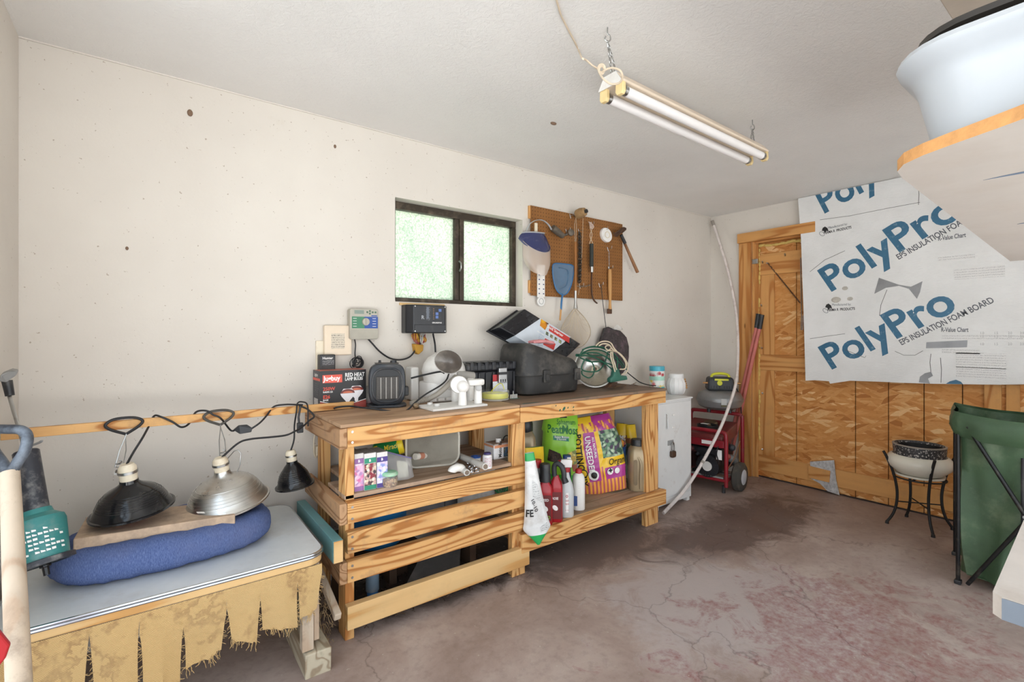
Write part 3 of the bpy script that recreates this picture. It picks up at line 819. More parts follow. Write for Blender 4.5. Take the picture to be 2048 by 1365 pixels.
def lamp_clamp(t, W, top, bot, ringmat, tw=.055, wob=0.0):
    """spring clamp: rubber-coated loop on the strip, wire legs, wing nut. W: lamp world matrix inverse"""
    inv = WM[t.name][0].inverted()
    L = lambda p: inv @ Vector(p)
    top = Vector(top); bot = Vector(bot); ax = (rb - ra).normalized()
    loop = catmull([top + ax * (tw * .05) + V3(0, -.016, -.034), top - ax * tw * .75 + V3(0, -.02, -.012), top - ax * tw + V3(0, -.016, .006), top - ax * tw * .55 + V3(0, -.014, .024), top + ax * tw * .45 + V3(0, -.014, .026), top + ax * tw + V3(0, -.016, .012), top + ax * tw * .8 + V3(0, -.02, -.008), top + ax * (tw * .12) + V3(0, -.018, -.034)], 5)
    obj('clamp_loop', MB().tube([L(p) for p in loop], .0052, 8), ringmat, t, smooth=True)
    w = MB()
    w.tube([L(loop[0]), L((loop[0] + bot) / 2 + ax * .012), L(bot + ax * .012)], .002, 6)
    w.tube([L(loop[-1]), L((loop[-1] + bot) / 2 - ax * .010), L(bot - ax * .012)], .002, 6)
    c = obj('clamp_wires', w, STEEL, t, smooth=True)
    s = MB().tube([L(bot + ax * math.sin(i * .9) * .009 + V3(0, math.cos(i * .9) * .009, .022 - i * .0017)) for i in range(24)], .002, 6)
    s.cyl(L(bot + V3(0, 0, -.018)), L(bot + V3(0, 0, -.006)), .013, .006, 10)
    s.bar(L(bot + V3(-.014, 0, -.02)), L(bot + V3(.016, 0, -.024)), .006, .012)
    obj('wing_nut', s, STEEL, t, smooth=True)
REDGLASS = M('red_heat_bulb', (120, 16, 24), .1, var=.02, coat=.5)
CLAMPG = M('grey_rubber', (74, 70, 64), .6)
# lamp 1 black enamel
rp = onrod(262); t1 = 1.80
c1 = att(266, 1018, 1.78)
L1 = heat_lamp('brooder_lamp', 'wide black enamel heat lamp with red bulb hanging over the blue bed', c1, .122, .112, .028, BLKG, (math.radians(4), math.radians(-6)), REDGLASS, 7)
lamp_clamp(L1, None, onrod(249), att(238, 935, 1.80), CORD)
inv = WM[L1.name][0].inverted()
obj('clamp_arm', MB().bar(inv @ att(238, 946, 1.80), inv @ att(268, 944, 1.78), .004, .012), STEEL, L1)
# lamp 2 spun aluminium
c2 = att(455, 1003, 1.99)
L2 = heat_lamp('brooder_lamp', 'big shiny aluminium clamp lamp hanging above the blue bed', c2, .150, .135, .028, ALU, (math.radians(5), math.radians(-9)), None, 5, .055)
lamp_clamp(L2, None, onrod(437), att(446, 912, 2.04), CLAMPG)
inv = WM[L2.name][0].inverted()
obj('wire_bail', MB().tube([inv @ att(u, v, 1.99) for u, v in ((452, 940), (449, 925), (468, 903), (476, 900), (482, 908), (480, 930), (474, 945))], .0018, 6), STEEL, L2, smooth=True)
obj('maker_sticker', MB().box(-.016, .016, -.0005, .0005, -.006, .006).xf(frame((-.098, -.098, .028), (.7, -.7, 0), (-.3, -.3, .8)) @ Matrix.Rotation(PI / 2, 4, 'X')), INKW, L2)
# lamp 3 small black
c3 = att(590, 970, 2.26)
L3 = heat_lamp('brooder_lamp', 'small black ridged heat lamp hanging by the bench end', c3, .078, .115, .023, BLKG, (0, math.radians(-7)), None, 6, .05)
# ---------------- their cords, wound along the strip
def cord(name, pts, r, label, cat='cord', mat=None, k=8, parent=None, flat=1):
    m = MB().tube(catmull(pts, k), r, 8, flat=flat)
    if parent: return obj(name, m, mat or CORD, parent, smooth=True, local=False)
    return obj(name, m, mat or CORD, smooth=True, label=label, cat=cat)
top1 = WM[L1.name][0] @ V3(0, 0, .178); top2 = WM[L2.name][0] @ V3(0, 0, .19); top3 = WM[L3.name][0] @ V3(0, 0, .165)
fr = V3(0, -.02, 0); bk = V3(0, .02, 0)
pts = [top1 - V3(0, 0, .01), att(267, 905, 1.8), att(284, 878, 1.83), onrod(296, -.02) + fr * .5, onrod(308, .022) + bk * .2, onrod(322, .02) + fr, onrod(345, -.004) + fr * 1.2, onrod(362, -.028) + fr, onrod(378, -.02), onrod(392, .024) + bk * .3, onrod(412, .03) + fr, onrod(425, .012) + fr * 1.3, onrod(440, -.006) + fr * 1.5, att(460, 860, 2.1), att(468, 862, 2.1)]
cd1 = cord('lamp_cord', pts, .0040, None, parent=L1)
sw = [att(467, 861, 2.1), att(478, 852, 2.1), att(495, 850.5, 2.12), att(505, 857, 2.12), att(503, 865, 2.12), att(480, 869, 2.1)]
obj('inline_switch', MB().prism(sw, (0, .018, 0)), BLK, cd1, bevel=.003, local=False)
cord('tail', [att(503, 858, 2.12), att(520, 846, 2.14), onrod(532, -.012) + fr, onrod(548, .022), onrod(570, .03) + fr, onrod(590, .026) + fr * 1.2, onrod(603, .022) + fr], .0040, None, parent=cd1)
cd2 = cord('lamp_cord', [top2 - V3(0, 0, .008), att(475, 888, 2.02), att(500, 879, 2.06), att(540, 875, 2.12), att(572, 871, 2.17), att(590, 863, 2.2), att(604, 855, 2.24), att(618, 842, 2.27), att(628, 833, 2.29), onrod(612, .0) + fr * 1.6, onrod(596, .02) + fr], .0042, None, parent=L2)
cd3 = cord('lamp_cord', [top3 - V3(0, 0, .006), att(588, 880, 2.27), att(589, 850, 2.28), onrod(590, -.004) + fr * 1.5, onrod(594, .03) + fr * .5, onrod(604, .034), onrod(612, .02) + fr * 1.3, att(616, 842, 2.27), att(616, 853, 2.27)], .0036, None, parent=L3)
obj('plug', MB().bar(att(600, 846, 2.26), att(600, 866, 2.26), .026, .022, (0, 1, 0)), BLK, cd3, bevel=.003, local=False)
obj('plug_neck', MB().tube([att(598, 846, 2.26), att(597, 835, 2.26), onrod(599, .02) + fr], .005, 8), BLK, cd3, smooth=True, local=False)

# ---------------- hand pump duster hanging at the left end of the strip
TEAL = M('teal_plastic', (54, 130, 128), .4, dirt=((120, 140, 134), .3, 18))
dt = thing('hand_duster', 'dusty black pump tube with teal bottom standing over the metal table', 'hand pump', att(98, 1148, 1.47))
P0 = att(90, 1128, 1.47); P1 = att(52, 905, 1.53); ax = (P1 - P0).normalized()
LT = (P1 - P0).length
BLKD = M('dusty_black_tube', (44, 46, 54), .45, dirt=((150, 148, 144), .3, 26))
obj('barrel', MB().lathe([(.0, LT * .36), (.032, LT * .36), (.032, LT), (.028, LT + .004), (0, LT + .004)], P0, ax, 28), BLKD, dt, smooth=True)
hb = obj('reservoir', MB().lathe([(.0, 0), (.064, 0), (.064, .012), (.060, .014), (.066, .12), (.062, .135), (.04, .15), (.036, .165), (0, .165)], P0, ax, 32), TEAL, dt, smooth=True)
obj('base_ring', MB().lathe([(.06, -.004), (.072, -.002), (.072, .012), (.064, .014)], P0, ax, 32), BLKD, hb, smooth=True)
obj('nozzle', MB().lathe([(0, -.035), (.008, -.035), (.009, -.012), (.014, -.010), (.014, 0), (0, 0)], P0, ax, 16), BLKG, dt, smooth=True)
fl = (O - P0).normalized(); fl = (fl - ax * fl.dot(ax)).normalized(); sd = ax.cross(fl)
m_ = MB()
for i in range(9):                                               # worn white lettering round the reservoir
    for j in range(6):
        if random.random() < .2: continue
        a = -.75 + i * .19; z = .035 + j * .013
        n_ = fl * math.cos(a) + sd * math.sin(a); r = .0635 + z * .03
        c = P0 + ax * z + n_ * r; tq = ax.cross(n_)
        m_.add([c - tq * .005 - ax * .0035, c + tq * .005 - ax * .0035, c + tq * .005 + ax * random.uniform(-.001, .0035), c - tq * .005 + ax * .0035], [(0, 1, 2, 3)])
obj('worn_lettering', m_, INKW, hb)
pr0 = P1 - ax * .01; pr1 = att(18, 790, 1.62)
pr0 = pr0 + (pr1 - pr0) * 0
obj('plunger_rod', MB().cyl(pr0, pr1, .0055, n=10), STEEL, dt, smooth=True)
gh = obj('plunger_handle', MB().cyl(att(20, 792, 1.62), att(14, 762, 1.62), .012, .014, 12), BLK, dt, smooth=True)
obj('handle_cap', MB().prism([att(-4, 764, 1.60), att(12, 766, 1.60), att(32, 752, 1.62), att(34, 744, 1.62), att(22, 742, 1.62), att(2, 750, 1.60)], (.0, .03, .008)), GREYP, gh, bevel=.004)
obj('hook', MB().tube(catmull([att(46, 908, 1.6), att(54, 896, 1.6), att(68, 890, 1.6), att(82, 884, 1.6), att(83, 881, 1.6)], 5), .004, 8), GREYP, dt, smooth=True)
obj('hang_wire', MB().tube([P1, att(55, 880, 1.61), onrod(54, -.012)], .003, 6), BLKM, dt, smooth=True)

# ---------------- spade leaning in the corner
sp = thing('spade', 'old wooden spade with a worn dark D-grip leaning in the left corner', 'spade', (-.17, 1.12, 0))
A = att(20, 945, 1.24); d = (A - att(38, 1365, 1.07)).normalized()
B = A - d * ((A.z - .30) / d.z)
obj('shaft', MB().tube([A, A.lerp(B, .3), A.lerp(B, .6), B], [.019, .021, .022, .022], 16), OLDZ, sp, smooth=True)
GRIP = M('worn_dark_grip', (48, 52, 60), .45, dirt=((138, 148, 160), .45, 12))
sdx = V3(.55, -.45, 0).normalized()
q0 = A
gl = catmull([q0 - d * .01, q0 + d * .025 + sdx * .02, q0 + d * .06 + sdx * .043, q0 + d * .10 + sdx * .052, q0 + d * .118 + sdx * .035, q0 + d * .12, q0 + d * .118 - sdx * .035, q0 + d * .10 - sdx * .052, q0 + d * .06 - sdx * .043, q0 + d * .025 - sdx * .02, q0 - d * .01], 5)
obj('grip', MB().tube(gl, .0125, 10), GRIP, sp, smooth=True)
Bz = B + d * .05
bl = [Bz + sdx * .085, B - d * .02 + sdx * .09, B - d * .2 + sdx * .08, B - d * .29, B - d * .2 - sdx * .08, B - d * .02 - sdx * .09, Bz - sdx * .085]
obj('blade', MB().prism(bl, (0, .004, 0)), RUST, sp)
obj('blade_socket', MB().tube([B + d * .12, B - d * .08], [.025, .02], 14), RUST, sp, smooth=True)
# ---------------- red snow scoop whose blade corner shows at the far left
rs = thing('snow_scoop', 'red plastic scoop whose rounded corner shows at the left edge', 'scoop', (-.28, 1.0, 0))
a = att(20, 1292, .86); fx_ = V3(-.8, -.3, .12).normalized(); dn_ = V3(.08, .12, -1).normalized()
pl = [a, a - dn_ * .035 + fx_ * .012, a - dn_ * .05 + fx_ * .035, a - dn_ * .06 + fx_ * .22, a + dn_ * .20 + fx_ * .22, a + dn_ * .05 + fx_ * .03, a + dn_ * .022 + fx_ * .008]
obj('scoop_blade', MB().prism(pl, (.0, .012, .0)), RED, rs, bevel=.003)
cbm = a + fx_ * .13 + dn_ * .12
obj('scoop_shaft', MB().tube([cbm, V3(cbm.x + .02, cbm.y - .05, .0)], .016, 12), BLKM, rs, smooth=True)

# ---------------- timber, sticks and straw at the foot of the bench
TIM = WOOD('split_grey_timber', (192, 180, 156), (152, 134, 110), 'y', dirt=.45, dirtc=(120, 118, 92))
obj('timber_block', MB().box(.475, .575, 1.935, 2.55, .0, .09).jit(.004), TIM, bevel=.005, label='split grey timber block on the floor under the table leg', cat='timber')
TEALP = WOOD('teal_painted_plank', (122, 168, 168), (96, 140, 142), 'y', freq=8, dirt=.2, knots=False)
tp = obj('painted_plank', MB().box(.594, .634, 1.985, 2.58, .388, .478), TEALP, bevel=.003, label='teal painted plank on edge between table and bench', cat='plank')
obj('bare_end', MB().box(.596, .632, 1.981, 1.986, .390, .476), LX, tp)
obj('stick', MB().bar((.615, 1.99, .165), (.60, 2.5, .36), .028, .032), OLDZ, bevel=.004, label='grey wooden stick slanting down beside the bench post', cat='stick')
m_ = MB()
for i in range(150):
    c = V3(.60 + random.uniform(-.025, .03), 2.10 + random.uniform(-.08, .3), .095 + random.uniform(-.09, .16)); d_ = V3(random.uniform(-1, 1), random.uniform(-1, 1), random.uniform(-.6, .6)).normalized()
    c.z = max(c.z, .04); c.x = min(max(c.x, .59), .628)
    d_.x *= .25
    m_.tube([c - d_ * .03, c + V3(0, .005, .006), c + d_ * .03], .0008, 4)
obj('straw_nest', m_, M('dry_straw', (176, 150, 112), .9), kind='stuff', label='tangle of dry straw between the table and the bench', cat='straw')
# ================================================================ print helper
def label_text(parent, s, size, o, ux, uy, mat, bold=0, shear=0, align='LEFT', spacing=1.0, name='lettering', wscale=1.0, off=.0006):
    mb = text_mb(s, size, bold, shear, align, spacing)
    if wscale != 1: mb.xf(Matrix.Diagonal((wscale, 1, 1, 1)))
    fm = frame(o, ux, uy)
    mb.xf(fm @ Matrix.Translation((0, 0, off)))
    return obj(name, mb, mat, parent)
EX, EZ = V3(1, 0, 0), V3(0, 0, 1)
def patch(parent, name, o, ux, uy, x0, x1, y0, y1, mat, off=.0004, th=.0003):
    fm = frame(o, ux, uy)
    return obj(name, MB().box(x0, x1, y0, y1, off, off + th).xf(fm), mat, parent)
def poly(parent, name, o, ux, uy, pts, mat, off=.0004, th=.0003):
    fm = frame(o, ux, uy)
    return obj(name, MB().prism([(x, y, off) for x, y in pts], (0, 0, th)).xf(fm), mat, parent)
ZB = .935; ZR = .938
# ================================================================ heat bulb carton
x0, x1 = aty(640, 780, 2.47).x, aty(732, 780, 2.47).x
y0, y1, hgt = 2.47, 2.595, .195
bxt = thing('bulb_carton', 'black and red carton of heat lamp bulbs on the bench', 'box', ((x0 + x1) / 2, 2.53, ZB))
CART = M('carton_black', (28, 26, 28), .4, var=.1); CGREY = M('carton_grey', (62, 62, 66), .5, dirt=((110, 104, 100), .2, 8)); CRED = M('carton_red', (150, 62, 54), .45)
CTOP = M('carton_top_red', (176, 96, 80), .55, dirt=((190, 150, 130), .3, 9))
m_ = MB()
m_.hexa([(x0, y0, ZB), (x1, y0, ZB), (x1, y1, ZB), (x0, y1, ZB), (x0, y0, ZB + hgt), (x1, y0, ZB + hgt), (x1, y1, ZB + hgt), (x0, y1, ZB + hgt)])
m_.m = [0, 2, 0, 0, 0, 1]
obj('carton', m_, [CART, CGREY, CTOP], bxt)
W = x1 - x0; fo = V3(x0, y0, ZB)
poly(bxt, 'red_swoosh', fo, EX, EZ, [(0, 0), (W, 0), (W, .045)] + [(W * (1 - i / 12), .04 - .02 * math.sin(PI * i / 12) + .004 * (i / 12)) for i in range(13)], CRED)
poly(bxt, 'white_line', fo, EX, EZ, [(W * i / 12, .0405 - .02 * math.sin(PI * (1 - i / 12)) + .004 * (1 - i / 12)) for i in range(13)] + [(W * (1 - i / 12), .0435 - .02 * math.sin(PI * i / 12) + .004 * (i / 12)) for i in range(13)], INKW, off=.0008)
patch(bxt, 'logo_panel', fo, EX, EZ, .012, .108, .135, .175, M('logo_red', (214, 84, 66), .45))
label_text(bxt, 'Jugbuy', .034, fo + V3(.017, 0, .146), EX, EZ, INKW, bold=.03, off=.001, wscale=.9)
label_text(bxt, 'RED HEAT', .028, fo + V3(.122, 0, .161), EX, EZ, INKW, bold=.02, wscale=.78)
label_text(bxt, 'LAMP BULBS', .0225, fo + V3(.122, 0, .142), EX, EZ, INKW, bold=.02, wscale=.74)
label_text(bxt, '250W', .023, fo + V3(.014, 0, .098), EX, EZ, M('ink_red', (206, 78, 60), .5), bold=.03)
label_text(bxt, 'R40/R125', .012, fo + V3(.014, 0, .086), EX, EZ, INKW, bold=.02)
label_text(bxt, 'E26', .023, fo + V3(.014, 0, .058), EX, EZ, M('ink_red'), bold=.03)
label_text(bxt, 'BASE', .012, fo + V3(.014, 0, .046), EX, EZ, INKW, bold=.02)
patch(bxt, 'pack_badge', fo, EX, EZ, .014, .050, .009, .021, INKW, off=.001)
label_text(bxt, '2 PACK', .0095, fo + V3(.017, 0, .0115), EX, EZ, CRED, bold=.02, off=.0018)
BW_ = M('bulb_print_white', (226, 222, 224), .4); BR_ = M('bulb_print_amber', (206, 104, 70), .35); BM_ = M('bulb_print_maroon', (112, 42, 36), .35)
def bulbprint(cx, cz, s, off):
    pr = [(.30, .48), (.50, .20), (.50, .10), (.42, -.06), (.25, -.26), (.13, -.40), (.12, -.58), (.05, -.64)]
    pts = [(cx + x * s, cz + z * s) for x, z in pr] + [(cx - x * s, cz + z * s) for x, z in pr[::-1]]
    poly(bxt, 'bulb_print', fo, EX, EZ, pts, BW_, off=off)
    dome = [(cx + .5 * s * math.cos(a), cz + .16 * s + .30 * s * math.sin(a)) for a in [PI * i / 14 for i in range(15)]]
    poly(bxt, 'bulb_print', fo, EX, EZ, dome, BM_, off=off + .0004)
    poly(bxt, 'bulb_print', fo, EX, EZ, [(cx + .36 * s * math.cos(a), cz + .18 * s + .13 * s * math.sin(a)) for a in [PI * i / 10 for i in range(11)]], BR_, off=off + .0008)
bulbprint(.180, .078, .072, .0012); bulbprint(.135, .066, .072, .0028)
sd_o = V3(x0, y1, ZB); SY = V3(0, -1, 0)
patch(bxt, 'side_band', sd_o, SY, EZ, 0, .125, .145, .158, M('logo_red'))
label_text(bxt, 'Jugbuy', .022, sd_o + V3(0, -.03, .167), SY, EZ, INKW, bold=.02)
patch(bxt, 'barcode', sd_o, SY, EZ, .02, .09, .015, .055, FINEPRINT('barcode_print', (232, 230, 226), (60, 58, 58), .0024, axis='y', dens=.55))
patch(bxt, 'side_print', sd_o, SY, EZ, .018, .1, .07, .135, FINEPRINT('side_print_white', (64, 64, 68), (176, 174, 172), .011, axis='z', dens=.35))
# red bulb in blister just behind
bb_ = thing('heat_bulb', 'clear red-based heat bulb peeking between carton and heater', 'bulb', aty(737, 806, 2.50), local=False)
c = aty(738, 800, 2.53)
obj('glass', MB().lathe([(0, .0), (.02, .002), (.03, .02), (.026, .05), (.015, .08), (.012, .1)], V3(c.x, 2.535, ZB), (0, 0, 1), 20), mat_clear('clear_blister', a=.35), bb_, smooth=True)
obj('base', MB().lathe([(0, .003), (.018, .004), (.02, .02), (0, .022)], V3(c.x, 2.535, ZB), (0, 0, 1), 16), RED, bb_, smooth=True)

# ================================================================ fan heater
hx = (aty(744, 800, 2.38).x + aty(813, 800, 2.38).x) / 2
ht = thing('fan_heater', 'small black ceramic fan heater on the bench', 'heater', (hx, 2.42, ZB), (0, 0, math.radians(-18)), local=True)
NAVY = M('heater_shell', (44, 48, 54), .4, dirt=((104, 98, 92), .3, 8))
def superell(w, h, k, n=40, cx=0, cz=0):
    return [(cx + w / 2 * math.copysign(abs(math.cos(a)) ** (2 / k), math.cos(a)), cz + h / 2 * math.copysign(abs(math.sin(a)) ** (2 / k), math.sin(a))) for a in [2 * PI * i / n for i in range(n)]]
def loft(rings, n, closed_ends=True, mi=0):
    m = MB(); b = 0
    for r in rings: m.v += [Vector(p) for p in r]
    for i in range(len(rings) - 1):
        for j in range(n):
            m.f.append([i * n + j, i * n + (j + 1) % n, (i + 1) * n + (j + 1) % n, (i + 1) * n + j]); m.m.append(mi)
    if closed_ends:
        m.f.append(list(range(n))[::-1]); m.m.append(mi); m.f.append([(len(rings) - 1) * n + j for j in range(n)]); m.m.append(mi)
    return m
w, h = .185, .215
R_ = []
for y, s in ((-.055, .93), (-.05, .985), (-.03, 1.0), (.03, .98), (.062, .93), (.07, .88)):
    R_.append([(x * s, y, .012 + h / 2 + (z - 0) * s) for x, z in superell(w, h, 4)])
obj('shell', loft(R_, 40), NAVY, ht, smooth=True)
ri = [(x, -.056, .012 + h / 2 - .004 + z) for x, z in superell(.150, .172, 2.8)]
obj('front_recess', MB().prism(ri, (0, -.0015, 0)), M('heater_recess', (26, 27, 30), .5), ht)
obj('front_bezel', MB().tube(ri, .006, 8, closed=True), NAVY, ht, smooth=True)
obj('vent_grille', MB().box(-.056, .056, -.064, -.0575, .045, .16), M('heater_mesh', (70, 66, 62), .6, var=.4, scale=220), ht, bevel=.002)
for i in range(4): obj('grille_bar', MB().box(-.036 + i * .026, -.031 + i * .026, -.068, -.064, .048, .156), M('heater_bar', (150, 146, 140), .5), ht)
obj('foot', MB().prism([(x, y, 0) for x, y in rrect(.2, .14, .05, 5)], (0, 0, .014)), NAVY, ht, bevel=.004)
obj('control_panel', MB().box(-.06, .06, -.035, .03, .224, .2285), M('heater_panel', (90, 84, 78), .6), ht, bevel=.002)
obj('knob', MB().cyl((-.035, -.01, .226), (-.035, -.01, .243), .008, .006, 14), BLK, ht, smooth=True)
obj('knob', MB().lathe([(0, .226), (.018, .226), (.016, .24), (0, .243)], (.034, -.01, 0), n=18), BLK, ht, smooth=True)
obj('rear_plug', MB().box(.085, .115, .0, .05, .05, .1), BLK, ht, bevel=.006)
cord('heater_cord', [aty(668, 818, 2.44) * 1, aty(675, 815, 2.44), aty(700, 813, 2.42), aty(725, 816, 2.36), aty(760, 820, 2.30), aty(790, 824, 2.27), aty(812, 822, 2.25), aty(830, 806, 2.26), aty(850, 790, 2.27), aty(880, 772, 2.28), aty(893, 760, 2.29), aty(899, 746, 2.3), aty(908, 742, 2.3)], .0045, 'long black cord looping in front of the heater and over the hose')
# ================================================================ white hooded appliance with hose
wa = thing('hooded_appliance', 'white plastic appliance with smoked oval window and grey hose', 'appliance', (1.32, 2.45, ZB))
def egg(cx, cy, z0, wx, wy, hz, n=28):
    rings = []
    for i in range(13):
        f = i / 12; k = math.sin(PI * min(1, .18 + f * .82)) ** .6 if f > .0 else .75
        k = max(.03, (1 - max(0, f - .45) ** 2 * 3.3)) if f > .45 else .92 + .08 * f / .45
        rings.append([(cx + .05 * max(0, f - .5) * 0 + wx * k * math.cos(a) * .5, cy + wy * k * math.sin(a) * .5, z0 + hz * f) for a in [2 * PI * j / n for j in range(n)]])
    return loft(rings, n)
ec = aty(884, 760, 2.44)
zb0 = 1.035
obj('body', MB().prism([(ec.x - .005 + x, 2.47 + y, ZB) for x, y in rrect(.20, .21, .07, 5)], (0, 0, .11)), WHT, wa, bevel=.012, smooth=True)
up = V3(.42, -.12, .9).normalized()
fm = frame(V3(ec.x - .01, 2.45, ZB + .09), V3(.9, .1, -.42), V3(.1, 1, .05))
hood = MB().lathe([(0, -.02), (.09, -.02), (.128, .03), (.135, .07), (.128, .11), (.10, .15), (.06, .175), (0, .182)], (0, 0, 0), (0, 0, 1), 32, sx=1.02, sy=.9).xf(fm)
obj('hood', hood, WHT, wa, smooth=True)
SMOK = M('smoked_window', (84, 77, 71), .22, var=.15, dirt=((128, 120, 110), .3, 8))
pw = att(897, 724, 2.60); 
wm = MB(); nn = (O - pw).normalized()
ux_ = V3(.93, -.1, -.33).normalized(); uy_ = nn.cross(ux_).normalized(); 
def wfn(u, v):
    a = 2 * PI * u; r = v
    return pw + ux_ * (.080 * r * math.cos(a)) + uy_ * (.060 * r * math.sin(a)) + nn * (.075 + .030 * (1 - r * r))
wm.grid(wfn, 30, 6, closeu=True); obj('smoked_window', wm, SMOK, wa, smooth=True)
obj('window_rim', MB().tube([wfn(i / 30, 1.0) for i in range(30)], .002, 6, closed=True), M('grey_rim', (170, 166, 160), .4), wa, smooth=True)
m_ = MB()
hp = catmull([aty(822, 808, 2.40), aty(838, 803, 2.36), aty(858, 798, 2.33), aty(880, 785, 2.31), aty(900, 766, 2.30), aty(912, 754, 2.31)], 6)
rr_ = [.0125 if i % 2 else .0155 for i in range(len(catmull(hp, 3)))]
obj('ribbed_hose', MB().tube(catmull(hp, 3), rr_, 12), M('hose_grey', (166, 158, 146), .5), wa, smooth=True, angle=80)
obj('hose_collar', MB().cyl(aty(912, 748, 2.33), aty(944, 753, 2.36), .018, .028, 16), M('grey_rim'), wa, smooth=True)
obj('back_case', MB().box(1.185, 1.235, 2.52, 2.60, ZB, ZB + .19), WHT, wa, bevel=.01)
cord('appliance_cord', [aty(822, 757, 2.40), aty(850, 750, 2.36), aty(880, 744, 2.33), aty(888, 747, 2.34)], .005, 'short black lead running from the heater plug to the white appliance')
# ================================================================ tray with white wands
tr = thing('white_tray', 'flat white tray with loose white blocks at the bench front', 'tray', (1.26, 2.2, ZB))
obj('tray_base', MB().box(1.105, 1.425, 2.105, 2.29, ZB, ZB + .012), WHT, tr, bevel=.003)
for (u, v) in ((860, 810), (874, 813)):
    p = atz(u, v, ZB + .012)
    obj('cap', MB().cyl((p.x, p.y, ZB + .012), (p.x, p.y, ZB + .024), .014, n=16), WHT, tr, smooth=True, bevel=.002)
for i in range(4):
    p = atz(848 + i * 17, 805 - i * 1.3, ZB + .012)
    obj('block', MB().box(p.x - .02, p.x + .02, p.y - .008, p.y + .008, ZB + .0122, ZB + .028), WHT, tr, bevel=.002)
def wand(name, label, u, v, R, topv, head=None):
    p = atz(u, v, ZB + .0125); t_ = p.x * VX + p.y * VY
    h_ = (v - topv) / F * t_
    o = thing(name, label, 'wand', p, group=None, local=True)
    obj('handle', MB().lathe([(0, 0), (R, 0), (R * 1.02, .004), (R * .95, h_ * .7), (R * .85, h_), (0, h_)], n=24), WHT, o, smooth=True)
    if head == 'ball':
        n_ = (O - p).normalized()
        obj('head_ring', MB().lathe([(.0, -.012), (.044, -.012), (.046, 0), (.042, .012), (.0, .014)], V3(-.012, 0.014, h_ + .016), (n_.x, n_.y, .1), 30), WHT, o, smooth=True)
        obj('head_ball', MB().ball((0, -.004, h_ + .006), .032, 22, 14), WHT, o, smooth=True)
    if head == 'cap':
        obj('head', MB().prism([(x, y, h_ - .012) for x, y in rrect(.10, .055, .02, 5, -.018, 0)], (0, 0, .032)), WHT, o, bevel=.008, smooth=True)
        n_ = (O - p).normalized(); n_.z = 0; n_.normalize()
        obj('button', MB().lathe([(0, 0), (.017, 0), (.017, .004), (.014, .006), (0, .006)], n_ * R * .93 + V3(0.004, 0, h_ - .026), n_, 20), M('button_grey', (172, 170, 168), .4), o, smooth=True)
    return o
wand('white_wand', 'white wand with round ball head standing on the white tray', 925, 811, .022, 776, 'ball')
wand('white_wand', 'white wand with flat cap and grey button on the white tray', 956, 807, .021, 766, 'cap')
wand('white_wand', 'plain white wand partly hidden behind the ball-headed one', 910, 803, .020, 757)
wand('white_wand', 'plain white wand standing between the two others at the back', 941, 801, .020, 757)
p = atz(833, 817, ZB)
obj('drawer_knob', MB().lathe([(0, 0), (.012, 0), (.008, .01), (.014, .018), (.016, .026), (.01, .034), (0, .036)], p, (-.3, -.4, .4), 18), M('brass_dull', (150, 132, 108), .3, .8), smooth=True, label='small dull metal knob lying by the white tray', cat='knob')
# ================================================================ trimmer line spool
p = atz(990, 800, ZB)
so = thing('line_spool', 'clear pack of bright yellow trimmer line on the bench', 'spool', (p.x, p.y, ZB), local=True)
YEL = M('yellow_line', (222, 218, 20), .4, var=.1)
obj('tray', MB().lathe([(0, 0), (.075, 0), (.082, .006), (.078, .008), (0, .008)], n=36), WHT, so, smooth=True)
obj('coil', MB().lathe([(.045, .010), (.076, .012), (.079, .026), (.074, .040), (.045, .042)], n=40), YEL, so, smooth=True)
obj('cover', MB().lathe([(.082, .008), (.083, .05), (.078, .056), (0, .058)], n=36), mat_clear('clear_cover', a=.22), so, smooth=True)
obj('loose_end', MB().tube(catmull([(-.05, -.03, .05), (-.04, -.05, .075), (0, -.04, .095), (.03, -.03, .09), (.04, -.035, .06)], 6), .002, 6), YEL, so, smooth=True)
# small pack of bits
p = atz(1028, 798, ZB)
bp = thing('bit_pack', 'tiny clear pack of metal bits beside the yellow spool', 'bit pack', (p.x, p.y, ZB), local=True)
obj('card', MB().box(-.035, .035, -.02, .02, 0, .003), M('green_card', (60, 110, 90), .5), bp)
for i in range(5): obj('bit', MB().cyl((-.024 + i * .011, 0, .003), (-.024 + i * .011, 0, .026), .0032, n=8), WHT, bp, smooth=True)
obj('bit', MB().cyl((.0, .008, .003), (.0, .008, .045), .005, .002, n=8), STEEL, bp, smooth=True)
# ================================================================ tool box
x0, x1 = aty(934, 780, 2.35).x, aty(1035, 780, 2.35).x
tb_ = thing('toolbox', 'black ribbed plastic toolbox behind the yellow spool', 'toolbox', ((x0 + x1) / 2, 2.46, ZR))
TBX = M('toolbox_black', (30, 31, 36), .38, dirt=((88, 84, 78), .25, 6))
y0, y1 = 2.35, 2.58
obj('body', MB().hexa([(x0 + .01, y0 + .012, ZR), (x1 - .01, y0 + .012, ZR), (x1 - .01, y1 - .01, ZR), (x0 + .01, y1 - .01, ZR), (x0, y0, ZR + .155), (x1, y0, ZR + .155), (x1, y1, ZR + .155), (x0, y1, ZR + .155)]), TBX, tb_, bevel=.006)
obj('lid', MB().box(x0 - .004, x1 + .004, y0 - .006, y1, ZR + .157, ZR + .205), TBX, tb_, bevel=.014, bseg=3)
for i in range(7):
    xx = x0 + .03 + i * (x1 - x0 - .06) / 6
    obj('rib', MB().box(xx - .006, xx + .006, y0 - .008, y0 + .014, ZR + .006, ZR + .15), TBX, tb_, bevel=.002)
    obj('lid_rib', MB().box(xx - .012, xx + .012, y0 - .011, y0 + .05, ZR + .165, ZR + .212), TBX, tb_, bevel=.004)
lx = aty(1001, 750, y0).x
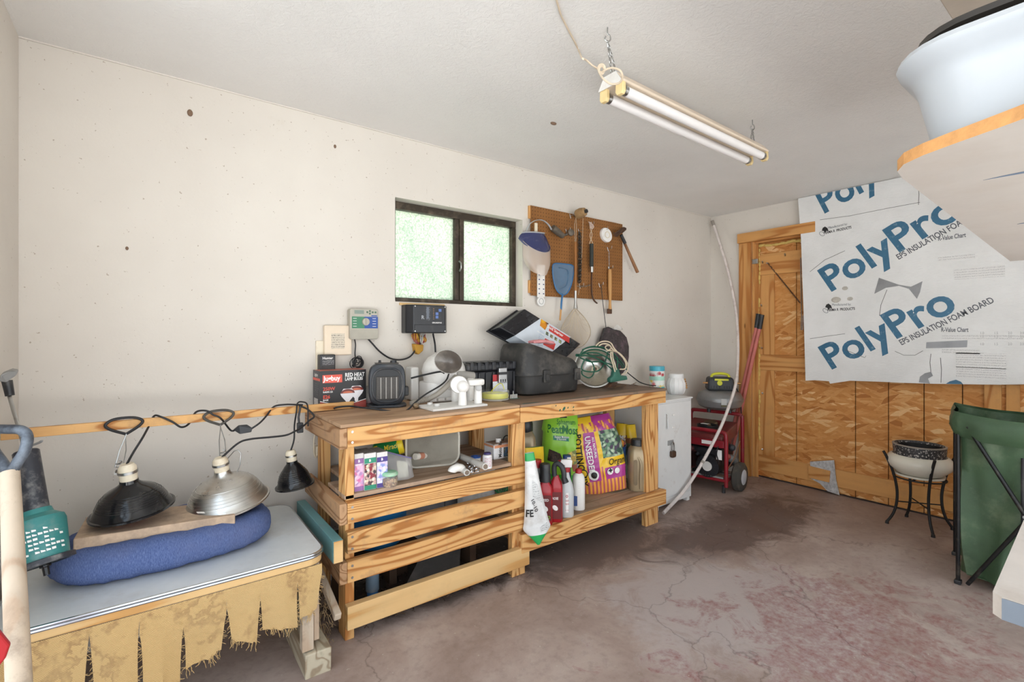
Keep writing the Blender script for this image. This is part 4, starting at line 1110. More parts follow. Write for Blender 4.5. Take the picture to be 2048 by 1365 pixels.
lt = obj('latch', MB().box(lx - .03, lx + .03, y0 - .028, y0 - .008, ZR + .085, ZR + .175), mat_alu('latch_silver', (190, 190, 190), .3), tb_, bevel=.004)
obj('latch_bar', MB().box(lx - .034, lx + .034, y0 - .034, y0 - .028, ZR + .135, ZR + .15), M('latch_dark', (40, 40, 42), .4), lt)
for i in range(3): obj('latch_slot', MB().box(lx - .02 + i * .016, lx - .015 + i * .016, y0 - .031, y0 - .027, ZR + .092, ZR + .108), INKB, lt)
patch(tb_, 'price_tag', V3(lx - .062, y0 - .006, ZR + .06), EX, EZ, 0, .105, -.03, .035, FINEPRINT('tag_print', (220, 222, 226), (60, 60, 66), .006, axis='z', dens=.4), off=.003)
patch(tb_, 'price_tag_red', V3(lx - .062, y0 - .006, ZR + .06), EX, EZ, 0, .03, .036, .075, RED, off=.003)
# ================================================================ big black case
x0, x1 = aty(1046, 760, 2.27).x, aty(1164, 760, 2.27).x
cs = thing('saw_case', 'big dusty black case with sloping lid and latches', 'tool case', ((x0 + x1) / 2, 2.4, ZR))
CASE = M('case_black', (46, 45, 44), .55, dirt=((112, 106, 98), .3, 7), bump=.15, bscale=180)
def case_ring(z, inset, y0=2.25, y1=2.58): return [(x, y, z) for x, y in rrect(x1 - x0 - inset * 2, y1 - y0 - inset * 2, max(.02, .085 - inset), 6, (x0 + x1) / 2, (y0 + y1) / 2)]
nR = len(case_ring(0, 0))
obj('case_base', loft([case_ring(ZR, .03), case_ring(ZR + .012, .012), case_ring(ZR + .10, .004), case_ring(ZR + .118, 0)], nR), CASE, cs, smooth=True)
def lid_ring(f, inset):
    out = []
    for x, y, _ in case_ring(0, inset):
        g = (x - x0) / (x1 - x0)
        ztop = .318 - max(0, g - .42) * .235 - max(0, .08 - g) * .3
        out.append((x, y, ZR + .122 + (ztop - .122) * f))
    return out
obj('case_lid', loft([lid_ring(0, 0), lid_ring(.35, .004), lid_ring(.78, .014), lid_ring(.94, .03), lid_ring(1.0, .06)], nR), CASE, cs, smooth=True)
obj('seam', MB().tube(case_ring(ZR + .12, -.002), .004, 6, closed=True), CASE, cs, smooth=True)
for u in (1092, 1153):
    p = aty(u, 742, 2.25)
    l_ = obj('latch', MB().box(p.x - .026, p.x + .026, 2.236, 2.252, ZR + .078, ZR + .155), CASE, cs, bevel=.004)
    obj('latch_grip', MB().box(p.x - .014, p.x + .014, 2.23, 2.236, ZR + .088, ZR + .13), CASE, l_, bevel=.003)
# pink glove on the case
gp = aty(1068, 688, 2.42)
PINK = M('pink_rubber', (222, 150, 152), .55)
gm = MB(); zg = ZR + .322
gl_ = thing('rubber_glove', 'pink rubber glove lying on top of the black case', 'glove', (gp.x, 2.42, zg - .004))
obj('palm', MB().ball((gp.x, 2.36, zg + .006), .05, 18, 10, sc=(1.1, .7, .26)), PINK, gl_, smooth=True)
for i, (dx, dy) in enumerate(((-.06, -.02), (-.065, .0), (-.06, .015))):
    obj('finger', MB().tube([(gp.x - .03, 2.36 + dy, zg + .006), (gp.x + dx - .02, 2.35 + dy * 1.6, zg + .003)], [.011, .008], 8), PINK, gl_, smooth=True)
obj('cuff', MB().tube([(gp.x + .03, 2.36, zg + .006), (gp.x + .10, 2.37, zg - .004)], [.03, .034], 12, flat=.4), PINK, gl_, smooth=True)
# ================================================================ seed-starter tray in its sleeve
A_, B_, C_, D_ = aty(1050, 618, 2.53), aty(1162, 688, 2.50), aty(1126, 722, 2.44), aty(1003, 672, 2.34)
D_ = A_ + (C_ - B_) * 1.12
B_ = A_ + (B_ - A_); C_ = B_ + (D_ - A_) * .92
st = thing('seed_tray', 'black seed-starting tray in a printed sleeve tilted on the case', 'seed tray', (A_ + C_) / 2)
e1 = (B_ - A_); e2 = (D_ - A_); nrm = e1.cross(e2).normalized()
if nrm.dot(O - A_) < 0: nrm = -nrm
th = .075
bk = -nrm * th
TRAYB = M('tray_black', (26, 26, 30), .3, var=.2, dirt=((104, 104, 108), .15, 10))
u1, u2 = e1.normalized(), e2.normalized()
rim = lambda g: [A_ + bk - u1 * g - u2 * g, B_ + bk + u1 * g - u2 * g, C_ + bk + u1 * g + u2 * g, D_ + bk - u1 * g + u2 * g]
r0 = rim(.018)
obj('tray', MB().hexa([A_, B_, C_, D_] + rim(.012)), TRAYB, st, bevel=.008)
obj('rim', MB().hexa(rim(.024) + [p + bk * .16 for p in rim(.024)]), TRAYB, st, bevel=.004)
for i in range(12):
    f = (i + .5) / 12
    for g0, g1 in ((.12, .26), (.46, .6), (.78, .92)):
        if .25 < f < .78: continue
        a_ = A_ + e1 * f + e2 * g0 + nrm * .002; b_ = A_ + e1 * f + e2 * g1 + nrm * .002
        obj('cell_ridge', MB().bar(a_, b_, .010, .004, nrm), TRAYB, st)
SLV = M('sleeve_print', (206, 214, 222), .35, var=.04)
s0, s1 = .26, .80
sk = .10
sl = [A_ + e1 * s0 + nrm * .004, A_ + e1 * s1 + nrm * .004, D_ + e1 * (s1 - .03) + nrm * .004, D_ + e1 * (s0 - .03) + nrm * .004]
obj('sleeve', MB().hexa(sl + [sl[0] + bk * 1.2 - u2 * .014, sl[1] + bk * 1.2 - u2 * .014, sl[2] + bk * 1.2 + u2 * .014, sl[3] + bk * 1.2 + u2 * .014]), SLV, st)
So = A_ + e1 * s0 + nrm * .0045; L1_ = e1.length * (s1 - s0); L2_ = e2.length
poly(st, 'flower_print', So, u1, -u2, [(0.002, -.004), (.075, -.004), (.05, -.07), (.0, -.06)], DOTS('sunflower', (196, 120, 30), [(226, 150, 40), (240, 190, 40), (70, 40, 24), (214, 120, 40)], 30))
patch(st, 'title_panel', So, u1, -u2, .085, L1_ - .012, -.058, -.012, M('title_red', (196, 56, 50), .4))
label_text(st, 'Seed Starter', .034, So + u1 * .09 + u2 * .05, u1, -u2, INKW, bold=.02, off=.0012, wscale=max(.5, (L1_ - .11) / .2))
label_text(st, 'Professional', .012, So + u1 * .09 + u2 * .024, u1, -u2, INKW, off=.0012)
poly(st, 'offer_panel', So, u1, -u2, [(.06, -.13), (.16, -.125), (.15, -.18), (.05, -.185)], M('title_red'))
label_text(st, 'INCLUDES', .014, So + u1 * .07 + u2 * .146, u1, -u2, INKW, bold=.02, off=.0012)
for i in range(4): patch(st, 'step_picture', So, u1, -u2, .06 + i * .042, .085 + i * .042, -.10, -.075, DOTS('steps', (120, 130, 110), [(60, 60, 60), (170, 190, 120), (120, 90, 60)], 60))
patch(st, 'small_print', So, u1, -u2, .004, .05, -L2_ + .02, -.085, FINEPRINT('sleeve_small', (206, 214, 222), (120, 140, 170), .006, axis='z', dens=.5))
# ================================================================ aluminium clamp lamp, green cord, rope on the bench
cl = thing('clamp_light', 'shiny aluminium reflector lamp tangled in green cord', 'clamp lamp', aty(1190, 778, 2.34))
ctr = aty(1190, 735, 2.36); nrm = (O - ctr).normalized(); nrm = (nrm + V3(0, 0, .25)).normalized()
Rr = .140
prf = [(Rr, 0), (Rr * .95, -.03), (Rr * .75, -.07), (Rr * .45, -.10), (.03, -.115), (.03, -.10), (Rr * .43, -.092), (Rr * .73, -.064), (Rr * .93, -.026), (Rr - .003, .001)]
obj('reflector', MB().lathe(prf, ctr, nrm, 40), mat_alu('reflector_alu', (222, 220, 216), .2), cl, smooth=True)
obj('reflector_rim', MB().lathe([(Rr - .003, -.003), (Rr + .005, -.003), (Rr + .005, .003), (Rr - .003, .003)], ctr, nrm, 40), ALU, cl, smooth=True)
sk_ = obj('socket', MB().lathe([(.0, -.10), (.026, -.10), (.026, -.055), (.022, -.05), (.015, -.055), (0, -.06)], ctr, nrm, 24), CREAM, cl, smooth=True)
obj('contact', MB().lathe([(.0, -.052), (.013, -.052), (.012, -.049), (0, -.048)], ctr, nrm, 16), RUST, sk_, smooth=True)
GRN = M('green_cord', (30, 86, 66), .5); GRNP = M('green_handle', (52, 104, 88), .45)
gc = thing('green_cord_coil', 'dark green extension cord bundled over the aluminium lamp', 'extension cord', aty(1195, 720, 2.3))
def px3(lst, y): return [aty(u, v, y + (w_[0] if w_ else 0)) for u, v, *w_ in lst]
loops = [
 [(1158, 712), (1170, 698), (1190, 693), (1212, 697), (1228, 708), (1236, 722), (1232, 742)],
 [(1160, 710), (1178, 706), (1200, 708), (1222, 722), (1234, 742), (1230, 750)],
 [(1156, 713), (1176, 712), (1202, 722), (1226, 742), (1232, 752)],
 [(1162, 708), (1182, 700), (1204, 702), (1226, 714), (1240, 728), (1246, 738)],
 [(1168, 720), (1164, 738), (1178, 744), (1196, 742), (1208, 730), (1214, 715), (1216, 702)],
 [(1160, 716), (1180, 724), (1200, 724), (1222, 730), (1240, 742)],
 [(1172, 718), (1184, 726), (1189, 740), (1186, 752), (1176, 756), (1166, 750), (1163, 742)],
 [(1168, 704), (1186, 712), (1206, 712), (1228, 724)],
 [(1166, 700), (1180, 695), (1200, 696), (1222, 706), (1242, 722), (1252, 740)]]
for i, L_ in enumerate(loops):
    obj('cord_loop', MB().tube(catmull([p + V3(0, random.uniform(-.006, .006), 0) for p in px3(L_, 2.225 + .006 * i)], 6), .0046, 8), GRN, gc, smooth=True)
obj('cord_tie', MB().cyl(aty(1153, 711, 2.26), aty(1162, 711, 2.26), .010, n=10), GRN, gc, smooth=True)
gh_ = thing('work_light_handle', 'green plastic lamp handle standing on the bench by the lamp', 'lamp handle', aty(1236, 765, 2.24))
hpoly = [(1231, 735), (1237, 738), (1243, 752), (1254, 752), (1256, 760), (1238, 763), (1222, 766), (1221, 758), (1228, 752)]
obj('grip', MB().prism([aty(u, v, 2.21) for u, v in hpoly], (0, .035, 0)), GRNP, gh_, bevel=.006, smooth=True)
obj('clamp_jaw', MB().prism([aty(u, v, 2.215) for u, v in ((1224, 766), (1236, 765), (1232, 774), (1215, 776))], (0, .03, 0)), RUST, gh_, bevel=.003)
ro = thing('rope_coil', 'looped white cotton rope hanging over the green cord', 'rope', aty(1225, 715, 2.26))
ropes = [[(1192, 692), (1200, 685), (1212, 683), (1222, 687), (1228, 697), (1236, 706), (1246, 716), (1252, 728), (1250, 738), (1240, 739)],
         [(1198, 692), (1206, 688), (1218, 690), (1226, 700), (1240, 708), (1252, 722), (1256, 736), (1252, 746), (1244, 749)],
         [(1222, 704), (1222, 716), (1226, 730), (1230, 744)], [(1225, 704), (1226, 718), (1230, 732), (1233, 740)],
         [(1210, 696), (1213, 692), (1219, 692), (1222, 697), (1216, 701), (1211, 697)], [(1214, 702), (1224, 702), (1236, 706), (1244, 714)]]
for i, L_ in enumerate(ropes):
    obj('rope_loop', MB().tube(catmull(px3(L_, 2.195 + .005 * i), 7), .0046, 8), TWINE, ro, smooth=True)
# mesh bag hanging on its cord
mbag = thing('mesh_bag', 'dark mesh drawstring bag hanging below the pegboard', 'mesh bag', aty(1230, 752, 2.58))
MESH = M('dark_mesh', (66, 58, 58), .9, var=.45, scale=60, dirt=((120, 96, 104), .3, 14))
bp_ = [(1210, 657), (1216, 655), (1228, 660), (1240, 663), (1249, 672), (1254, 692), (1254, 715), (1250, 738), (1240, 752), (1222, 752), (1206, 735), (1200, 705), (1202, 680)]
bcx, bcy = 1228, 705
def bagfn(u, v):
    k = len(bp_); f = u * k; i = int(f) % k; g = f - int(f)
    a = bp_[i]; b = bp_[(i + 1) % k]; r = v
    uu = bcx + ((a[0] * (1 - g) + b[0] * g) - bcx) * r; vv = bcy + ((a[1] * (1 - g) + b[1] * g) - bcy) * r
    p = aty(uu, vv, 2.58)
    dd = .075 * math.sqrt(max(0, 1 - r * r)) + .010 * noise.noise(p * 22) * (1 - r)
    return p + V3(0, -dd, 0)
m_ = MB().grid(bagfn, 39, 10, closeu=True)
m_.prism([aty(u, v, 2.578) for u, v in bp_], (0, .02, 0))
obj('bag_body', m_, MESH, mbag, smooth=True)
obj('bag_hem', MB().tube([bagfn(f, 1.0) for f in (12.2 / 13, 0, .5 / 13, 1 / 13, 2 / 13, 3 / 13, 4 / 13)], .0045, 6), BLK, mbag, smooth=True)
obj('drawstring', MB().tube([aty(1202, 570, 2.585), aty(1204, 590, 2.585), aty(1208, 625, 2.585), aty(1212, 656, 2.575)], .0028, 6), CORD, mbag, smooth=True)
obj('clear_wrap', MB().grid(lambda u, v: aty(1224 + 22 * u, 662 - 10 * v * math.sin(PI * u) - 2, 2.57 - .02 * v) , 8, 4), mat_clear('clear_wrap_film', a=.3), mbag, smooth=True)
# twigs and odds at the end of the bench
m_ = MB()
for (u0, v0, u1_, v1_) in ((1222, 771, 1238, 768), (1228, 774, 1244, 765), (1235, 772, 1252, 767), (1260, 768, 1272, 762), (1266, 766, 1276, 768)):
    m_.tube([atz(u0, v0 + 3, ZR + .004), atz(u1_, v1_ + 4, ZR + .006)], .0022, 6)
obj('twig_litter', m_, M('twig', (132, 104, 78), .8), smooth=True, kind='stuff', label='scatter of thin dry twigs on the right end of the bench', cat='twigs')
cord('bench_lead', [aty(1254, 745, 2.5), aty(1270, 758, 2.46), aty(1282, 766, 2.42), aty(1300, 771, 2.35), aty(1312, 772, 2.3)], .004, 'thin dark lead trailing over the right end of the bench')

# ================================================================ on the wall above the bench
CTRL = M('controller_grey', (176, 170, 156), .5, var=.03)
c0, c1_ = aty(700, 617, YW - .05), aty(757, 679, YW - .05)
sc = thing('sprinkler_controller', 'grey sprinkler controller with dial on the wall above the bulb carton', 'controller', ((c0.x + c1_.x) / 2, YW - .02, c1_.z))
W = c1_.x - c0.x; Hh = c0.z - c1_.z
obj('case', MB().prism([(c0.x + W / 2 + x, YW - .05, c1_.z + Hh / 2 + z) for x, z in rrect(W, Hh, .012, 4)], (0, .049, 0)), CTRL, sc, bevel=.004)
so_ = V3(c0.x, YW - .05, c1_.z)
patch(sc, 'lower_cover', so_, EX, EZ, .004, W - .004, .006, Hh * .33, M('controller_cover', (166, 160, 146), .5), th=.003)
patch(sc, 'green_panel', so_, EX, EZ, .01, W * .5, Hh * .36, Hh * .74, M('panel_green', (62, 126, 92), .45))
patch(sc, 'blue_panel', so_, EX, EZ, W * .5, W - .004, Hh * .36, Hh * .74, M('panel_blue', (34, 74, 150), .45))
patch(sc, 'screen', so_, EX, EZ, .024, W * .48, Hh * .83, Hh * .95, M('lcd', (126, 140, 128), .2))
for (a, b) in ((.60, .89), (.69, .93), (.69, .845), (.79, .89), (.89, .89)):
    obj('button', MB().lathe([(0, 0), (.0055, 0), (.0045, .003), (0, .003)], so_ + V3(W * a, -.0005, Hh * b), (0, -1, 0), 10), M('button_green', (84, 116, 96), .5), sc)
dl = obj('dial', MB().lathe([(0, 0), (.021, 0), (.019, .009), (0, .010)], so_ + V3(W * .54, -.001, Hh * .575), (0, -1, 0), 28), CTRL, sc, smooth=True)
obj('dial_grip', MB().box(-.003, .003, -.018, -.011, -.018, .018).xf(Matrix.Translation(so_ + V3(W * .54, 0, Hh * .575))), CTRL, dl)
m_ = MB()
for i in range(4):
    for sgn, mx in ((-1, .1), (1, .78)):
        m_.add([so_ + V3(W * mx + k_ * .02, -.0012, Hh * (.42 + i * .085) + e * .0022) for k_, e in ((0, 0), (1, 0), (1, 1), (0, 1))], [(0, 1, 2, 3)])
obj('dial_marks', m_, INKW, sc)
patch(sc, 'maker_badge', so_, EX, EZ, W * .74, W * .95, Hh * .755, Hh * .79, M('panel_blue'))
cord('controller_lead', [aty(709, 678, YW - .03), aty(711, 690, YW - .02), aty(710, 708, YW - .02), aty(711, 716, YW - .03)], .0035, 'short black wire dropping from the sprinkler controller to a coil')
m_ = MB()
cc_ = aty(713, 722, YW - .03)
for i in range(7):
    m_.torus(cc_ + V3(random.uniform(-.012, .012), -.003 * i, random.uniform(-.012, .008)), random.uniform(.018, .032), .0024, (random.uniform(-.3, .3), 1, random.uniform(-.3, .3)), 18, 6)
m_.tube([aty(706, 734, YW - .03), aty(712, 720, YW - .04)], .008, 8)
obj('wire_coil', m_, CORD, smooth=True, label='small bundled coil of black wire hanging behind the bulb carton', cat='wire coil')
cord('controller_cable', [aty(735, 677, YW - .03), aty(745, 688, YW - .03), aty(760, 704, YW - .03), aty(780, 717, YW - .03), aty(800, 720, YW - .03), aty(818, 715, YW - .03), aty(829, 703, YW - .03), aty(832, 690, YW - .02)], .0048, 'black cable sagging along the wall between the two controllers')
# beige cover plates and plug adaptor
BEI = M('beige_plate', (228, 210, 186), .55, var=.04, dirt=((176, 146, 112), .2, 6))
p0, p1_ = aty(648, 651, YW - .02), aty(703, 710, YW - .02)
cp = thing('cover_box', 'old beige electrical cover box with a faded diagram', 'cover box', ((p0.x + p1_.x) / 2, YW - .01, p1_.z))
obj('box', MB().box(p0.x, p1_.x, YW - .028, YW, p1_.z, p0.z), BEI, cp, bevel=.006)
po = V3(p0.x, YW - .028, p1_.z)
patch(cp, 'diagram', po, EX, EZ, .035, .105, .035, .115, FINEPRINT('diagram_print', (206, 194, 174), (108, 100, 94), .012, axis='z', dens=.45))
p0, p1_ = aty(632, 682, YW - .01), aty(651, 742, YW - .01)
obj('blank_plate', MB().box(p0.x, p1_.x, YW - .010, YW, p1_.z, p0.z), CREAM, bevel=.003, label='narrow cream blank plate behind the plug adaptor', cat='cover plate')
p0, p1_ = aty(639, 710, YW - .05), aty(670, 738, YW - .05)
ad = thing('plug_adaptor', 'black plug-in power adaptor above the bulb carton', 'power adaptor', ((p0.x + p1_.x) / 2, YW - .03, p1_.z))
obj('adaptor_body', MB().box(p0.x, p1_.x, YW - .06, YW - .010, p1_.z - .03, p0.z), BLK, ad, bevel=.005)
label_text(ad, 'Hunter', .018, V3(p0.x + .012, YW - .06, p0.z - .024), EX, EZ, INKW, bold=.02)
patch(ad, 'rating_print', V3(p0.x, YW - .06, p0.z), EX, EZ, .012, .07, -.055, -.03, FINEPRINT('adaptor_print', (34, 35, 38), (170, 170, 170), .005, axis='z', dens=.5))
# pump controller
c0, c1_ = aty(817, 611, YW - .10), aty(900, 667, YW - .10)
pc = thing('pump_controller', 'black pump controller box below the window', 'controller', ((c0.x + c1_.x) / 2, YW - .05, c1_.z))
W = c1_.x - c0.x; Hh = .165; z0 = c1_.z
PCB = M('controller_black', (28, 28, 32), .3, var=.1, dirt=((70, 66, 62), .15, 8))
prof = [(c0.x + .0, YW), (c0.x - .0, YW - .06), (c0.x + .035, YW - .10), (c1_.x - .03, YW - .10), (c1_.x, YW - .06), (c1_.x, YW)]
obj('housing', MB().prism([(x, y, z0) for x, y in prof], (0, 0, Hh)), PCB, pc, bevel=.006)
po = V3(c0.x + .035, YW - .10, z0); W2 = c1_.x - .03 - c0.x - .035
obj('lower_lip', MB().box(po.x + .002, po.x + W2 - .002, YW - .104, YW - .10, z0 + .004, z0 + .05), PCB, pc, bevel=.002)
patch(pc, 'display_strip', po, EX, EZ, W2 * .38, W2 * .46, .085, .15, M('strip_grey', (104, 110, 120), .4))
patch(pc, 'legend', po, EX, EZ, W2 * .37, W2 * .5, .075, .155, FINEPRINT('pump_legend', (30, 30, 34), (160, 164, 170), .007, axis='z', dens=.45), off=.0002, th=.0001)
for (a, b) in ((.82, .135), (.72, .115), (.72, .095)): patch(pc, 'touch_button', po, EX, EZ, W2 * a - .01, W2 * a + .008, b - .008, b + .008, M('touch_blue', (90, 116, 176), .4), th=.001)
for i in range(7): patch(pc, 'status_light', po, EX, EZ, W2 * .60, W2 * .60 + .004, .082 + i * .010, .086 + i * .010, M('amber_dot', (176, 130, 80), .4))
label_text(pc, 'R', .03, po + V3(W2 * .22, 0, .082), EX, EZ, M('ink_grey', (170, 172, 176), .5), bold=.02)
label_text(pc, 'GRUNDFOS', .0115, po + V3(W2 * .56, 0, .058), EX, EZ, INKW, bold=.02, spacing=1.05)
for x_ in (po.x + .004, po.x + W2 - .006):
    for zz in (.012, Hh - .01): obj('screw', MB().cyl((x_, YW - .1045, z0 + zz), (x_, YW - .1005, z0 + zz), .004, n=8), STEEL, pc)
cord('pump_lead', [aty(866, 668, YW - .05), aty(868, 678, YW - .04), aty(870, 690, YW - .03), aty(871, 705, YW - .03)], .0055, 'black lead dropping from the pump controller behind the white appliance')
# yellow foam lump with wires under it
nest = thing('wire_bundle', 'ochre foam and loose coloured wires below the pump controller', 'wire bundle', aty(836, 708, YW - .02))
OCH = M('ochre_foam', (196, 146, 56), .8, var=.2, bump=.4, bscale=50)
m_ = MB()
for (u, v, r) in ((833, 674, .026), (843, 680, .03), (828, 671, .016)): m_.ball(aty(u, v, YW - .03), r, 12, 8, sc=(1.1, .8, .8))
for p in m_.v: p += V3(0, 0, .008 * noise.noise(p * 40))
obj('foam_lump', m_, OCH, nest, smooth=True, kind='stuff')
obj('conduit_end', MB().prism([aty(u, v, YW - .045) for u, v in ((829, 688), (848, 690), (847, 702), (838, 710), (832, 705))], (0, .045, 0)), OCH, nest, bevel=.006)
for i, col_ in enumerate(((150, 60, 60), (150, 60, 60), (40, 40, 42), (200, 196, 188), (200, 196, 188))):
    pts = [aty(826 + i * 5, 668, YW - .04), aty(828 + i * 5 + random.uniform(-3, 3), 680, YW - .06 - .004 * i), aty(836 + i * 2, 688 + random.uniform(-3, 3), YW - .06), aty(846 + random.uniform(-3, 3), 684 - i * 3, YW - .05), aty(850, 668, YW - .04)]
    obj('wire', MB().tube(catmull(pts, 5), .0028, 6), M('wire_%d' % i, col_, .5), nest, smooth=True)
# wasp nests on wall and ceiling, outlet
MUD = M('mud_nest', (122, 98, 80), .95, var=.3, bump=.5)
for (u, v, r, lb) in ((380, 226, .016, 'brown mud wasp nest high on the left of the long wall'), (670, 293, .010, 'small mud spot on the long wall left of the window'), (254, 497, .008, 'tiny mud spot low on the blank left wall area')):
    obj('mud_nest', MB().ball(aty(u, v, YW - .002), r, 10, 7, sc=(.7, .5, 1)), MUD, smooth=True, label=lb, cat='wasp nest')
obj('mud_nest', MB().ball(atz(1107, 247, ZC - .003), .02, 10, 7, sc=(1, .6, .4)), MUD, smooth=True, label='brown mud wasp nest stuck on the ceiling', cat='wasp nest')
ou = aty(1252, 834, YW - .006)
oo = thing('wall_outlet', 'white wall outlet with plugged-in lead under the bench', 'outlet', (ou.x, YW - .005, ou.z - .06))
obj('outlet_plate', MB().box(ou.x - .04, ou.x + .04, YW - .008, YW, ou.z - .06, ou.z + .055), WHT, oo, bevel=.003)
obj('plug', MB().box(ou.x + .0, ou.x + .03, YW - .04, YW - .008, ou.z + .01, ou.z + .045), BLK, oo, bevel=.004)
obj('lead', MB().tube(catmull([aty(1262, 822, YW - .03), aty(1264, 838, YW - .03), aty(1276, 846, YW - .03), aty(1294, 846, YW - .03)], 6), .003, 6), CORD, oo, smooth=True)
ou = aty(630, 895, YW - .02)
obj('cable_loop', MB().tube(catmull([aty(632, 862, YW - .02), aty(628, 880, YW - .02), aty(628, 905, YW - .02), aty(632, 915, YW - .02), aty(635, 900, YW - .02)], 6), .004, 8), CREAM, smooth=True, label='pale cable loop on the wall behind the bench end', cat='cable')
obj('cable_box', MB().box(ou.x + .003, ou.x + .03, YW - .03, YW, ou.z - .045, ou.z + .005), CREAM, bevel=.004, label='small cream junction box behind the bench end', cat='junction box')
# ================================================================ pegboard and what hangs on it
YP = YW - .022           # pegboard face
pa, pb_, pc_, pd = aty(1062, 411, YP), aty(1245, 449, YP), aty(1246, 602, YP), aty(1060, 591, YP)
x0, x1, z0, z1 = pa.x, pb_.x, pd.z - .003, (pa.z + pb_.z) / 2
peg = thing('pegboard', 'brown perforated hardboard panel on the wall right of the window', 'pegboard', ((x0 + x1) / 2, YP, z0))
obj('panel', MB().hexa([(x0, YP, pd.z), (x1, YP, pc_.z), (x1, YP + .006, pc_.z), (x0, YP + .006, pd.z), (x0, YP, pa.z), (x1, YP, pb_.z), (x1, YP + .006, pb_.z), (x0, YP + .006, pa.z)]), mat_peg(), peg)
for zz in (z1 - .09, z0 + .02): obj('batten', MB().box(x0 - .012, x0 + .02, YP + .006, YW - .0005, zz, zz + .09), PZ, peg, bevel=.002)
obj('batten', MB().box(x1 - .03, x1 - .01, YP + .006, YW - .0005, z0 + .02, z1 - .04), PZ, peg, bevel=.002)
def hook(u, v, L=.04, nm='wire hook on the pegboard'):
    p = aty(u, v, YP)
    m = MB().tube([p + V3(0, .004, 0), p + V3(0, -L, 0), p + V3(0, -L, .018)], .0022, 6).tube([p + V3(-.012, -.003, .012), p + V3(0, -.003, -.02)], .0022, 6)
    return obj('peg_hook', m, STEEL, peg, smooth=True)
for (u, v) in ((1141, 432), (1158, 462), (1216, 498), (1199, 570), (1180, 450), (1208, 460), (1228, 468), (1133, 462), (1218, 537), (1160, 572)): hook(u, v)
# ---- face shield
fs = thing('face_shield', 'clear face shield with blue visor hanging at the left of the pegboard', 'face shield', aty(1080, 552, 2.50))
fc = aty(1082, 482, 2.49); tt = fc.x * VX + fc.y * VY; sca = tt / F
def cap(u, v):           # u 0..1 left-right, v 0..1 down
    a = PI * (u - .5) * .92
    return a
Wv = 35 * sca
def shield(u, v):
    a = PI * (u - .5) * .85; vv = v
    wid = Wv * (1.0 - .42 * max(0, vv - .55) ** 1.6 * 3.0)
    x = fc.x + wid * math.sin(a) / math.sin(PI * .425); y = 2.56 - .085 * math.cos(a) * 1.1
    top_ = fc.z + .02 - .10 * math.cos(a); bot_ = fc.z - 70 * sca + .05 * (abs(u - .5) * 2) ** 2
    zc_ = top_ + (bot_ - top_) * vv
    return (x, y, zc_)
obj('clear_visor', MB().grid(shield, 20, 12), mat_clear('visor_plastic', (206, 190, 176), .62, .2), fs, smooth=True)
BLUV = M('blue_visor', (44, 52, 96), .25, coat=.4, dirt=((110, 116, 140), .25, 8))
def crown(u, v):
    a = PI * (u - .5) * .98
    rr = 1.0 - .0 * v
    x = fc.x + Wv * 1.06 * math.sin(a) * (1 - .25 * (1 - v) ** 2)
    y = 2.575 - (.10 * math.cos(a)) * (.35 + .65 * v)
    z = fc.z + .065 * (1 - v) - v * (.10 * math.cos(a) - .02) + .02 * (u - .5) * (1 - v)
    return (x, y, z)
obj('blue_crown', MB().grid(crown, 20, 8), BLUV, fs, smooth=True)
obj('crown_rim', MB().tube([crown(i / 20, 1.0) for i in range(21)], .006, 8), BLUV, fs, smooth=True)
STR = M('grey_strap', (176, 178, 180), .4)
obj('headband', MB().tube([crown(i / 20, 0.0) for i in range(21)], .010, 8, flat=.5), STR, fs, smooth=True)
arc = [(1051, 478), (1053, 462), (1060, 448), (1072, 441), (1085, 441), (1097, 450), (1104, 462)]
obj('head_strap', MB().tube(catmull([aty(u, v, 2.575) for u, v in arc], 5), .009, 8, flat=.35), STR, fs, smooth=True)
obj('buckle', MB().box(-.012, .012, -.004, .004, -.03, .03).xf(Matrix.Translation(aty(1072, 455, 2.575))), CREAM, fs, bevel=.002)
# ---- thermometer
tmx = thing('wall_thermometer', 'white wall thermometer showing below the face shield', 'thermometer', aty(1083, 615, 2.60))
tp_ = [aty(u, v, YP - .012) for u, v in ((1075, 530), (1090, 530), (1090, 595), (1075, 595))]
cen = aty(1083, 603, YP - .012)
obj('scale_plate', MB().prism(tp_, (0, .008, 0)), WHT, tmx, bevel=.002)
obj('round_base', MB().lathe([(0, 0), (.036, 0), (.034, .006), (0, .006)], cen + V3(0, .009, 0), (0, -1, 0), 28), WHT, tmx, smooth=True)
obj('dial_ring', MB().torus(cen + V3(0, .001, 0), .020, .0014, (0, 1, 0), 24, 6), GREYP, tmx, smooth=True)
m_ = MB()
for i in range(6):
    for s_ in (-1, 1):
        p = tp_[3].lerp(tp_[0], .12 + i * .145) + V3(.036 + s_ * .020, -.0006, 0)
        m_.add([p + V3(-.006, 0, -.004), p + V3(.006, 0, -.004), p + V3(.006, 0, .004), p + V3(-.006, 0, .004)], [(0, 1, 2, 3)])
obj('scale_marks', m_, M('ink_navy', (70, 76, 110), .5), tmx, kind='stuff')
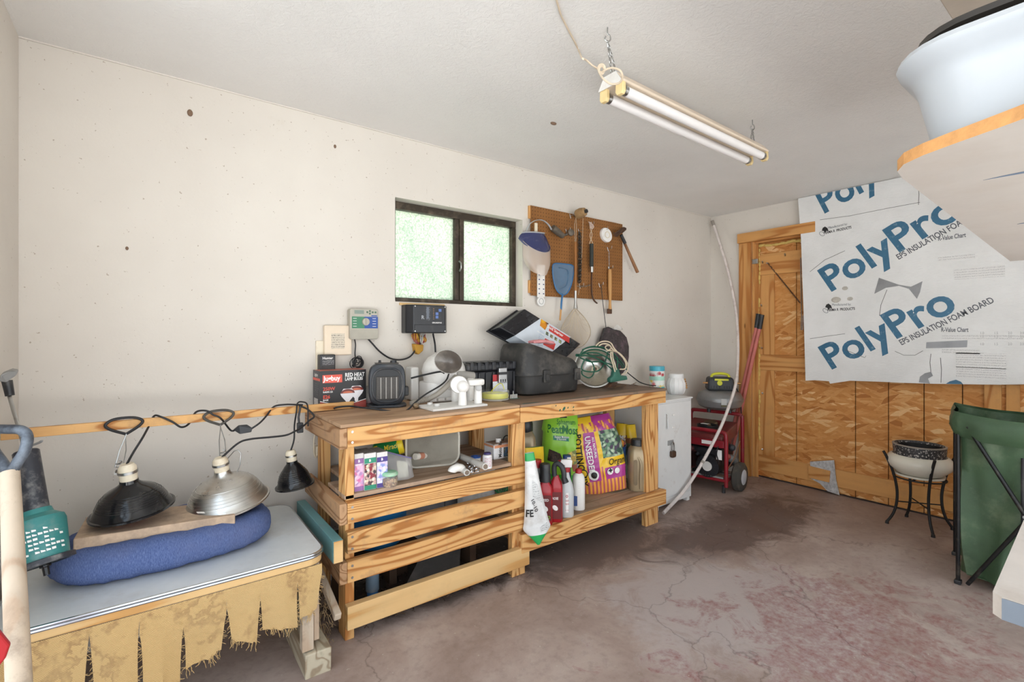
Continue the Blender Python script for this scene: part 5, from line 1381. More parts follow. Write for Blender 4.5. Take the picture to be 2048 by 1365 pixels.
# ---- blue aquarium net
an = thing('aquarium_net', 'small blue fish net with blue and wood handle', 'fish net', aty(1124, 640, 2.58))
BLN = M('blue_netting', (96, 130, 158), .7, var=.25, scale=40); BLF = M('blue_wire', (46, 110, 160), .4)
outl = [(1108, 528), (1126, 528), (1146, 532), (1147, 548), (1142, 572), (1134, 587), (1124, 590), (1113, 580), (1107, 560), (1105, 540)]
yn = YP - .03
obj('hoop', MB().tube(catmull([aty(u, v, yn) for u, v in outl], 4, True), .004, 6, closed=True), BLF, an, smooth=True)
k = len(outl)
def netf(u, v):
    f = u * k; i = int(f) % k; g = f - int(f); a = outl[i]; b = outl[(i + 1) % k]
    uu = 1126 + ((a[0] * (1 - g) + b[0] * g) - 1126) * v; vv = 555 + ((a[1] * (1 - g) + b[1] * g) - 555) * v
    p = aty(uu, vv, yn); return p + V3(0, .022 * (1 - v * v) + .006 * noise.noise(p * 30), 0)
NETM = mat_clear('blue_net_film', (104, 144, 176), .62, .8)
obj('net', MB().grid(netf, 30, 8, closeu=True), NETM, an, smooth=True)
obj('net_fold', MB().tube(catmull([aty(u, v, yn - .006) for u, v in ((1118, 536), (1134, 540), (1136, 556), (1132, 572), (1120, 578))], 5), .006, 6, flat=.3), BLN, an, smooth=True)
obj('handle', MB().tube([aty(1125, 588, yn), aty(1123, 605, yn), aty(1122, 620, yn)], .007, 8), BLF, an, smooth=True)
obj('handle_end', MB().tube([aty(1122, 618, yn), aty(1120, 641, yn)], .0066, 8), HANDZ, an, smooth=True)
# ---- landing net
ln = thing('landing_net', 'pale landing net with a long wooden handle', 'landing net', aty(1150, 690, 2.57))
yl = YP - .05
obj('handle', MB().tube([aty(1151, 484, yl), aty(1151, 530, yl), aty(1151, 582, yl)], .0105, 12), HANDZ, ln, smooth=True)
obj('ferrule', MB().tube([aty(1151, 580, yl), aty(1151, 606, yl), aty(1151, 618, yl)], [.0105, .010, .018], 12), ALU, ln, smooth=True)
outl2 = [(1150, 618), (1140, 628), (1130, 642), (1122, 660), (1121, 676), (1130, 690), (1150, 697), (1168, 690), (1180, 672), (1180, 656), (1172, 640), (1160, 626)]
obj('hoop', MB().tube(catmull([aty(u, v, yl) for u, v in outl2], 4, True), .0032, 6, closed=True), M('hoop_pale', (176, 160, 136), .4), ln, smooth=True)
k2 = len(outl2)
def netf2(u, v):
    f = u * k2; i = int(f) % k2; g = f - int(f); a = outl2[i]; b = outl2[(i + 1) % k2]
    uu = 1151 + ((a[0] * (1 - g) + b[0] * g) - 1151) * v; vv = 660 + ((a[1] * (1 - g) + b[1] * g) - 660) * v
    p = aty(uu, vv, yl); return p + V3(0, .03 * (1 - v * v) + .008 * noise.noise(V3(p.x * 60, 0, p.z * 12)), 0)
obj('net', MB().grid(netf2, 36, 8, closeu=True), mat_clear('pale_net_film', (196, 176, 150), .42, .8), ln, smooth=True)
m_ = MB()
for i in range(9):
    a = outl2[(i + 3) % k2]; m_.tube([aty(1151, 620, yl + .005), aty((1151 + a[0]) / 2, (640 + a[1]) / 2, yl + .022), aty(a[0], a[1], yl)], .0011, 4)
obj('net_strands', m_, TWINE, ln, smooth=True, kind='stuff')
obj('hang_loop', MB().tube([aty(1150, 486, yl), aty(1149, 450, YP - .03), aty(1152, 434, YP - .03), aty(1153, 452, YP - .03), aty(1152, 486, yl)], .0014, 5), TWINE, ln, smooth=True)
# ---- ball of twine on its hook, hanging twine
tw = thing('twine_spool', 'roll of brown twine on a black tube at the top of the pegboard', 'twine', aty(1162, 436, 2.56))
ta, tb2 = aty(1152, 430, YP - .03), aty(1174, 422, YP - .13)
dx = (tb2 - ta)
obj('twine_roll', MB().tube([ta, ta + dx * .12, ta + dx * .45, ta + dx * .8, ta + dx * .85], [.018, .034, .038, .03, .016], 18), M('brown_twine', (156, 124, 84), .9, var=.2, scale=60, bump=.5, bscale=150), tw, smooth=True)
obj('core_tube', MB().tube([ta - dx * .1, tb2], .014, 14), BLK, tw, smooth=True)
obj('loose_strand', MB().tube([aty(1166, 436, YP - .06), aty(1165, 480, YP - .03), aty(1163, 530, YP - .02), aty(1157, 590, YP - .02)], .0014, 5), TWINE, tw, smooth=True)
# ---- dark chain
ch_ = chain([aty(1158, 464, YP - .03), aty(1158.5, 500, YP - .028), aty(1158, 566, YP - .022)], .026, .003, w=.7)
chain([aty(1160, 466, YP - .03), aty(1161.5, 520, YP - .028), aty(1160, 565, YP - .022)], .026, .003, ch_, w=.7)
obj('steel_chain', ch_, M('dark_chain', (70, 70, 66), .45, .8), smooth=True, label='doubled dark steel chain hanging beside the net handle', cat='chain')
obj('steel_chain', chain([aty(1148, 571, YP - .02), aty(1160, 574, YP - .02), aty(1172, 573, YP - .02), aty(1182, 570, YP - .02)], .02, .0022), M('light_chain', (150, 142, 128), .4, .8), smooth=True, label='short light chain stretched across the lower pegboard', cat='chain')
# ---- rope knot with hook tool (black-handled pruning hook)
ph = thing('hook_tool', 'hooked iron bar with black grip hanging on a white cord', 'hook tool', aty(1186, 608, 2.58))
yh = YP - .035
obj('grip', MB().tube([aty(1183, 488, yh), aty(1183, 510, yh), aty(1183, 534, yh)], .0155, 14), M('rubber_grip', (44, 48, 44), .7), ph, smooth=True)
obj('collar', MB().tube([aty(1183.5, 533, yh), aty(1183.5, 545, yh)], .0135, 14), ALU, ph, smooth=True)
obj('bar', MB().tube(catmull([aty(1183.5, 545, yh), aty(1183, 570, yh), aty(1184, 590, yh), aty(1188, 601, yh), aty(1194, 607, yh)], 5), .0085, 8, flat=.6), RUST, ph, smooth=True)
obj('cord', MB().tube(catmull([aty(1179, 488, yh), aty(1184, 470, yh), aty(1180, 456, yh), aty(1181, 451, YP - .03), aty(1184, 458, yh), aty(1180, 472, yh), aty(1186, 488, yh)], 5), .0022, 6), TWINE, ph, smooth=True)
m_ = MB()
for i in range(5): m_.torus(aty(1180 + i, 446 + i * 2, YP - .04), .012, .0045, (random.uniform(-1, 1), random.uniform(-1, 1), .4), 12, 6)
obj('knot', m_, M('knot_pink', (200, 178, 164), .9), ph, smooth=True)
# ---- white reel
wr_ = thing('white_reel', 'white plastic reel hanging on the right half of the pegboard', 'reel', aty(1210, 485, 2.6))
rc = aty(1210, 471, YP - .004)
obj('reel_disc', MB().lathe([(0, 0), (.052, 0), (.054, .010), (.050, .022), (0, .024)], rc, (-.1, -1, 0), 30, sx=1, sy=1.15), WHT, wr_, smooth=True)
obj('reel_hub', MB().torus(rc + V3(0, -.025, 0), .024, .003, (-.1, -1, 0), 22, 6), CREAM, wr_, smooth=True)
# ---- hammer
hm = thing('hammer', 'claw hammer with wooden handle hung at the right edge of the pegboard', 'hammer', aty(1275, 545, 2.56))
yh = YP - .05
obj('handle', MB().tube([aty(1243, 474, yh), aty(1249, 486, yh), aty(1262, 516, yh), aty(1275, 545, yh)], [.011, .0115, .013, .015], 12, flat=.8), WOOD('hammer_wood', (150, 108, 74), (112, 72, 44), 'z', freq=8, knots=False), hm, smooth=True)
obj('handle_neck', MB().tube([aty(1242, 470, yh), aty(1250, 487, yh)], .0135, 12), BLK, hm, smooth=True)
hd_ = obj('head', MB().tube([aty(1231, 470, yh - .01), aty(1236, 467, yh - .005), aty(1241, 463, yh), aty(1246, 458, yh)], [.018, .018, .014, .015], 14), RUST, hm, smooth=True)
obj('claw', MB().prism([aty(u, v, yh - .008) for u, v in ((1240, 462), (1248, 454), (1253, 456), (1253, 460), (1246, 466))], (0, .02, 0)), RUST, hm, bevel=.002)
# ---- wooden-handled chisel
ws = thing('wood_chisel', 'turned wooden handle tool with steel tip hanging on a thin chain', 'chisel', aty(1220, 628, 2.6))
yh = YP - .02
obj('handle', MB().tube([aty(1219.5, 539, yh), aty(1219.5, 548, yh), aty(1219.5, 575, yh), aty(1220, 595, yh), aty(1220, 606, yh), aty(1220, 619, yh)], [.013, .0155, .0155, .012, .010, .0135], 14), HANDZ, ws, smooth=True)
obj('tip', MB().prism([aty(u, v, yh - .006) for u, v in ((1216, 618), (1224, 618), (1224, 628), (1216, 628))], (0, .012, 0)), RUST, ws, bevel=.002)
obj('hang_chain', chain([aty(1218, 502, YP - .03), aty(1218.5, 540, yh)], .016, .0014), STEEL, ws, smooth=True)
# ---- old grey socket tool
og = thing('lamp_bracket', 'grey swivel lamp bracket lying across the hooks behind the face shield', 'lamp bracket', aty(1124, 478, 2.58))
GRD = M('oxidised_grey', (98, 90, 80), .6, .3, dirt=((132, 118, 100), .3, 12))
obj('barrel', MB().tube([aty(1105, 456, YP - .05), aty(1114, 463, YP - .05), aty(1125, 472, YP - .05)], [.024, .025, .02], 16), GRD, og, smooth=True)
obj('swivel', MB().ball(aty(1124, 472, YP - .05), .018, 12, 8), GRD, og, smooth=True)
obj('arm', MB().tube([aty(1124, 472, YP - .05), aty(1134, 469, YP - .045)], .009, 10), GRD, og, smooth=True)
obj('plate', MB().lathe([(0, 0), (.026, 0), (.026, .012), (.018, .02), (0, .022)], aty(1141, 466, YP - .03), (-.2, -1, .1), 18), GRD, og, smooth=True)
# ================================================================ ceiling light
lf = thing('shop_light', 'twin-tube shop light hanging from the ceiling on chains', 'ceiling light', (2.05, 1.28, 2.25))
na, nb = atz(1222, 168, 2.285), atz(1515, 307, 2.285)
ax = (nb - na).normalized(); sdv = ax.cross(V3(0, 0, 1)).normalized()   # towards -y
LEN = (nb - na).length
HOUS = M('fixture_enamel', (226, 208, 186), .4, var=.05); 
m_ = MB()
def sec(s): 
    p = na + ax * s
    return [p + sdv * .062 + V3(0, 0, -.004), p + sdv * .030 + V3(0, 0, .035), p - sdv * .030 + V3(0, 0, .035), p - sdv * .062 + V3(0, 0, -.004), p - sdv * .058 + V3(0, 0, -.010), p + sdv * .058 + V3(0, 0, -.010)]
obj('channel', loft([sec(0), sec(LEN)], 6), HOUS, lf, bevel=.003)
TUBE = M('fluorescent_tube', (238, 234, 232), .25, var=.02)
for sg in (-1, 1):
    c = sdv * (sg * .040) + V3(0, 0, -.033)
    tbp = obj('tube', MB().cyl(na + c + ax * .035, na + c + ax * (LEN - .03), .019, n=22), TUBE, lf, smooth=True)
    for s0_ in (.02, LEN - .045): obj('end_cap', MB().cyl(na + c + ax * s0_, na + c + ax * (s0_ + .018), .0197, n=22), STEEL, tbp, smooth=True)
    for s0_, dd in ((.0, 1), (LEN - .018, 1)):
        p = na + c + ax * s0_
        obj('lamp_holder', MB().prism([p + sdv * x + V3(0, 0, z) for x, z in ((-.017, .03), (.017, .03), (.019, -.01), (.012, -.022), (-.012, -.022), (-.019, -.01))], ax * .018), M('holder_cream', (232, 206, 150), .5), lf, bevel=.002)
mk = text_mb('F40', .02, 0).xf(frame(na + sdv * .040 + V3(0, 0, -.0525) + ax * .12, ax, -sdv))
obj('end_plate', MB().prism([na + sdv * x + V3(0, 0, z) - ax * .004 for x, z in ((-.06, -.012), (.06, -.012), (.03, .036), (-.03, .036))], -ax * .003), WHT, lf)
h1, h2 = V3(*atz(1215, 55, ZC)), V3(*atz(1505, 240, ZC))
def ceil_hook(p, nm): 
    return MB().tube(catmull([p, p + V3(0, 0, -.022), p + V3(.008, -.004, -.03), p + V3(.010, -.005, -.045), p + V3(0, 0, -.054), p + V3(-.010, .005, -.045), p + V3(-.006, .003, -.034)], 4), .0026, 7)
obj('ceiling_hook', ceil_hook(h1, ''), STEEL, lf, smooth=True)
obj('ceiling_hook', ceil_hook(h2, ''), STEEL, lf, smooth=True)
def chain_to(h, s):
    e = na + ax * s + V3(0, 0, .035); a_ = h + V3(0, 0, -.05)
    m = chain([a_, e + sdv * .012], .017, .0016); chain([a_, e - sdv * .012], .017, .0016, m)
    return m
obj('chain', chain_to(h1, .02), STEEL, lf, smooth=True)
obj('chain', chain_to(h2, LEN - .06), STEEL, lf, smooth=True)
CRD = M('ivory_cord', (214, 196, 172), .6)
lc = [atz(1113, 0, ZC - .004), atz(1122, 30, ZC - .004), atz(1138, 62, ZC - .004), atz(1150, 85, ZC - .006), atz(1158, 102, ZC - .01), att(1164, 116, 1.72), att(1172, 120, 1.74), att(1185, 131, 1.76), att(1200, 140, 1.78)]
st_ = lc[0] + (lc[0] - lc[1]) * 3; st_.z = ZC - .004
obj('supply_cord', MB().tube(catmull([st_] + lc, 6), .0034, 8), CRD, lf, smooth=True)
m_ = MB()
for i in range(3): m_.torus(att(1203, 141, 1.77) + V3(0, 0, .004 * i), .013, .0038, (.3 * i, 1, .4), 14, 6)
m_.tube(catmull([att(1205, 143, 1.77), att(1222, 136, 1.78), att(1240, 141, 1.79), att(1245, 155, 1.79), att(1238, 166, 1.77), att(1222, 168, 1.75), att(1207, 158, 1.75), att(1200, 148, 1.76)], 5), .0038, 8)
obj('cord_loops', m_, CRD, lf, smooth=True, kind='stuff')
# ================================================================ on the upper-left shelf of the bench
ZS = .623
def carton(name, label, u0, u1, vt, vb, y, dep, cols, head, foot):
    x0, x1 = aty(u0, vb, y).x, aty(u1, vb, y).x
    p = aty((u0 + u1) / 2, vt, y); h = p.z - ZS
    t = thing(name, label, 'box', ((x0 + x1) / 2, y + dep / 2, ZS), group='flower food cartons on the bench shelf')
    obj('carton', MB().box(x0, x1, y, y + dep, ZS, ZS + h), M('carton_white', (226, 222, 218), .5, dirt=((170, 160, 150), .2, 9)), t, bevel=.001)
    o = V3(x0, y, ZS); w = x1 - x0
    patch(t, 'flower_print', o, EX, EZ, .0, w, h * .12, h * .72, cols)
    patch(t, 'head_band', o, EX, EZ, .0, w, h * .73, h * .87, head, th=.0006)
    patch(t, 'foot_band', o, EX, EZ, .0, w, h * .01, h * .13, foot, th=.0006)
    label_text(t, 'B', .016, o + V3(w * .38, 0, h * .77), EX, EZ, INKW, bold=.03, off=.0014)
    patch(t, 'side_print', V3(x0, y + dep, ZS), V3(0, -1, 0), EZ, .01, dep - .01, h * .1, h * .8, cols)
    patch(t, 'top_print', V3(x0, y, ZS + h), EX, V3(0, 1, 0), .002, w - .002, .002, dep - .002, FINEPRINT('carton_top_print', (196, 196, 190), (110, 110, 106), .006, axis='y', dens=.5))
    return t
carton('flower_carton', 'flower food carton with pink blossoms beside the bench post', 709, 727, 908, 991, 2.10, .11, DOTS('pink_flowers', (220, 170, 200), [(236, 196, 220), (222, 120, 170), (246, 230, 240), (180, 140, 190)], 70), M('band_mauve', (150, 104, 160), .5), M('band_mauve'))
carton('flower_carton', 'flower food carton with green bands and cream roses', 729, 752, 907, 989, 2.09, .11, DOTS('cream_roses', (120, 70, 70), [(240, 220, 190), (250, 240, 220), (150, 40, 60), (60, 60, 70), (220, 180, 170)], 80), M('band_green', (44, 140, 110), .5), M('band_green'))
carton('flower_carton', 'flower food carton with purple bands and lilac petals', 754, 775, 905, 986, 2.09, .11, DOTS('lilac_flowers', (170, 170, 220), [(220, 220, 244), (140, 150, 210), (240, 210, 230), (250, 250, 255)], 80), M('band_purple', (78, 62, 134), .5), M('band_purple'))
# jar of seeds
p = atz(785, 976, ZS)
jr = thing('seed_jar', 'small glass jar of brown seeds with mint green lid', 'jar', (p.x, p.y + .03, ZS), local=True)
obj('seeds', MB().lathe([(0, .002), (.028, .002), (.033, .01), (.033, .036), (.03, .04), (0, .042)], n=28), DOTS('seed_mix', (110, 70, 44), [(190, 140, 96), (150, 98, 62), (214, 176, 130), (120, 74, 46)], 120, bump=.5), jr, smooth=True)
obj('glass', MB().lathe([(0, 0), (.03, 0), (.036, .01), (.036, .04), (.031, .05), (.031, .056)], n=28), mat_clear('jar_glass', (214, 226, 220), .2, .05), jr, smooth=True)
obj('lid', MB().lathe([(.033, .05), (.036, .052), (.036, .06), (.03, .066), (0, .068)], n=28), M('mint_lid', (142, 208, 164), .35, dirt=((206, 200, 190), .3, 20)), jr, smooth=True)
# zip bag
zp = thing('zip_bag', 'clear zip bag with papers leaning on the plastic tub', 'zip bag', atz(808, 966, ZS) + V3(0, .01, 0))
q = [aty(u, v, 2.16) for u, v in ((776, 905), (828, 918), (829, 962), (780, 968))]
def zf(u, v):
    a = q[0].lerp(q[1], u); b = q[3].lerp(q[2], u); p = b.lerp(a, v)
    return p + V3(0, -.028 * math.sin(PI * u) ** .6 * (1 - v) ** .5 * (1 if v < 1 else 0) + .10 * v * .35 + .006 * noise.noise(p * 40), 0)
obj('bag_film', MB().grid(zf, 14, 12), mat_clear('zip_film', (214, 212, 212), .42, .2), zp, smooth=True)
obj('zip_strip', MB().tube([zf(i / 10, .97) + V3(0, -.003, 0) for i in range(11)] if False else [Vector(zf(i / 10, .97)) + V3(0, -.003, 0) for i in range(11)], .003, 6), M('zip_mauve', (130, 122, 170), .4), zp, smooth=True)
obj('paper', MB().hexa([aty(u, v, 2.175) for u, v in ((797, 962), (818, 961))] + [aty(818, 961, 2.18), aty(797, 962, 2.18)] + [aty(u, v, 2.19) for u, v in ((793, 922), (815, 924))] + [aty(815, 924, 2.195), aty(793, 922, 2.195)]), M('cream_paper', (232, 230, 206), .7), zp)
# green fertiliser shaker
fsx = thing('fertiliser_shaker', 'green shaker bottle with yellow cap lying behind the cartons', 'shaker bottle', aty(775, 910, 2.34))
a, b = aty(748, 903, 2.36), aty(806, 888, 2.30)
d = b - a
obj('bottle', MB().tube([a, a + d * .08, a + d * .15, a + d * .82], [.03, .042, .045, .045], 24), M('bottle_green', (30, 128, 66), .35), fsx, smooth=True)
obj('cap', MB().tube([a + d * .82, a + d * .97, b], [.047, .047, .04], 24), M('cap_yellow', (236, 206, 40), .4), fsx, smooth=True)
vv = (O - a).normalized(); vv = (vv - d.normalized() * vv.dot(d.normalized())).normalized()
label_text(fsx, 'Miracle', .036, a + d * .38 + vv * .0462 - d.normalized().cross(vv) * 0 + V3(0, 0, -.012), d, V3(0, 0, 1), M('cap_yellow'), bold=.01, shear=.2, wscale=.72, off=.001)
obj('yellow_leaf', MB().ball(a + d * .10 + vv * .036 + V3(0, 0, .012), .012, 10, 6, sc=(1.6, .5, .9)), M('cap_yellow'), fsx, smooth=True)
# beige plastic tub on its side with a pipe in it
tbn = thing('plastic_tub', 'beige plastic tub lying on its side on the bench shelf', 'tub', atz(870, 950, ZS))
TUBM = M('tub_beige', (176, 168, 152), .45, var=.06, dirt=((140, 130, 114), .35, 6))
oc = aty(866, 909, 2.25); tw_, th_ = 53 * (oc.x * VX + oc.y * VY) / F, 40 * (oc.x * VX + oc.y * VY) / F
bn = (O - oc); bn.z = 0; bn.normalize(); bn = V3(-.30, -.95, .0).normalized()
ux2 = V3(-bn.y, bn.x, 0).normalized(); 
if ux2.x < 0: ux2 = -ux2
def tubring(s, dpt, ins): return [oc + ux2 * x + V3(0, 0, z) - bn * dpt for x, z in rrect(tw_ * 2 * s - ins, th_ * 2 * s - ins, .055 * s, 5)]
rg = [tubring(1.0, 0, -.008), tubring(1.0, .006, -.008), tubring(.98, .01, 0), tubring(.93, .10, 0), tubring(.86, .225, 0), tubring(.80, .24, 0)]
rgi = [tubring(.79, .236, .0), tubring(.85, .22, .004), tubring(.92, .10, .004), tubring(.97, .01, .005), tubring(1.0, 0, .002)]
nn_ = len(rg[0])
m1 = loft(rg + rgi, nn_, True)
zmin = min(p.z for p in m1.v)
for p in m1.v: p.z += ZS + .001 - zmin
obj('tub_shell', m1, TUBM, tbn, smooth=True)
obj('tub_rim', MB().tube([V3(p.x, p.y, p.z + ZS + .001 - zmin) for p in tubring(1.0, .002, .0)], .006, 8, closed=True), M('tub_rim', (200, 194, 180), .4), tbn, smooth=True)
pp_ = thing('pipe_piece', 'short white pipe with orange sticker lying inside the tub', 'pipe', aty(855, 916, 2.27))
a, b = aty(830, 914, 2.245), aty(886, 907, 2.33)
obj('pipe', MB().tube([a, b], .0165, 16), M('pvc_dusty', (214, 208, 198), .5, dirt=((150, 138, 120), .3, 10)), pp_, smooth=True)
obj('sticker', MB().tube([a.lerp(b, .12), a.lerp(b, .26)], .0170, 16), M('sticker_orange', (196, 130, 104), .5), pp_, smooth=True)
# PVC bits
PVC = M('pvc_white', (232, 229, 222), .4, dirt=((190, 178, 160), .25, 8))
e0 = atz(914, 950, ZS)
ang = [PI * (1.0 - i / 12) for i in range(13)]
obj('pipe_elbow', MB().tube([V3(e0.x + .030 * math.cos(a), e0.y, ZS + .0195 + .024 * max(0, math.sin(a)) * .6) for a in ang], [.0195] * 13, 18), PVC, smooth=True, label='white pipe elbow at the front of the bench shelf', cat='pipe fitting')
def pvc(name, label, a, b, r):
    a, b = Vector(a), Vector(b); d = (b - a).normalized()
    t = thing(name, label, 'pipe', a)
    obj('pipe', MB().tube([a, b], r, 16), M('pvc_grey', (200, 198, 192), .45, dirt=((150, 140, 126), .3, 10)), t, smooth=True)
    obj('pipe_bore', MB().cyl(b, b + d * .0012, r * .72, n=16), M('bore_dark', (120, 104, 90), .8), t)
    return t
pvc('pipe', 'long grey pipe lying toward the paint can on the shelf', atz(918, 912, ZS + .03), atz(971, 934, ZS + .05), .0165)
pvc('pipe', 'short grey pipe beside the white elbow on the shelf', atz(914, 932, ZS + .016), atz(934, 946, ZS + .0165), .0155)
for i, (u, v) in enumerate(((934, 926), (941, 936), (947, 932), (953, 941), (944, 944))):
    p = atz(u, v, ZS + .016)
    obj('pipe_clamp', MB().torus((p.x, p.y, max(p.z, ZS + .016)), .011, .0045, (random.uniform(-1, 1), random.uniform(-1, 1), .5), 14, 7), M('shiny_clamp', (196, 200, 204), .2, 1.0), smooth=True,
        label='small shiny metal pipe clamp in the heap between the grey pipes', cat='pipe clamp', group='pipe clamps on the bench shelf')
p = atz(962, 935, ZS)
tpr = thing('tape_roll', 'white tape roll with blue rim behind the small can', 'tape roll', (p.x, p.y + .05, ZS), local=True)
obj('roll', MB().lathe([(.012, 0), (.026, 0), (.026, .04), (.012, .04)], n=24), WHT, tpr, smooth=True)
obj('rim', MB().lathe([(.013, .041), (.026, .041), (.027, .047), (.013, .047)], n=24), M('blue_rim', (40, 90, 170), .4), tpr, smooth=True)
p = atz(979, 938, ZS); hc = (938 - 907) / F * (p.x * VX + p.y * VY)
pcn = thing('solvent_can', 'small solvent can with purple lid and red print', 'can', (p.x, p.y + .02, ZS), local=True)
obj('can_body', MB().lathe([(0, 0), (.024, 0), (.0245, .003), (.0245, hc * .78), (.020, hc * .86), (0, hc * .86)], n=28), M('can_white', (224, 222, 222), .35), pcn, smooth=True)
obj('can_neck', MB().lathe([(.018, hc * .84), (.02, hc * .9), (0, hc * .9)], n=24), STEEL, pcn, smooth=True)
obj('can_lid', MB().lathe([(0, hc * .88), (.0185, hc * .88), (.0185, hc * .98), (.015, hc), (0, hc)], n=24), M('lid_purple', (64, 58, 110), .4), pcn, smooth=True)
obj('can_print', MB().grid(lambda u, v: (.0249 * math.sin(-1.2 + 1.6 * u), -.0249 * math.cos(-1.2 + 1.6 * u), .012 + hc * .6 * v), 10, 2), FINEPRINT('can_print', (224, 222, 222), (176, 60, 90), .008, axis='z', dens=.5), pcn)
# fuel tin
x0, x1 = aty(988, 930, 2.17).x, aty(1037, 930, 2.17).x
zt = aty(1010, 888, 2.17).z
ft = thing('fuel_tin', 'square white and orange fuel tin at the shelf end', 'tin', ((x0 + x1) / 2, 2.23, ZS))
TIN = M('tin_white', (222, 222, 224), .35, dirt=((180, 170, 160), .2, 7)); TINO = M('tin_orange', (226, 150, 108), .45, dirt=((190, 150, 120), .3, 8))
y0, y1 = 2.17, 2.27
obj('tin_body', MB().box(x0, x1, y0, y1, ZS, zt), TIN, ft, bevel=.006)
fo = V3(x0, y0, ZS); W = x1 - x0; Hh = zt - ZS
patch(ft, 'orange_band', fo, EX, EZ, .003, W - .003, Hh * .78, Hh * .97, TINO)
obj('orange_side_band', MB().box(x0 - .0008, x0, y0 + .004, y1 - .004, ZS + Hh * .82, ZS + Hh * .97), TINO, ft)
obj('tin_top', MB().box(x0 + .006, x1 - .006, y0 + .006, y1 - .006, zt - .001, zt + .004), M('tin_top', (178, 150, 130), .6, dirt=((140, 120, 104), .4, 10)), ft, bevel=.002)
patch(ft, 'photo_print', fo, EX, EZ, W * .38, W - .004, Hh * .03, Hh * .76, DOTS('tin_photo', (70, 66, 60), [(60, 90, 110), (90, 86, 80), (170, 150, 130), (60, 56, 52), (120, 130, 110)], 55))
patch(ft, 'photo_sky', fo, EX, EZ, W * .68, W - .004, Hh * .48, Hh * .76, M('photo_pale', (206, 206, 200), .5), off=.0009)
poly(ft, 'photo_jeans', fo, EX, EZ, [(W * .47, Hh * .74), (W * .66, Hh * .74), (W * .70, Hh * .36), (W * .60, Hh * .36), (W * .56, Hh * .6), (W * .5, Hh * .36), (W * .42, Hh * .36)], M('photo_jeans', (70, 96, 122), .5), off=.0010)
patch(ft, 'photo_tag', fo, EX, EZ, W * .82, W * .93, Hh * .2, Hh * .34, M('tag_yellow', (226, 214, 110), .5), off=.0012)
patch(ft, 'tin_print', fo, EX, EZ, W * .38, W * .8, Hh * .03, Hh * .16, FINEPRINT('tin_print', (60, 58, 56), (210, 208, 204), .009, axis='z', dens=.5), off=.0012)
label_text(ft, 'MotoMix', .030, fo + V3(W * .30, 0, Hh * .12), EZ, V3(-1, 0, 0), INKB, bold=.02, wscale=.82)
cpx = aty(999, 884, 2.2)
obj('spout_cap', MB().cyl((cpx.x, 2.21, zt + .003), (cpx.x, 2.21, zt + .026), .016, .0155, 18), WHT, ft, smooth=True)
obj('wire_bail', MB().tube(catmull([(x1 - .07, 2.22, zt + .004), (x1 - .066, 2.22, zt + .022), (x1 - .045, 2.225, zt + .03), (x1 - .025, 2.23, zt + .022), (x1 - .022, 2.23, zt + .004)], 5), .003, 6), BLKM, ft, smooth=True)

# ================================================================ behind the slats
bk_ = thing('blue_bucket', 'bright blue plastic bucket behind the bench slats', 'bucket', (.865, 2.32, .12), local=False)
xb = aty(756, 1080, 2.28).x; BLU = M('bucket_blue', (30, 122, 186), .4, var=.06)
bz0, bz1 = .30, .585
obj('bucket_body', MB().lathe([(0, 0), (.118, 0), (.125, .01), (.15, bz1 - bz0 - .03), (.155, bz1 - bz0), (.148, bz1 - bz0), (.142, .03), (0, .02)], (xb, 2.30, bz0), (0, 0, 1), 36), BLU, bk_, smooth=True)
obj('rim_band', MB().lathe([(.152, bz1 - bz0 - .05), (.160, bz1 - bz0 - .05), (.160, bz1 - bz0), (.152, bz1 - bz0)], (xb, 2.30, bz0), (0, 0, 1), 36), BLU, bk_, smooth=True)
obj('handle', MB().tube(catmull([(xb - .15, 2.22, bz1 - .06), (xb - .10, 2.148, bz1 - .105), (xb, 2.135, bz1 - .10), (xb + .10, 2.15, bz1 - .09), (xb + .15, 2.22, bz1 - .06)], 6), .003, 6), STEEL, bk_, smooth=True)
obj('hand_grip', MB().tube([(xb + .03, 2.137, bz1 - .099), (xb + .09, 2.146, bz1 - .09)], .010, 10), M('grip_green', (76, 156, 96), .5), bk_, smooth=True)
m_ = MB().box(xb - .17, xb + .17, 2.16, 2.55, .262, .298)
obj('pallet_board', m_, M('dark_pallet', (84, 62, 46), .8), label='dark plank carrying the blue bucket under the bench', cat='plank')
obj('timber_bearer', MB().box(xb - .15, xb - .11, 2.40, 2.52, 0, .262), M('dark_pallet'), label='dark wooden bearer under the left end of the bucket plank', cat='timber')
obj('timber_bearer', MB().box(xb + .11, xb + .15, 2.40, 2.52, 0, .262), M('dark_pallet'), label='dark wooden bearer under the right end of the bucket plank', cat='timber')
GP = M('grey_panel', (158, 158, 162), .6, var=.05, dirt=((120, 114, 110), .3, 5))
for (a, b, lb) in ((1.07, 1.385, 'left grey sheet panel standing on edge behind the slats'), (1.392, 1.62, 'right grey sheet panel standing on edge behind the slats')):
    obj('grey_sheet', MB().box(a, b, 2.50, 2.52, .235, .58), GP, label=lb, cat='panel', bevel=.002)
obj('sheet_rail', MB().box(1.05, 1.70, 2.47, 2.545, .19, .234), M('dark_pallet'), label='dark rail carrying the grey panels under the bench', cat='plank')
obj('sheet_rail_block', MB().box(1.08, 1.14, 2.47, 2.54, 0, .19), M('dark_pallet'), label='left dark block under the rail of the grey panels', cat='timber')
obj('sheet_rail_block', MB().box(1.5, 1.56, 2.47, 2.54, 0, .19), M('dark_pallet'), label='right dark block under the rail of the grey panels', cat='timber')
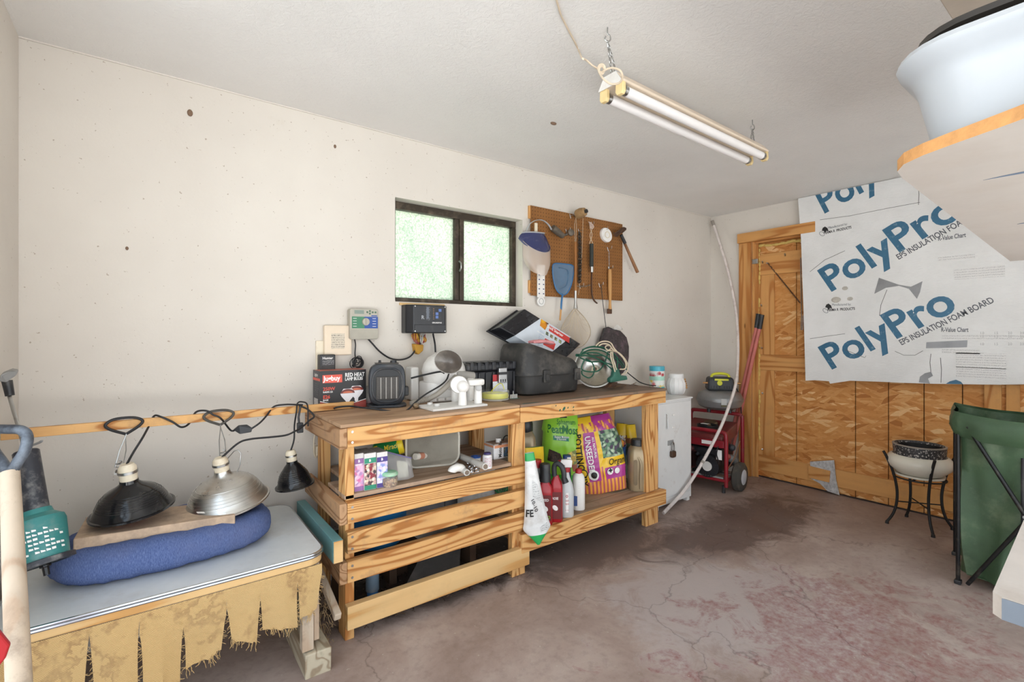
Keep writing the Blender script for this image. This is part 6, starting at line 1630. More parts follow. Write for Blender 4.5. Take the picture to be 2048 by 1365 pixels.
# slanting grey plate, valve and pipe on the floor
a = [V3(.93, 2.16, .012), V3(1.32, 2.22, .012), V3(1.50, 2.50, .12), V3(1.30, 2.52, .12)]
obj('slate_plate', MB().prism(a, (0, 0, .014)), M('slate_grey', (104, 100, 96), .6, dirt=((140, 132, 124), .35, 8)), label='grey slab leaning on the floor behind the lowest slat', cat='slab', bevel=.003)
vl = thing('pipe_valve', 'blue-grey pipe elbow with clear hose fitting under the bench', 'pipe fitting', (.80, 2.3, 0))
vx = aty(745, 1180, 2.25)
BG = M('pvc_bluegrey', (112, 132, 148), .45, dirt=((150, 150, 146), .3, 12))
obj('riser', MB().tube([(vx.x, 2.25, 0), (vx.x, 2.25, .10)], .026, 18), M('pvc_blue', (52, 110, 168), .45), vl, smooth=True)
obj('elbow', MB().tube(catmull([(vx.x, 2.25, .09), (vx.x, 2.25, .17), (vx.x + .006, 2.25, .188), (vx.x + .02, 2.25, .194), (vx.x + .06, 2.255, .198)], 4), .031, 18), BG, vl, smooth=True)
obj('clear_union', MB().tube([(vx.x + .06, 2.255, .198), (vx.x + .13, 2.26, .203)], .022, 16), M('union_grey', (166, 168, 166), .25), vl, smooth=True)
obj('yellow_nut', MB().tube([(vx.x + .13, 2.26, .203), (vx.x + .15, 2.26, .204)], .020, 12), M('nut_yellow', (206, 190, 90), .5), vl, smooth=True)
obj('hose', MB().tube(catmull([(vx.x + .15, 2.26, .204), (vx.x + .22, 2.28, .2), (vx.x + .27, 2.33, .16), (vx.x + .3, 2.42, .1)], 6), .011, 10), BLK, vl, smooth=True)
m_ = MB()
for i in range(260):
    c = V3(random.uniform(.72, 1.58), random.uniform(2.10, 2.58), .006); a_ = random.uniform(0, PI); L_ = random.uniform(.006, .03)
    m_.tube([c - V3(math.cos(a_), math.sin(a_), 0) * L_, c + V3(0, 0, random.uniform(0, .012)), c + V3(math.cos(a_), math.sin(a_), 0) * L_], random.uniform(.001, .004), 4)
obj('floor_litter', m_, M('leaf_litter', (78, 60, 46), .95, var=.3), kind='stuff', label='brown leaf litter and dirt on the floor under the bench', cat='litter')
gb = thing('green_logo_sack', 'white sack with green round logo behind the slats at the middle post', 'sack', (1.72, 2.42, .236))
def pillow(W, H, T, n=18, m=22, crumple=.006, seed=0, taper=None, zone=None, sides=True):
    """closed bag in local coords: x width, z up, front towards -y"""
    def f(u, v, s):
        x = (u - .5) * 2; w = W / 2 * (taper(v) if taper else 1)
        e = (1 - abs(x) ** 3.0) ** .6 * (math.sin(PI * (.03 + .94 * v)) ** .45)
        p = V3(x * w, 0, v * H)
        nz = noise.noise(V3(p.x * 9 + seed, p.z * 9, seed * 3.1)) + .5 * noise.noise(V3(p.x * 24 + seed, p.z * 24, seed))
        return p + V3(nz * crumple * .5 * (1 - abs(x)), s * T / 2 * e + nz * crumple * e, 0)
    mb = MB()
    mb.grid(lambda u, v: f(u, v, -1), n, m, zone=(lambda a, b: zone(a, b)) if zone else None)
    mb.grid(lambda u, v: f(1 - u, v, 1), n, m, mi=0)
    return mb, (lambda u, v: f(u, v, -1))
def on_bag(fn, s, size, u0, v0, W, H, rot=0, bold=0, off=.004, wscale=1, shear=0, align='LEFT'):
    mb = text_mb(s, size, bold, shear, align)
    cr, sr = math.cos(rot), math.sin(rot)
    out = []
    for p in mb.v:
        x, y = p.x * wscale, p.y; X, Y = x * cr - y * sr, x * sr + y * cr
        u = min(.999, max(.001, u0 + X / W)); v = min(.999, max(.001, v0 + Y / H))
        q = fn(u, v); out.append(q + V3(0, -off, 0))
    mb.v = out; return mb
m_, fn = pillow(.24, .34, .10, seed=2)
WSACK = M('sack_white', (222, 222, 220), .4, dirt=((170, 160, 150), .25, 8))
inv_t = lambda t: WM[t.name][0]
Mx = Matrix.Translation((1.545, 2.40, .236)) @ Matrix.Rotation(math.radians(-10), 4, 'Z')
obj('sack', MB().add([Mx @ p for p in m_.v], m_.f), WSACK, gb, smooth=True)
obj('sack_support', MB().box(1.43, 1.66, 2.30, 2.46, .20, .2355), M('dark_pallet'), gb)
obj('sack_foot', MB().box(1.45, 1.49, 2.32, 2.44, 0, .20), M('dark_pallet'), gb)
obj('logo_ring', MB().torus(aty(1003, 968, 2.335), .055, .004, (0, 1, 0), 30, 6), M('ink_green', (40, 128, 76), .5), gb)
label_text(gb, 'WIN', .040, aty(994, 990, 2.333), EX, EZ, M('ink_green'), bold=.02)
# ================================================================ lower right shelf of the bench
ZL = .234
def place(mb, M_): return MB().add([M_ @ p for p in mb.v], mb.f) if False else mb.xf(M_)
def bag_thing(name, label, M_, cat='bag'):
    t = thing(name, label, cat, M_.translation, M_, local=True); return t
def rotm(loc, rz=0, rx=0, ry=0): return Matrix.Translation(Vector(loc)) @ Matrix.Rotation(math.radians(rz), 4, 'Z') @ Matrix.Rotation(math.radians(rx), 4, 'X') @ Matrix.Rotation(math.radians(ry), 4, 'Y')
# ---- peat moss bag
LIME = M('bag_lime', (150, 208, 62), .28, var=.10, scale=5)
p = aty(1128, 960, 2.42)
PM = rotm((p.x, 2.42, ZL), -36, -5, -2)
pb = bag_thing('peat_bag', 'lime green peat moss bag leaning on the wall', PM)
W_, H_ = .285, .54
ztop_zone = lambda a, b: (1 if (b > .93 and .45 < a < .68) else 0)
m_, fn = pillow(W_, H_, .13, n=24, m=30, seed=5, crumple=.013, taper=lambda v: .88 + .12 * math.sin(PI * min(1, v * 1.3)) if v < .8 else .95 - .9 * (v - .8), zone=ztop_zone)
obj('bag_film', m_, [LIME, BLK], pb, smooth=True)
INKG = M('ink_leaf_green', (30, 112, 52), .4); 
obj('lettering', on_bag(fn, 'Sphagnum', .050, .36, .86, W_, H_, -.06, .004, wscale=.72), INKG, pb)
obj('lettering', on_bag(fn, 'PeatMoss', .078, .10, .765, W_, H_, -.10, .02, wscale=.80), INKG, pb)
def bag_patch(name, fn, pts, mat, par, off=.003, n=6):
    # quad patch draped over the bag: pts = (u,v) corners
    a, b, c, d = pts
    f = lambda s, t: fn((a[0] * (1 - s) + b[0] * s) * (1 - t) + (d[0] * (1 - s) + c[0] * s) * t, (a[1] * (1 - s) + b[1] * s) * (1 - t) + (d[1] * (1 - s) + c[1] * s) * t) + V3(0, -off, 0)
    return obj(name, MB().grid(f, n, n), mat, par, smooth=True)
bag_patch('teal_band', fn, [(.26, .67), (.66, .645), (.66, .70), (.26, .725)], M('band_teal', (22, 122, 96), .4), pb)
obj('lettering', on_bag(fn, 'Retains Moisture', .022, .29, .695, W_, H_, -.06, .01, wscale=.72, off=.005), INKW, pb)
obj('lettering', on_bag(fn, '& Nutrients', .020, .34, .668, W_, H_, -.06, .01, wscale=.75, off=.005), INKW, pb)
bag_patch('peat_print', fn, [(.12, .42), (.50, .36), (.42, .50), (.16, .56)], DOTS('peat', (40, 28, 22), [(60, 42, 32), (44, 30, 24), (80, 58, 44)], 120), pb)
bag_patch('flower_print', fn, [(.56, .36), (.92, .34), (.94, .56), (.60, .50)], DOTS('yellow_mums', (96, 110, 50), [(226, 196, 90), (236, 214, 130), (120, 130, 60), (200, 160, 60)], 60), pb)
bag_patch('pot_print', fn, [(.72, .27), (.88, .27), (.90, .36), (.68, .36)], M('terracotta', (160, 92, 66), .5), pb)
bag_patch('foot_green', fn, [(.1, .04), (.9, .04), (.92, .22), (.1, .25)], M('foot_green', (60, 168, 50), .35), pb)
# ---- potting mix bag
p = aty(1212, 1010, 2.14)
XM = rotm((p.x + .115, 2.26, ZL), -30, -8, -8)
pt = bag_thing('potting_bag', 'yellow and purple potting mix bag slumped at the shelf front', XM)
W_, H_ = .37, .52
YB = M('bag_yellow', (240, 194, 46), .3, var=.06); PU = M('bag_purple', (176, 62, 142), .3, var=.08)
STR_ = STRIPES('bag_stripes', (240, 168, 70), (186, 92, 96), .026, 'x'); KALE = DOTS('kale_print', (50, 76, 62), [(96, 140, 104), (150, 178, 140), (58, 88, 74), (186, 206, 176), (78, 60, 84)], 42)
BMAT = [YB, PU, STR_, KALE]
def pz(a, b):
    if b > .80: return 2 if (a + b * 1.2) % .24 < .12 and b < .93 else (1 if a > .45 else 0)
    if b < .17: return 2
    if a < .20: return 0
    if a < .44: return 1 if b > .17 else 0
    if a < .50: return 2 if b < .36 else 0
    if a < .53: return 0
    if b > .44 : return 3
    if b > .33: return 0
    return 1
m_, fn = pillow(W_, H_, .17, n=34, m=40, seed=9, crumple=.02, taper=lambda v: (.86 + .14 * min(1, v * 3)) if v < .55 else 1.0 - .85 * max(0, v - .60) ** 1.15, zone=pz)
obj('bag_film', m_, BMAT, pt, smooth=True)
obj('lettering', on_bag(fn, 'POTTING MIX', .058, .055, .80, W_, H_, -PI / 2, .02, off=.008, wscale=.95), INKB, pt)
obj('lettering', on_bag(fn, 'UNSEEDED', .054, .235, .76, W_, H_, -PI / 2, .02, off=.008, wscale=.95), INKW, pt)
obj('lettering', on_bag(fn, 'ALL NATURAL', .024, .37, .74, W_, H_, -PI / 2, .02, off=.008, wscale=.9), INKW, pt)
obj('lettering', on_bag(fn, 'Organic', .062, .60, .35, W_, H_, 0, .004, off=.008, wscale=.8, shear=.25), INKB, pt)
def bag_disc(name, fn, u, v, r, W, H, mat, par, off=.007):
    return obj(name, MB().grid(lambda a, b: fn(u + math.cos(2 * PI * a) * r * b / W, v + math.sin(2 * PI * a) * r * b / H) + V3(0, -off, 0), 18, 3, closeu=True), mat, par, smooth=True)
bag_disc('round_badge', fn, .30, .26, .036, W_, H_, INKW, pt); bag_disc('round_badge', fn, .305, .262, .022, W_, H_, INKB, pt, .010)
bag_disc('round_badge', fn, .62, .27, .022, W_, H_, INKW, pt); bag_disc('round_badge', fn, .76, .265, .02, W_, H_, INKW, pt)
obj('lettering', on_bag(fn, '+', .05, .583, .25, W_, H_, 0, .05, off=.011), INKB, pt)
bag_disc('round_badge', fn, .12, .30, .03, W_, H_, INKB, pt); bag_disc('round_badge', fn, .12, .30, .022, W_, H_, YB, pt, .010)
# ---- folded top of the potting bag
FM = rotm(aty(1200, 888, 2.36), -30, 10, 40)
m_, fn2 = pillow(.30, .24, .07, n=20, m=20, seed=14, crumple=.016, zone=lambda a, b: 2 if b > .66 else (1 if b < .4 else 0))
fold = m_; fold.xf(FM @ Matrix.Translation((0, 0, -.12)))
obj('folded_top', fold, BMAT, pt, smooth=True, local=False)
# ---- white/green bag spilling over the rail
WS = rotm(aty(1077, 1089, 1.99), -30, 2, -6)
wz = bag_thing('spill_sack', 'white and green fertiliser sack hanging over the lower rail', WS, 'sack')
SG = M('sack_green', (40, 160, 84), .35)
m_, fn = pillow(.15, .50, .05, n=14, m=36, seed=21, crumple=.007, taper=lambda v: min(1.0, .12 + v * 5) * (1.0 - .78 * max(0, v - .2) ** .7), zone=lambda a, b: 1 if (b < .10 + .02 * a or b > .93) else 0)
obj('sack_film', m_, [WSACK, SG], wz, smooth=True)
obj('lettering', on_bag(fn, '10-10', .034, .30, .52, .15, .50, -1.25, .01, off=.004), INKB, wz)
bag_patch('print_box', fn, [(.62, .14), (.92, .17), (.90, .24), (.62, .20)], FINEPRINT('sack_print', (206, 206, 204), (90, 90, 90), .012, axis='z', dens=.4), wz)
bag_patch('small_print', fn, [(.42, .55), (.88, .46), (.80, .66), (.46, .72)], FINEPRINT('sack_print'), wz)
obj('lettering', on_bag(fn, 'FE', .055, .03, .33, .15, .50, 0, .02, off=.004), INKB, wz)
# ---- yellow sack behind it
YM = rotm((aty(1071, 950, 2.2).x, 2.22, ZL), 0, -4, 4)
ys_ = bag_thing('yellow_sack', 'yellow topped sack standing behind the red bottles', YM, 'sack')
m_, fn = pillow(.15, .40, .08, seed=31, crumple=.008, zone=lambda a, b: 1 if b > .74 else 0)
obj('sack_film', m_, [M('leafy_print', (150, 190, 120), .4, var=.3, scale=40), M('sack_yellow', (236, 196, 40), .35)], ys_, smooth=True)
# ---- jugs and bottles
def jug(name, label, u, vb, vt, y, w, d_, mat, capmat, rz=0, handle=True):
    p = aty(u, vb, y); t_ = p.x * VX + p.y * VY; h = aty(u, vt, y).z - ZL
    t = thing(name, label, 'jug', (p.x, y + d_ / 2, ZL), (0, 0, math.radians(rz)), local=True)
    R_ = [[(x * s, yy * s, z) for x, yy in rrect(w, d_, min(w, d_) * .3, 5)] for z, s in ((0, .92), (.008, 1), (h * .62, 1), (h * .70, .97), (h * .80, .90), (h * .88, .62), (h * .90, .45))]
    obj('body', loft(R_, len(R_[0])), mat, t, smooth=True)
    if handle:
        obj('grip_recess', MB().prism([(x, -d_ / 2 - .0012, z + h * .38) for x, z in rrect(w * .20, h * .50, w * .09, 5, -w * .26, 0)], (0, .002, 0)), M('jug_shadow', (128, 112, 88), .3, .3), t)
        obj('grip_rib', MB().tube(catmull([(w * .02, -d_ / 2 - .002, h * .06), (w * .0, -d_ / 2 - .006, h * .3), (w * .03, -d_ / 2 - .006, h * .55), (-w * .10, -d_ / 2 + .004, h * .68)], 5), .008, 8), mat, t, smooth=True)
        obj('grip_recess', MB().prism([(x, -d_ / 2 - .0012, z + h * .38) for x, z in rrect(w * .20, h * .50, w * .09, 5, w * .30, 0)], (0, .002, 0)), M('jug_shadow'), t)
    c = obj('cap', MB().lathe([(w * .30, h * .86), (w * .36, h * .88), (w * .36, h * .97), (w * .33, h), (0, h)], n=26), capmat, t, smooth=True)
    return t
GOLD = M('jug_gold', (168, 150, 120), .32, .25, var=.08)
jug('oil_jug', 'gold plastic jug with black cap at the right end of the lower shelf', 1290, 987, 882, 2.10, .125, .13, GOLD, BLK, -34)
jug('oil_jug', 'gold jug with black cap half hidden behind the middle post', 1064, 960, 846, 2.40, .14, .14, GOLD, BLK, -30)
# blue tin behind potting bag
p = aty(1252, 980, 2.22)
bt = thing('blue_pail', 'blue plastic pail behind the potting mix bag', 'pail', (p.x + .01, 2.36, ZL), local=True)
obj('pail_body', MB().lathe([(0, 0), (.085, 0), (.09, .01), (.105, .27), (.11, .28), (.1, .28), (.085, .02), (0, .015)], n=30), M('pail_blue', (36, 92, 168), .35), bt, smooth=True)
obj('pail_label', MB().grid(lambda u, v: (.0995 * (1 + .0) * math.sin(-1 + 2.2 * u) * (.93 + .1 * v), -.0995 * math.cos(-1 + 2.2 * u) * (.93 + .1 * v), .03 + .12 * v), 12, 2), DOTS('pail_print', (230, 228, 222), [(236, 232, 226), (150, 50, 50), (240, 236, 230), (220, 200, 190)], 26), bt)
# yellow mix bags behind
for (nm, lb, u, vb, vt, y, w, rz, zc) in (('mix_bag', 'brown and yellow soil bag standing behind the blue pail', 1250, 960, 850, 2.45, .15, -34, 1), ('mix_bag', 'small yellow bag tip behind the gold jug', 1277, 960, 852, 2.26, .09, -36, 2)):
    p = aty(u, vb, y); h = aty(u, vt, y).z - ZL
    Mb = rotm((p.x, y + .04, ZL), rz, -3, 5 if zc == 1 else -3); t = bag_thing(nm, lb, Mb)
    m_, fn = pillow(w, h, .09, seed=40 + zc, crumple=.012, taper=lambda v: 1 - .55 * max(0, v - .62), zone=lambda a, b: 1 if b > .80 - .15 * a else (2 if b > .7 - .1 * a else 0))
    obj('bag_film', m_, [M('soil_green', (112, 124, 96), .4, var=.2, scale=20), M('sack_yellow'), M('soil_brown', (140, 90, 60), .4)], t, smooth=True)
    if zc == 1: obj('lettering', on_bag(fn, 'MIX', .045, .16, .70, w, h, -.1, .02, off=.006), INKW, t)
def bottle(name, label, u, vb, vt, y, w, d_, mat, prof, cat='bottle', rz=0):
    p = aty(u, vb, y); h = aty(u, vt, y).z - ZL
    t = thing(name, label, cat, (p.x, y + d_ / 2, ZL), (0, 0, math.radians(rz)), local=True)
    R_ = [[(x * s, yy * (s if s > .6 else s), z * h) for x, yy in rrect(w, d_, min(w, d_) * .38, 5)] for z, s in prof]
    obj('body', loft(R_, len(R_[0])), mat, t, smooth=True)
    return t, h
PRF = ((0, .9), (.02, 1), (.62, 1), (.74, .92), (.84, .6), (.88, .42), (.93, .42))
REDB = M('red_bottle', (166, 30, 40), .3, var=.08)
t, h = bottle('red_bottle', 'red weed killer bottle with tall black cap', 1097, 1042, 930, 2.055, .085, .06, REDB, ((0, .9), (.02, 1), (.52, 1), (.62, .94), (.68, .6), (.72, .5)), rz=-38)
obj('cap', MB().lathe([(.026, h * .70), (.034, h * .71), (.032, h * .84), (.030, h * .85), (.031, h * .97), (.026, h), (0, h)], n=26), BLK, t, smooth=True)
lbx = obj('label_panel', MB().box(-.034, .034, -.0315, -.0308, h * .08, h * .5), M('label_maroon', (110, 34, 34), .4), t)
label_text(t, 'WEED', .020, V3(-.03, -.0316, h * .40), EX, EZ, INKW, bold=.02, wscale=.9).matrix_basis
obj('label_disc', MB().lathe([(0, 0), (.018, 0), (0, .001)], (0, -.0316, h * .28), (0, -1, 0), 20, sx=.7, sy=1), INKW, t)
label_text(t, 'GO', .026, V3(-.012, -.0316, h * .11), EX, EZ, M('ink_lime', (120, 180, 60), .5), bold=.03)
t, h = bottle('red_bottle', 'red weed killer bottle with black bent spray hose', 1119, 1040, 953, 2.05, .072, .055, REDB, ((0, .9), (.02, 1), (.72, 1), (.86, .9), (.95, .5), (1.0, .4)), rz=-38)
obj('spout_hose', MB().tube(catmull([(-.01, .0, h * .98), (-.012, 0, h * 1.18), (.005, -.006, h * 1.26), (.03, -.016, h * 1.2), (.042, -.02, h * 1.06), (.042, -.022, h * .90)], 6), .015, 12), M('hose_black', (50, 52, 54), .5), t, smooth=True)
obj('spout_tip', MB().tube([(.042, -.022, h * .96), (.052, -.026, h * .86)], [.016, .02], 12), BLK, t, smooth=True)
obj('label_panel', MB().box(-.028, .028, -.0290, -.0280, h * .08, h * .66), M('label_maroon'), t)
label_text(t, 'ROSE', .020, V3(-.026, -.0292, h * .5), EX, EZ, INKW, bold=.02, wscale=.75)
obj('label_disc', MB().lathe([(0, 0), (.018, 0), (0, .001)], (-.008, -.0292, h * .32), (0, -1, 0), 20, sx=.7, sy=1), INKW, t)
# spray bottle
CLR = M('frosted_bottle', (196, 198, 198), .25, var=.05)
t, h = bottle('spray_bottle', 'clear trigger spray bottle with red collar and printed label', 1143, 1032, 922, 2.06, .085, .085, CLR, ((0, .9), (.02, 1), (.45, 1), (.56, .85), (.68, .5), (.76, .36), (.80, .34)), rz=-38)
obj('collar', MB().lathe([(.018, h * .78), (.021, h * .78), (.021, h * .86), (.018, h * .86)], n=20), RED, t, smooth=True)
hd = obj('trigger_head', MB().prism([(x, -.012, z) for x, z in ((.030, h * .86), (.034, h * .98), (.02, h * 1.0), (-.03, h * .995), (-.038, h * .95), (-.036, h * .92), (-.012, h * .90), (-.012, h * .86))], (0, .024, 0)), WHT, t, bevel=.003)
obj('nozzle', MB().cyl((-.036, 0, h * .955), (-.052, 0, h * .955), .010, .009, 12), RED, hd, smooth=True)
obj('trigger', MB().tube([(-.018, 0, h * .90), (-.028, 0, h * .85), (-.026, 0, h * .80)], .006, 8), RED, hd, smooth=True)
obj('label_panel', MB().grid(lambda u, v: (.0432 * math.sin(-1.1 + 2.2 * u), -.0432 * math.cos(-1.1 + 2.2 * u), h * (.10 + .34 * v)), 14, 2), INKW, t)
def wrap_text(t, s, size, r, a0, z, mat, bold=0, wscale=1):
    mb = text_mb(s, size, bold)
    mb.v = [V3((r) * math.sin(a0 + p.x * wscale / r), -(r) * math.cos(a0 + p.x * wscale / r), z + p.y) for p in mb.v]
    return obj('lettering', mb, mat, t)
wrap_text(t, 'Do it', .034, .0438, -.72, h * .36, M('ink_brick', (176, 44, 56), .5), .01, .85)
wrap_text(t, 'Household', .018, .0438, -.85, h * .29, M('ink_brick'), .005, .85)
wrap_text(t, 'Sprayer', .018, .0438, -.7, h * .235, M('ink_brick'), .005, .85)
wrap_text(t, '32 FL OZ', .009, .0438, -.5, h * .13, M('ink_brick'), 0, .9)
# white bottle
t, h = bottle('white_bottle', 'white ribbed bottle with red flip cap', 1166, 1024, 940, 2.10, .076, .076, WHT, ((0, .9), (.02, 1), (.74, 1), (.84, .85), (.90, .45)), rz=-38)
for i in range(7): obj('rib', MB().lathe([(.037, h * (.40 + i * .05)), (.0392, h * (.405 + i * .05)), (.0392, h * (.415 + i * .05)), (.037, h * (.42 + i * .05))], n=26), WHT, t, smooth=True)
obj('cap', MB().lathe([(.019, h * .87), (.021, h * .87), (.021, h * .96), (.014, h * 1.0), (0, h * 1.0)], n=22), RED, t, smooth=True)
obj('label_tab', MB().box(-.036, -.012, -.0378, -.034, h * .12, h * .36), M('ink_blue', (36, 66, 120), .5), t)
# pale bottle with red cap at the back, blue-and-white small carton
t, h = bottle('pale_bottle', 'pale grey bottle with red screw cap behind the red bottle', 1081, 1000, 922, 2.12, .075, .06, M('pale_plastic', (186, 190, 194), .4), PRF)
obj('cap', MB().lathe([(.022, h * .88), (.027, h * .88), (.026, h * 1.0), (0, h * 1.0)], n=22), RED, t, smooth=True)
t, h = bottle('dropper_box', 'small navy and white pack in front of the peat bag', 1138, 990, 912, 2.22, .05, .04, M('pack_navy', (40, 66, 120), .4), ((0, 1), (.5, 1), (1, 1)), 'box', rz=-38)
obj('pack_label', MB().box(.0, .024, -.0215, -.0202, h * .78, h * .97), INKW, t)
obj('silver_pouch', MB().prism([aty(u, v, 2.33) for u, v in ((1158, 905), (1166, 900), (1170, 925), (1164, 945), (1154, 950))], (0, .03, 0)), M('pouch_silver', (178, 178, 182), .3), label='crumpled silver pouch tucked between the two big bags', cat='pouch', bevel=.006)  # crumpled film in its own silver colour

# ================================================================ white cabinet
cbt = thing('metal_cabinet', 'white metal cabinet with padlock at the right end of the bench', 'cabinet', (3.2, 2.4, 0))
x0, x1, y0, y1, zt = 2.985, 3.435, 2.205, 2.60, .805
obj('cabinet_body', MB().box(x0, x1, y0, y1, .03, zt), WHTM, cbt, bevel=.004)
obj('cabinet_top', MB().box(x0 - .004, x1 + .004, y0 - .012, y1, zt + .0005, zt + .012), WHTM, cbt, bevel=.003)
for (xx, yy) in ((x0 + .01, y0 + .01), (x1 - .045, y0 + .01), (x0 + .01, y1 - .045), (x1 - .045, y1 - .045)): obj('foot', MB().box(xx, xx + .035, yy, yy + .035, 0, .03), WHTM, cbt)
dr = obj('door', MB().box(x0 + .012, x1 - .022, y0 - .008, y0 - .0005, .09, zt - .015), WHTM, cbt, bevel=.002)
obj('kick_panel', MB().box(x0 + .012, x1 - .022, y0 - .006, y0 - .0005, .035, .08), WHTM, cbt, bevel=.002)
ph_ = aty(1333, 843, y0 - .01)
obj('door_handle', MB().tube([(ph_.x, y0 - .008, ph_.z + .055), (ph_.x, y0 - .022, ph_.z + .055), (ph_.x, y0 - .022, ph_.z - .055), (ph_.x, y0 - .008, ph_.z - .055)], .006, 8), WHTM, dr, smooth=True)
for v in (830, 855):
    q_ = aty(1347, v, y0 - .009); obj('catch', MB().box(q_.x - .018, q_.x + .012, y0 - .016, y0 - .008, q_.z - .007, q_.z + .007), WHT, dr, bevel=.003)
hp = aty(1342, 886, y0 - .01)
hs = obj('hasp', MB().box(hp.x - .04, hp.x + .028, y0 - .014, y0 - .008, hp.z - .018, hp.z + .02), GREYP, dr, bevel=.002)
pk = thing('padlock', 'small padlock hanging from the hasp on the white cabinet', 'padlock', (hp.x + .008, y0 - .022, hp.z - .1))
obj('shackle', MB().tube(catmull([(hp.x - .006, y0 - .022, hp.z - .068), (hp.x - .006, y0 - .022, hp.z - .012), (hp.x + .006, y0 - .024, hp.z + .004), (hp.x + .02, y0 - .022, hp.z - .012), (hp.x + .022, y0 - .022, hp.z - .068)], 5), .0045, 8), STEEL, pk, smooth=True)
obj('lock_body', MB().prism([(hp.x + .008 + x, y0 - .034, hp.z - .085 + z) for x, z in rrect(.052, .05, .014, 4)], (0, .024, 0)), RUST, pk, bevel=.004)
# tin and jar on the cabinet
p = aty(1318, 780, 2.42)
zt2 = zt + .012; hT = aty(1318, 733, 2.42).z - zt2
tc_ = thing('patterned_tin', 'tall round tin with teal and white patterned bands', 'tin', (p.x, 2.44, zt2), local=True)
bands = [(0, .14, DOTS('tin_pattern', (220, 220, 214), [(200, 196, 180), (90, 90, 90), (230, 228, 220)], 90)), (.14, .30, DOTS('tin_teal', (50, 150, 170), [(64, 164, 180), (70, 180, 150), (64, 164, 180), (226, 190, 90)], 60)), (.30, .52, DOTS('tin_fruit', (214, 222, 214), [(226, 230, 224), (226, 190, 60), (206, 80, 90), (230, 234, 228)], 40)), (.52, .66, M('tin_mint', (168, 214, 196), .4)), (.66, .84, DOTS('tin_dots', (224, 222, 218), [(230, 228, 224), (230, 228, 224), (180, 60, 70)], 36)), (.84, 1.0, M('tin_aqua', (78, 176, 196), .35))]
for a_, b_, mm in bands: obj('band', MB().lathe([(0, hT * a_), (.060, hT * a_), (.0605, hT * (a_ + .01)), (.0605, hT * (b_ - .01)), (.060, hT * b_), (0, hT * b_)], n=32), mm, tc_, smooth=True)
p = aty(1356, 790, 2.36); hJ = aty(1356, 748, 2.36).z - zt2
jw = thing('white_jar', 'white ribbed jar with wooden bead tassel on the cabinet', 'jar', (p.x, 2.38, zt2), local=True)
JW = M('jar_white', (230, 228, 226), .45, var=.03)
obj('jar_body', MB().lathe([(0, 0), (.055, 0), (.062, .006), (.078, hJ * .4), (.078, hJ * .55), (.060, hJ * .78), (.057, hJ * .80), (0, hJ * .8)], n=36), JW, jw, smooth=True)
obj('jar_lid', MB().lathe([(0, hJ * .79), (.060, hJ * .79), (.062, hJ * .86), (.060, hJ * .97), (.056, hJ), (0, hJ)], n=36), JW, jw, smooth=True)
for i in range(14):
    a_ = 2 * PI * i / 14
    obj('rib', MB().tube([((.0785 * s) * math.cos(a_), (.0785 * s) * math.sin(a_), z * hJ) for z, s in ((.04, .80), (.2, .92), (.4, 1.0), (.55, 1.0), (.68, .88), (.78, .77))], .0022, 5), JW, jw, smooth=True)
bd = V3(.012, -.065, hJ * .8)
for i in range(5): obj('bead', MB().ball((.022 + .002 * i, -.070 - .0035 * min(i, 3), hJ * .74 - i * .017), .0075, 10, 7), HANDZ, jw, smooth=True)
# ================================================================ generator with compressor on top
GR = M('generator_red', (142, 28, 40), .35, dirt=((110, 70, 66), .25, 8)); ENG = M('engine_dark', (44, 44, 48), .5, .3, var=.4, scale=30)
gM = Matrix.Translation((3.80, 2.12, 0)) @ Matrix.Rotation(math.radians(10), 4, 'Z')
# local: x depth (away), y left along the front (0 .. .46), z up
ge = thing('generator', 'red framed portable generator by the strand-board door', 'generator', gM.translation, gM, local=True)
D_, Wd = .40, .46
def hoop(x, z): return [(x, .0, .05), (x, .0, z - .05), (x, .015, z - .015), (x, .05, z), (x, Wd - .05, z), (x, Wd - .015, z - .015), (x, Wd, z - .05), (x, Wd, .05)]
obj('front_hoop', MB().tube(catmull(hoop(0, .50), 4), .016, 12), GR, ge, smooth=True)
obj('rear_hoop', MB().tube(catmull(hoop(D_, .60), 4), .016, 12), GR, ge, smooth=True)
for (y, z) in ((0, .10), (Wd, .10)): obj('side_bar', MB().tube([(0, y, z), (D_, y, z)], .014, 10), GR, ge, smooth=True)
obj('front_bar', MB().tube([(0, 0, .10), (0, Wd, .10)], .014, 10), GR, ge, smooth=True)
obj('front_bar', MB().box(-.012, .012, .02, Wd - .02, .115, .128), GREYP, ge)
tk = obj('fuel_tank', MB().hexa([(.02, .03, .36), (.38, .03, .42), (.38, Wd - .03, .42), (.02, Wd - .03, .36), (.02, .03, .46), (.38, .03, .535), (.38, Wd - .03, .535), (.02, Wd - .03, .46)]), M('tank_red', (118, 44, 44), .4, dirt=((116, 92, 80), .4, 6)), ge, bevel=.018, bseg=3)
obj('tank_lip', MB().box(-.004, .05, .016, Wd - .016, .365, .425), GR, ge, bevel=.006)
obj('fuel_cap', MB().lathe([(0, 0), (.055, 0), (.06, .012), (.05, .024), (0, .026)], (.25, .22, .508), (-.19, 0, 1), 24), M('cap_brass', (128, 108, 84), .5, .4), tk, smooth=True)
for i in range(5): obj('coiled_lead', MB().torus((.13, .20, .492 + i * .007), .075 - .004 * (i % 2), .006, (-.19, 0, 1), 26, 8, sy=1.15), CORD, tk, smooth=True)
obj('lead_tag', MB().box(.10, .14, .19, .25, .53, .532), INKW, tk)
obj('warning_label', MB().box(-.0055, -.0045, .10, .20, .385, .415), INKW, ge)
obj('data_label', MB().box(-.012, -.011, .03, .075, .27, .35), INKW, ge)
obj('engine_block', MB().box(.05, .36, .06, Wd - .05, .14, .34), ENG, ge, bevel=.02)
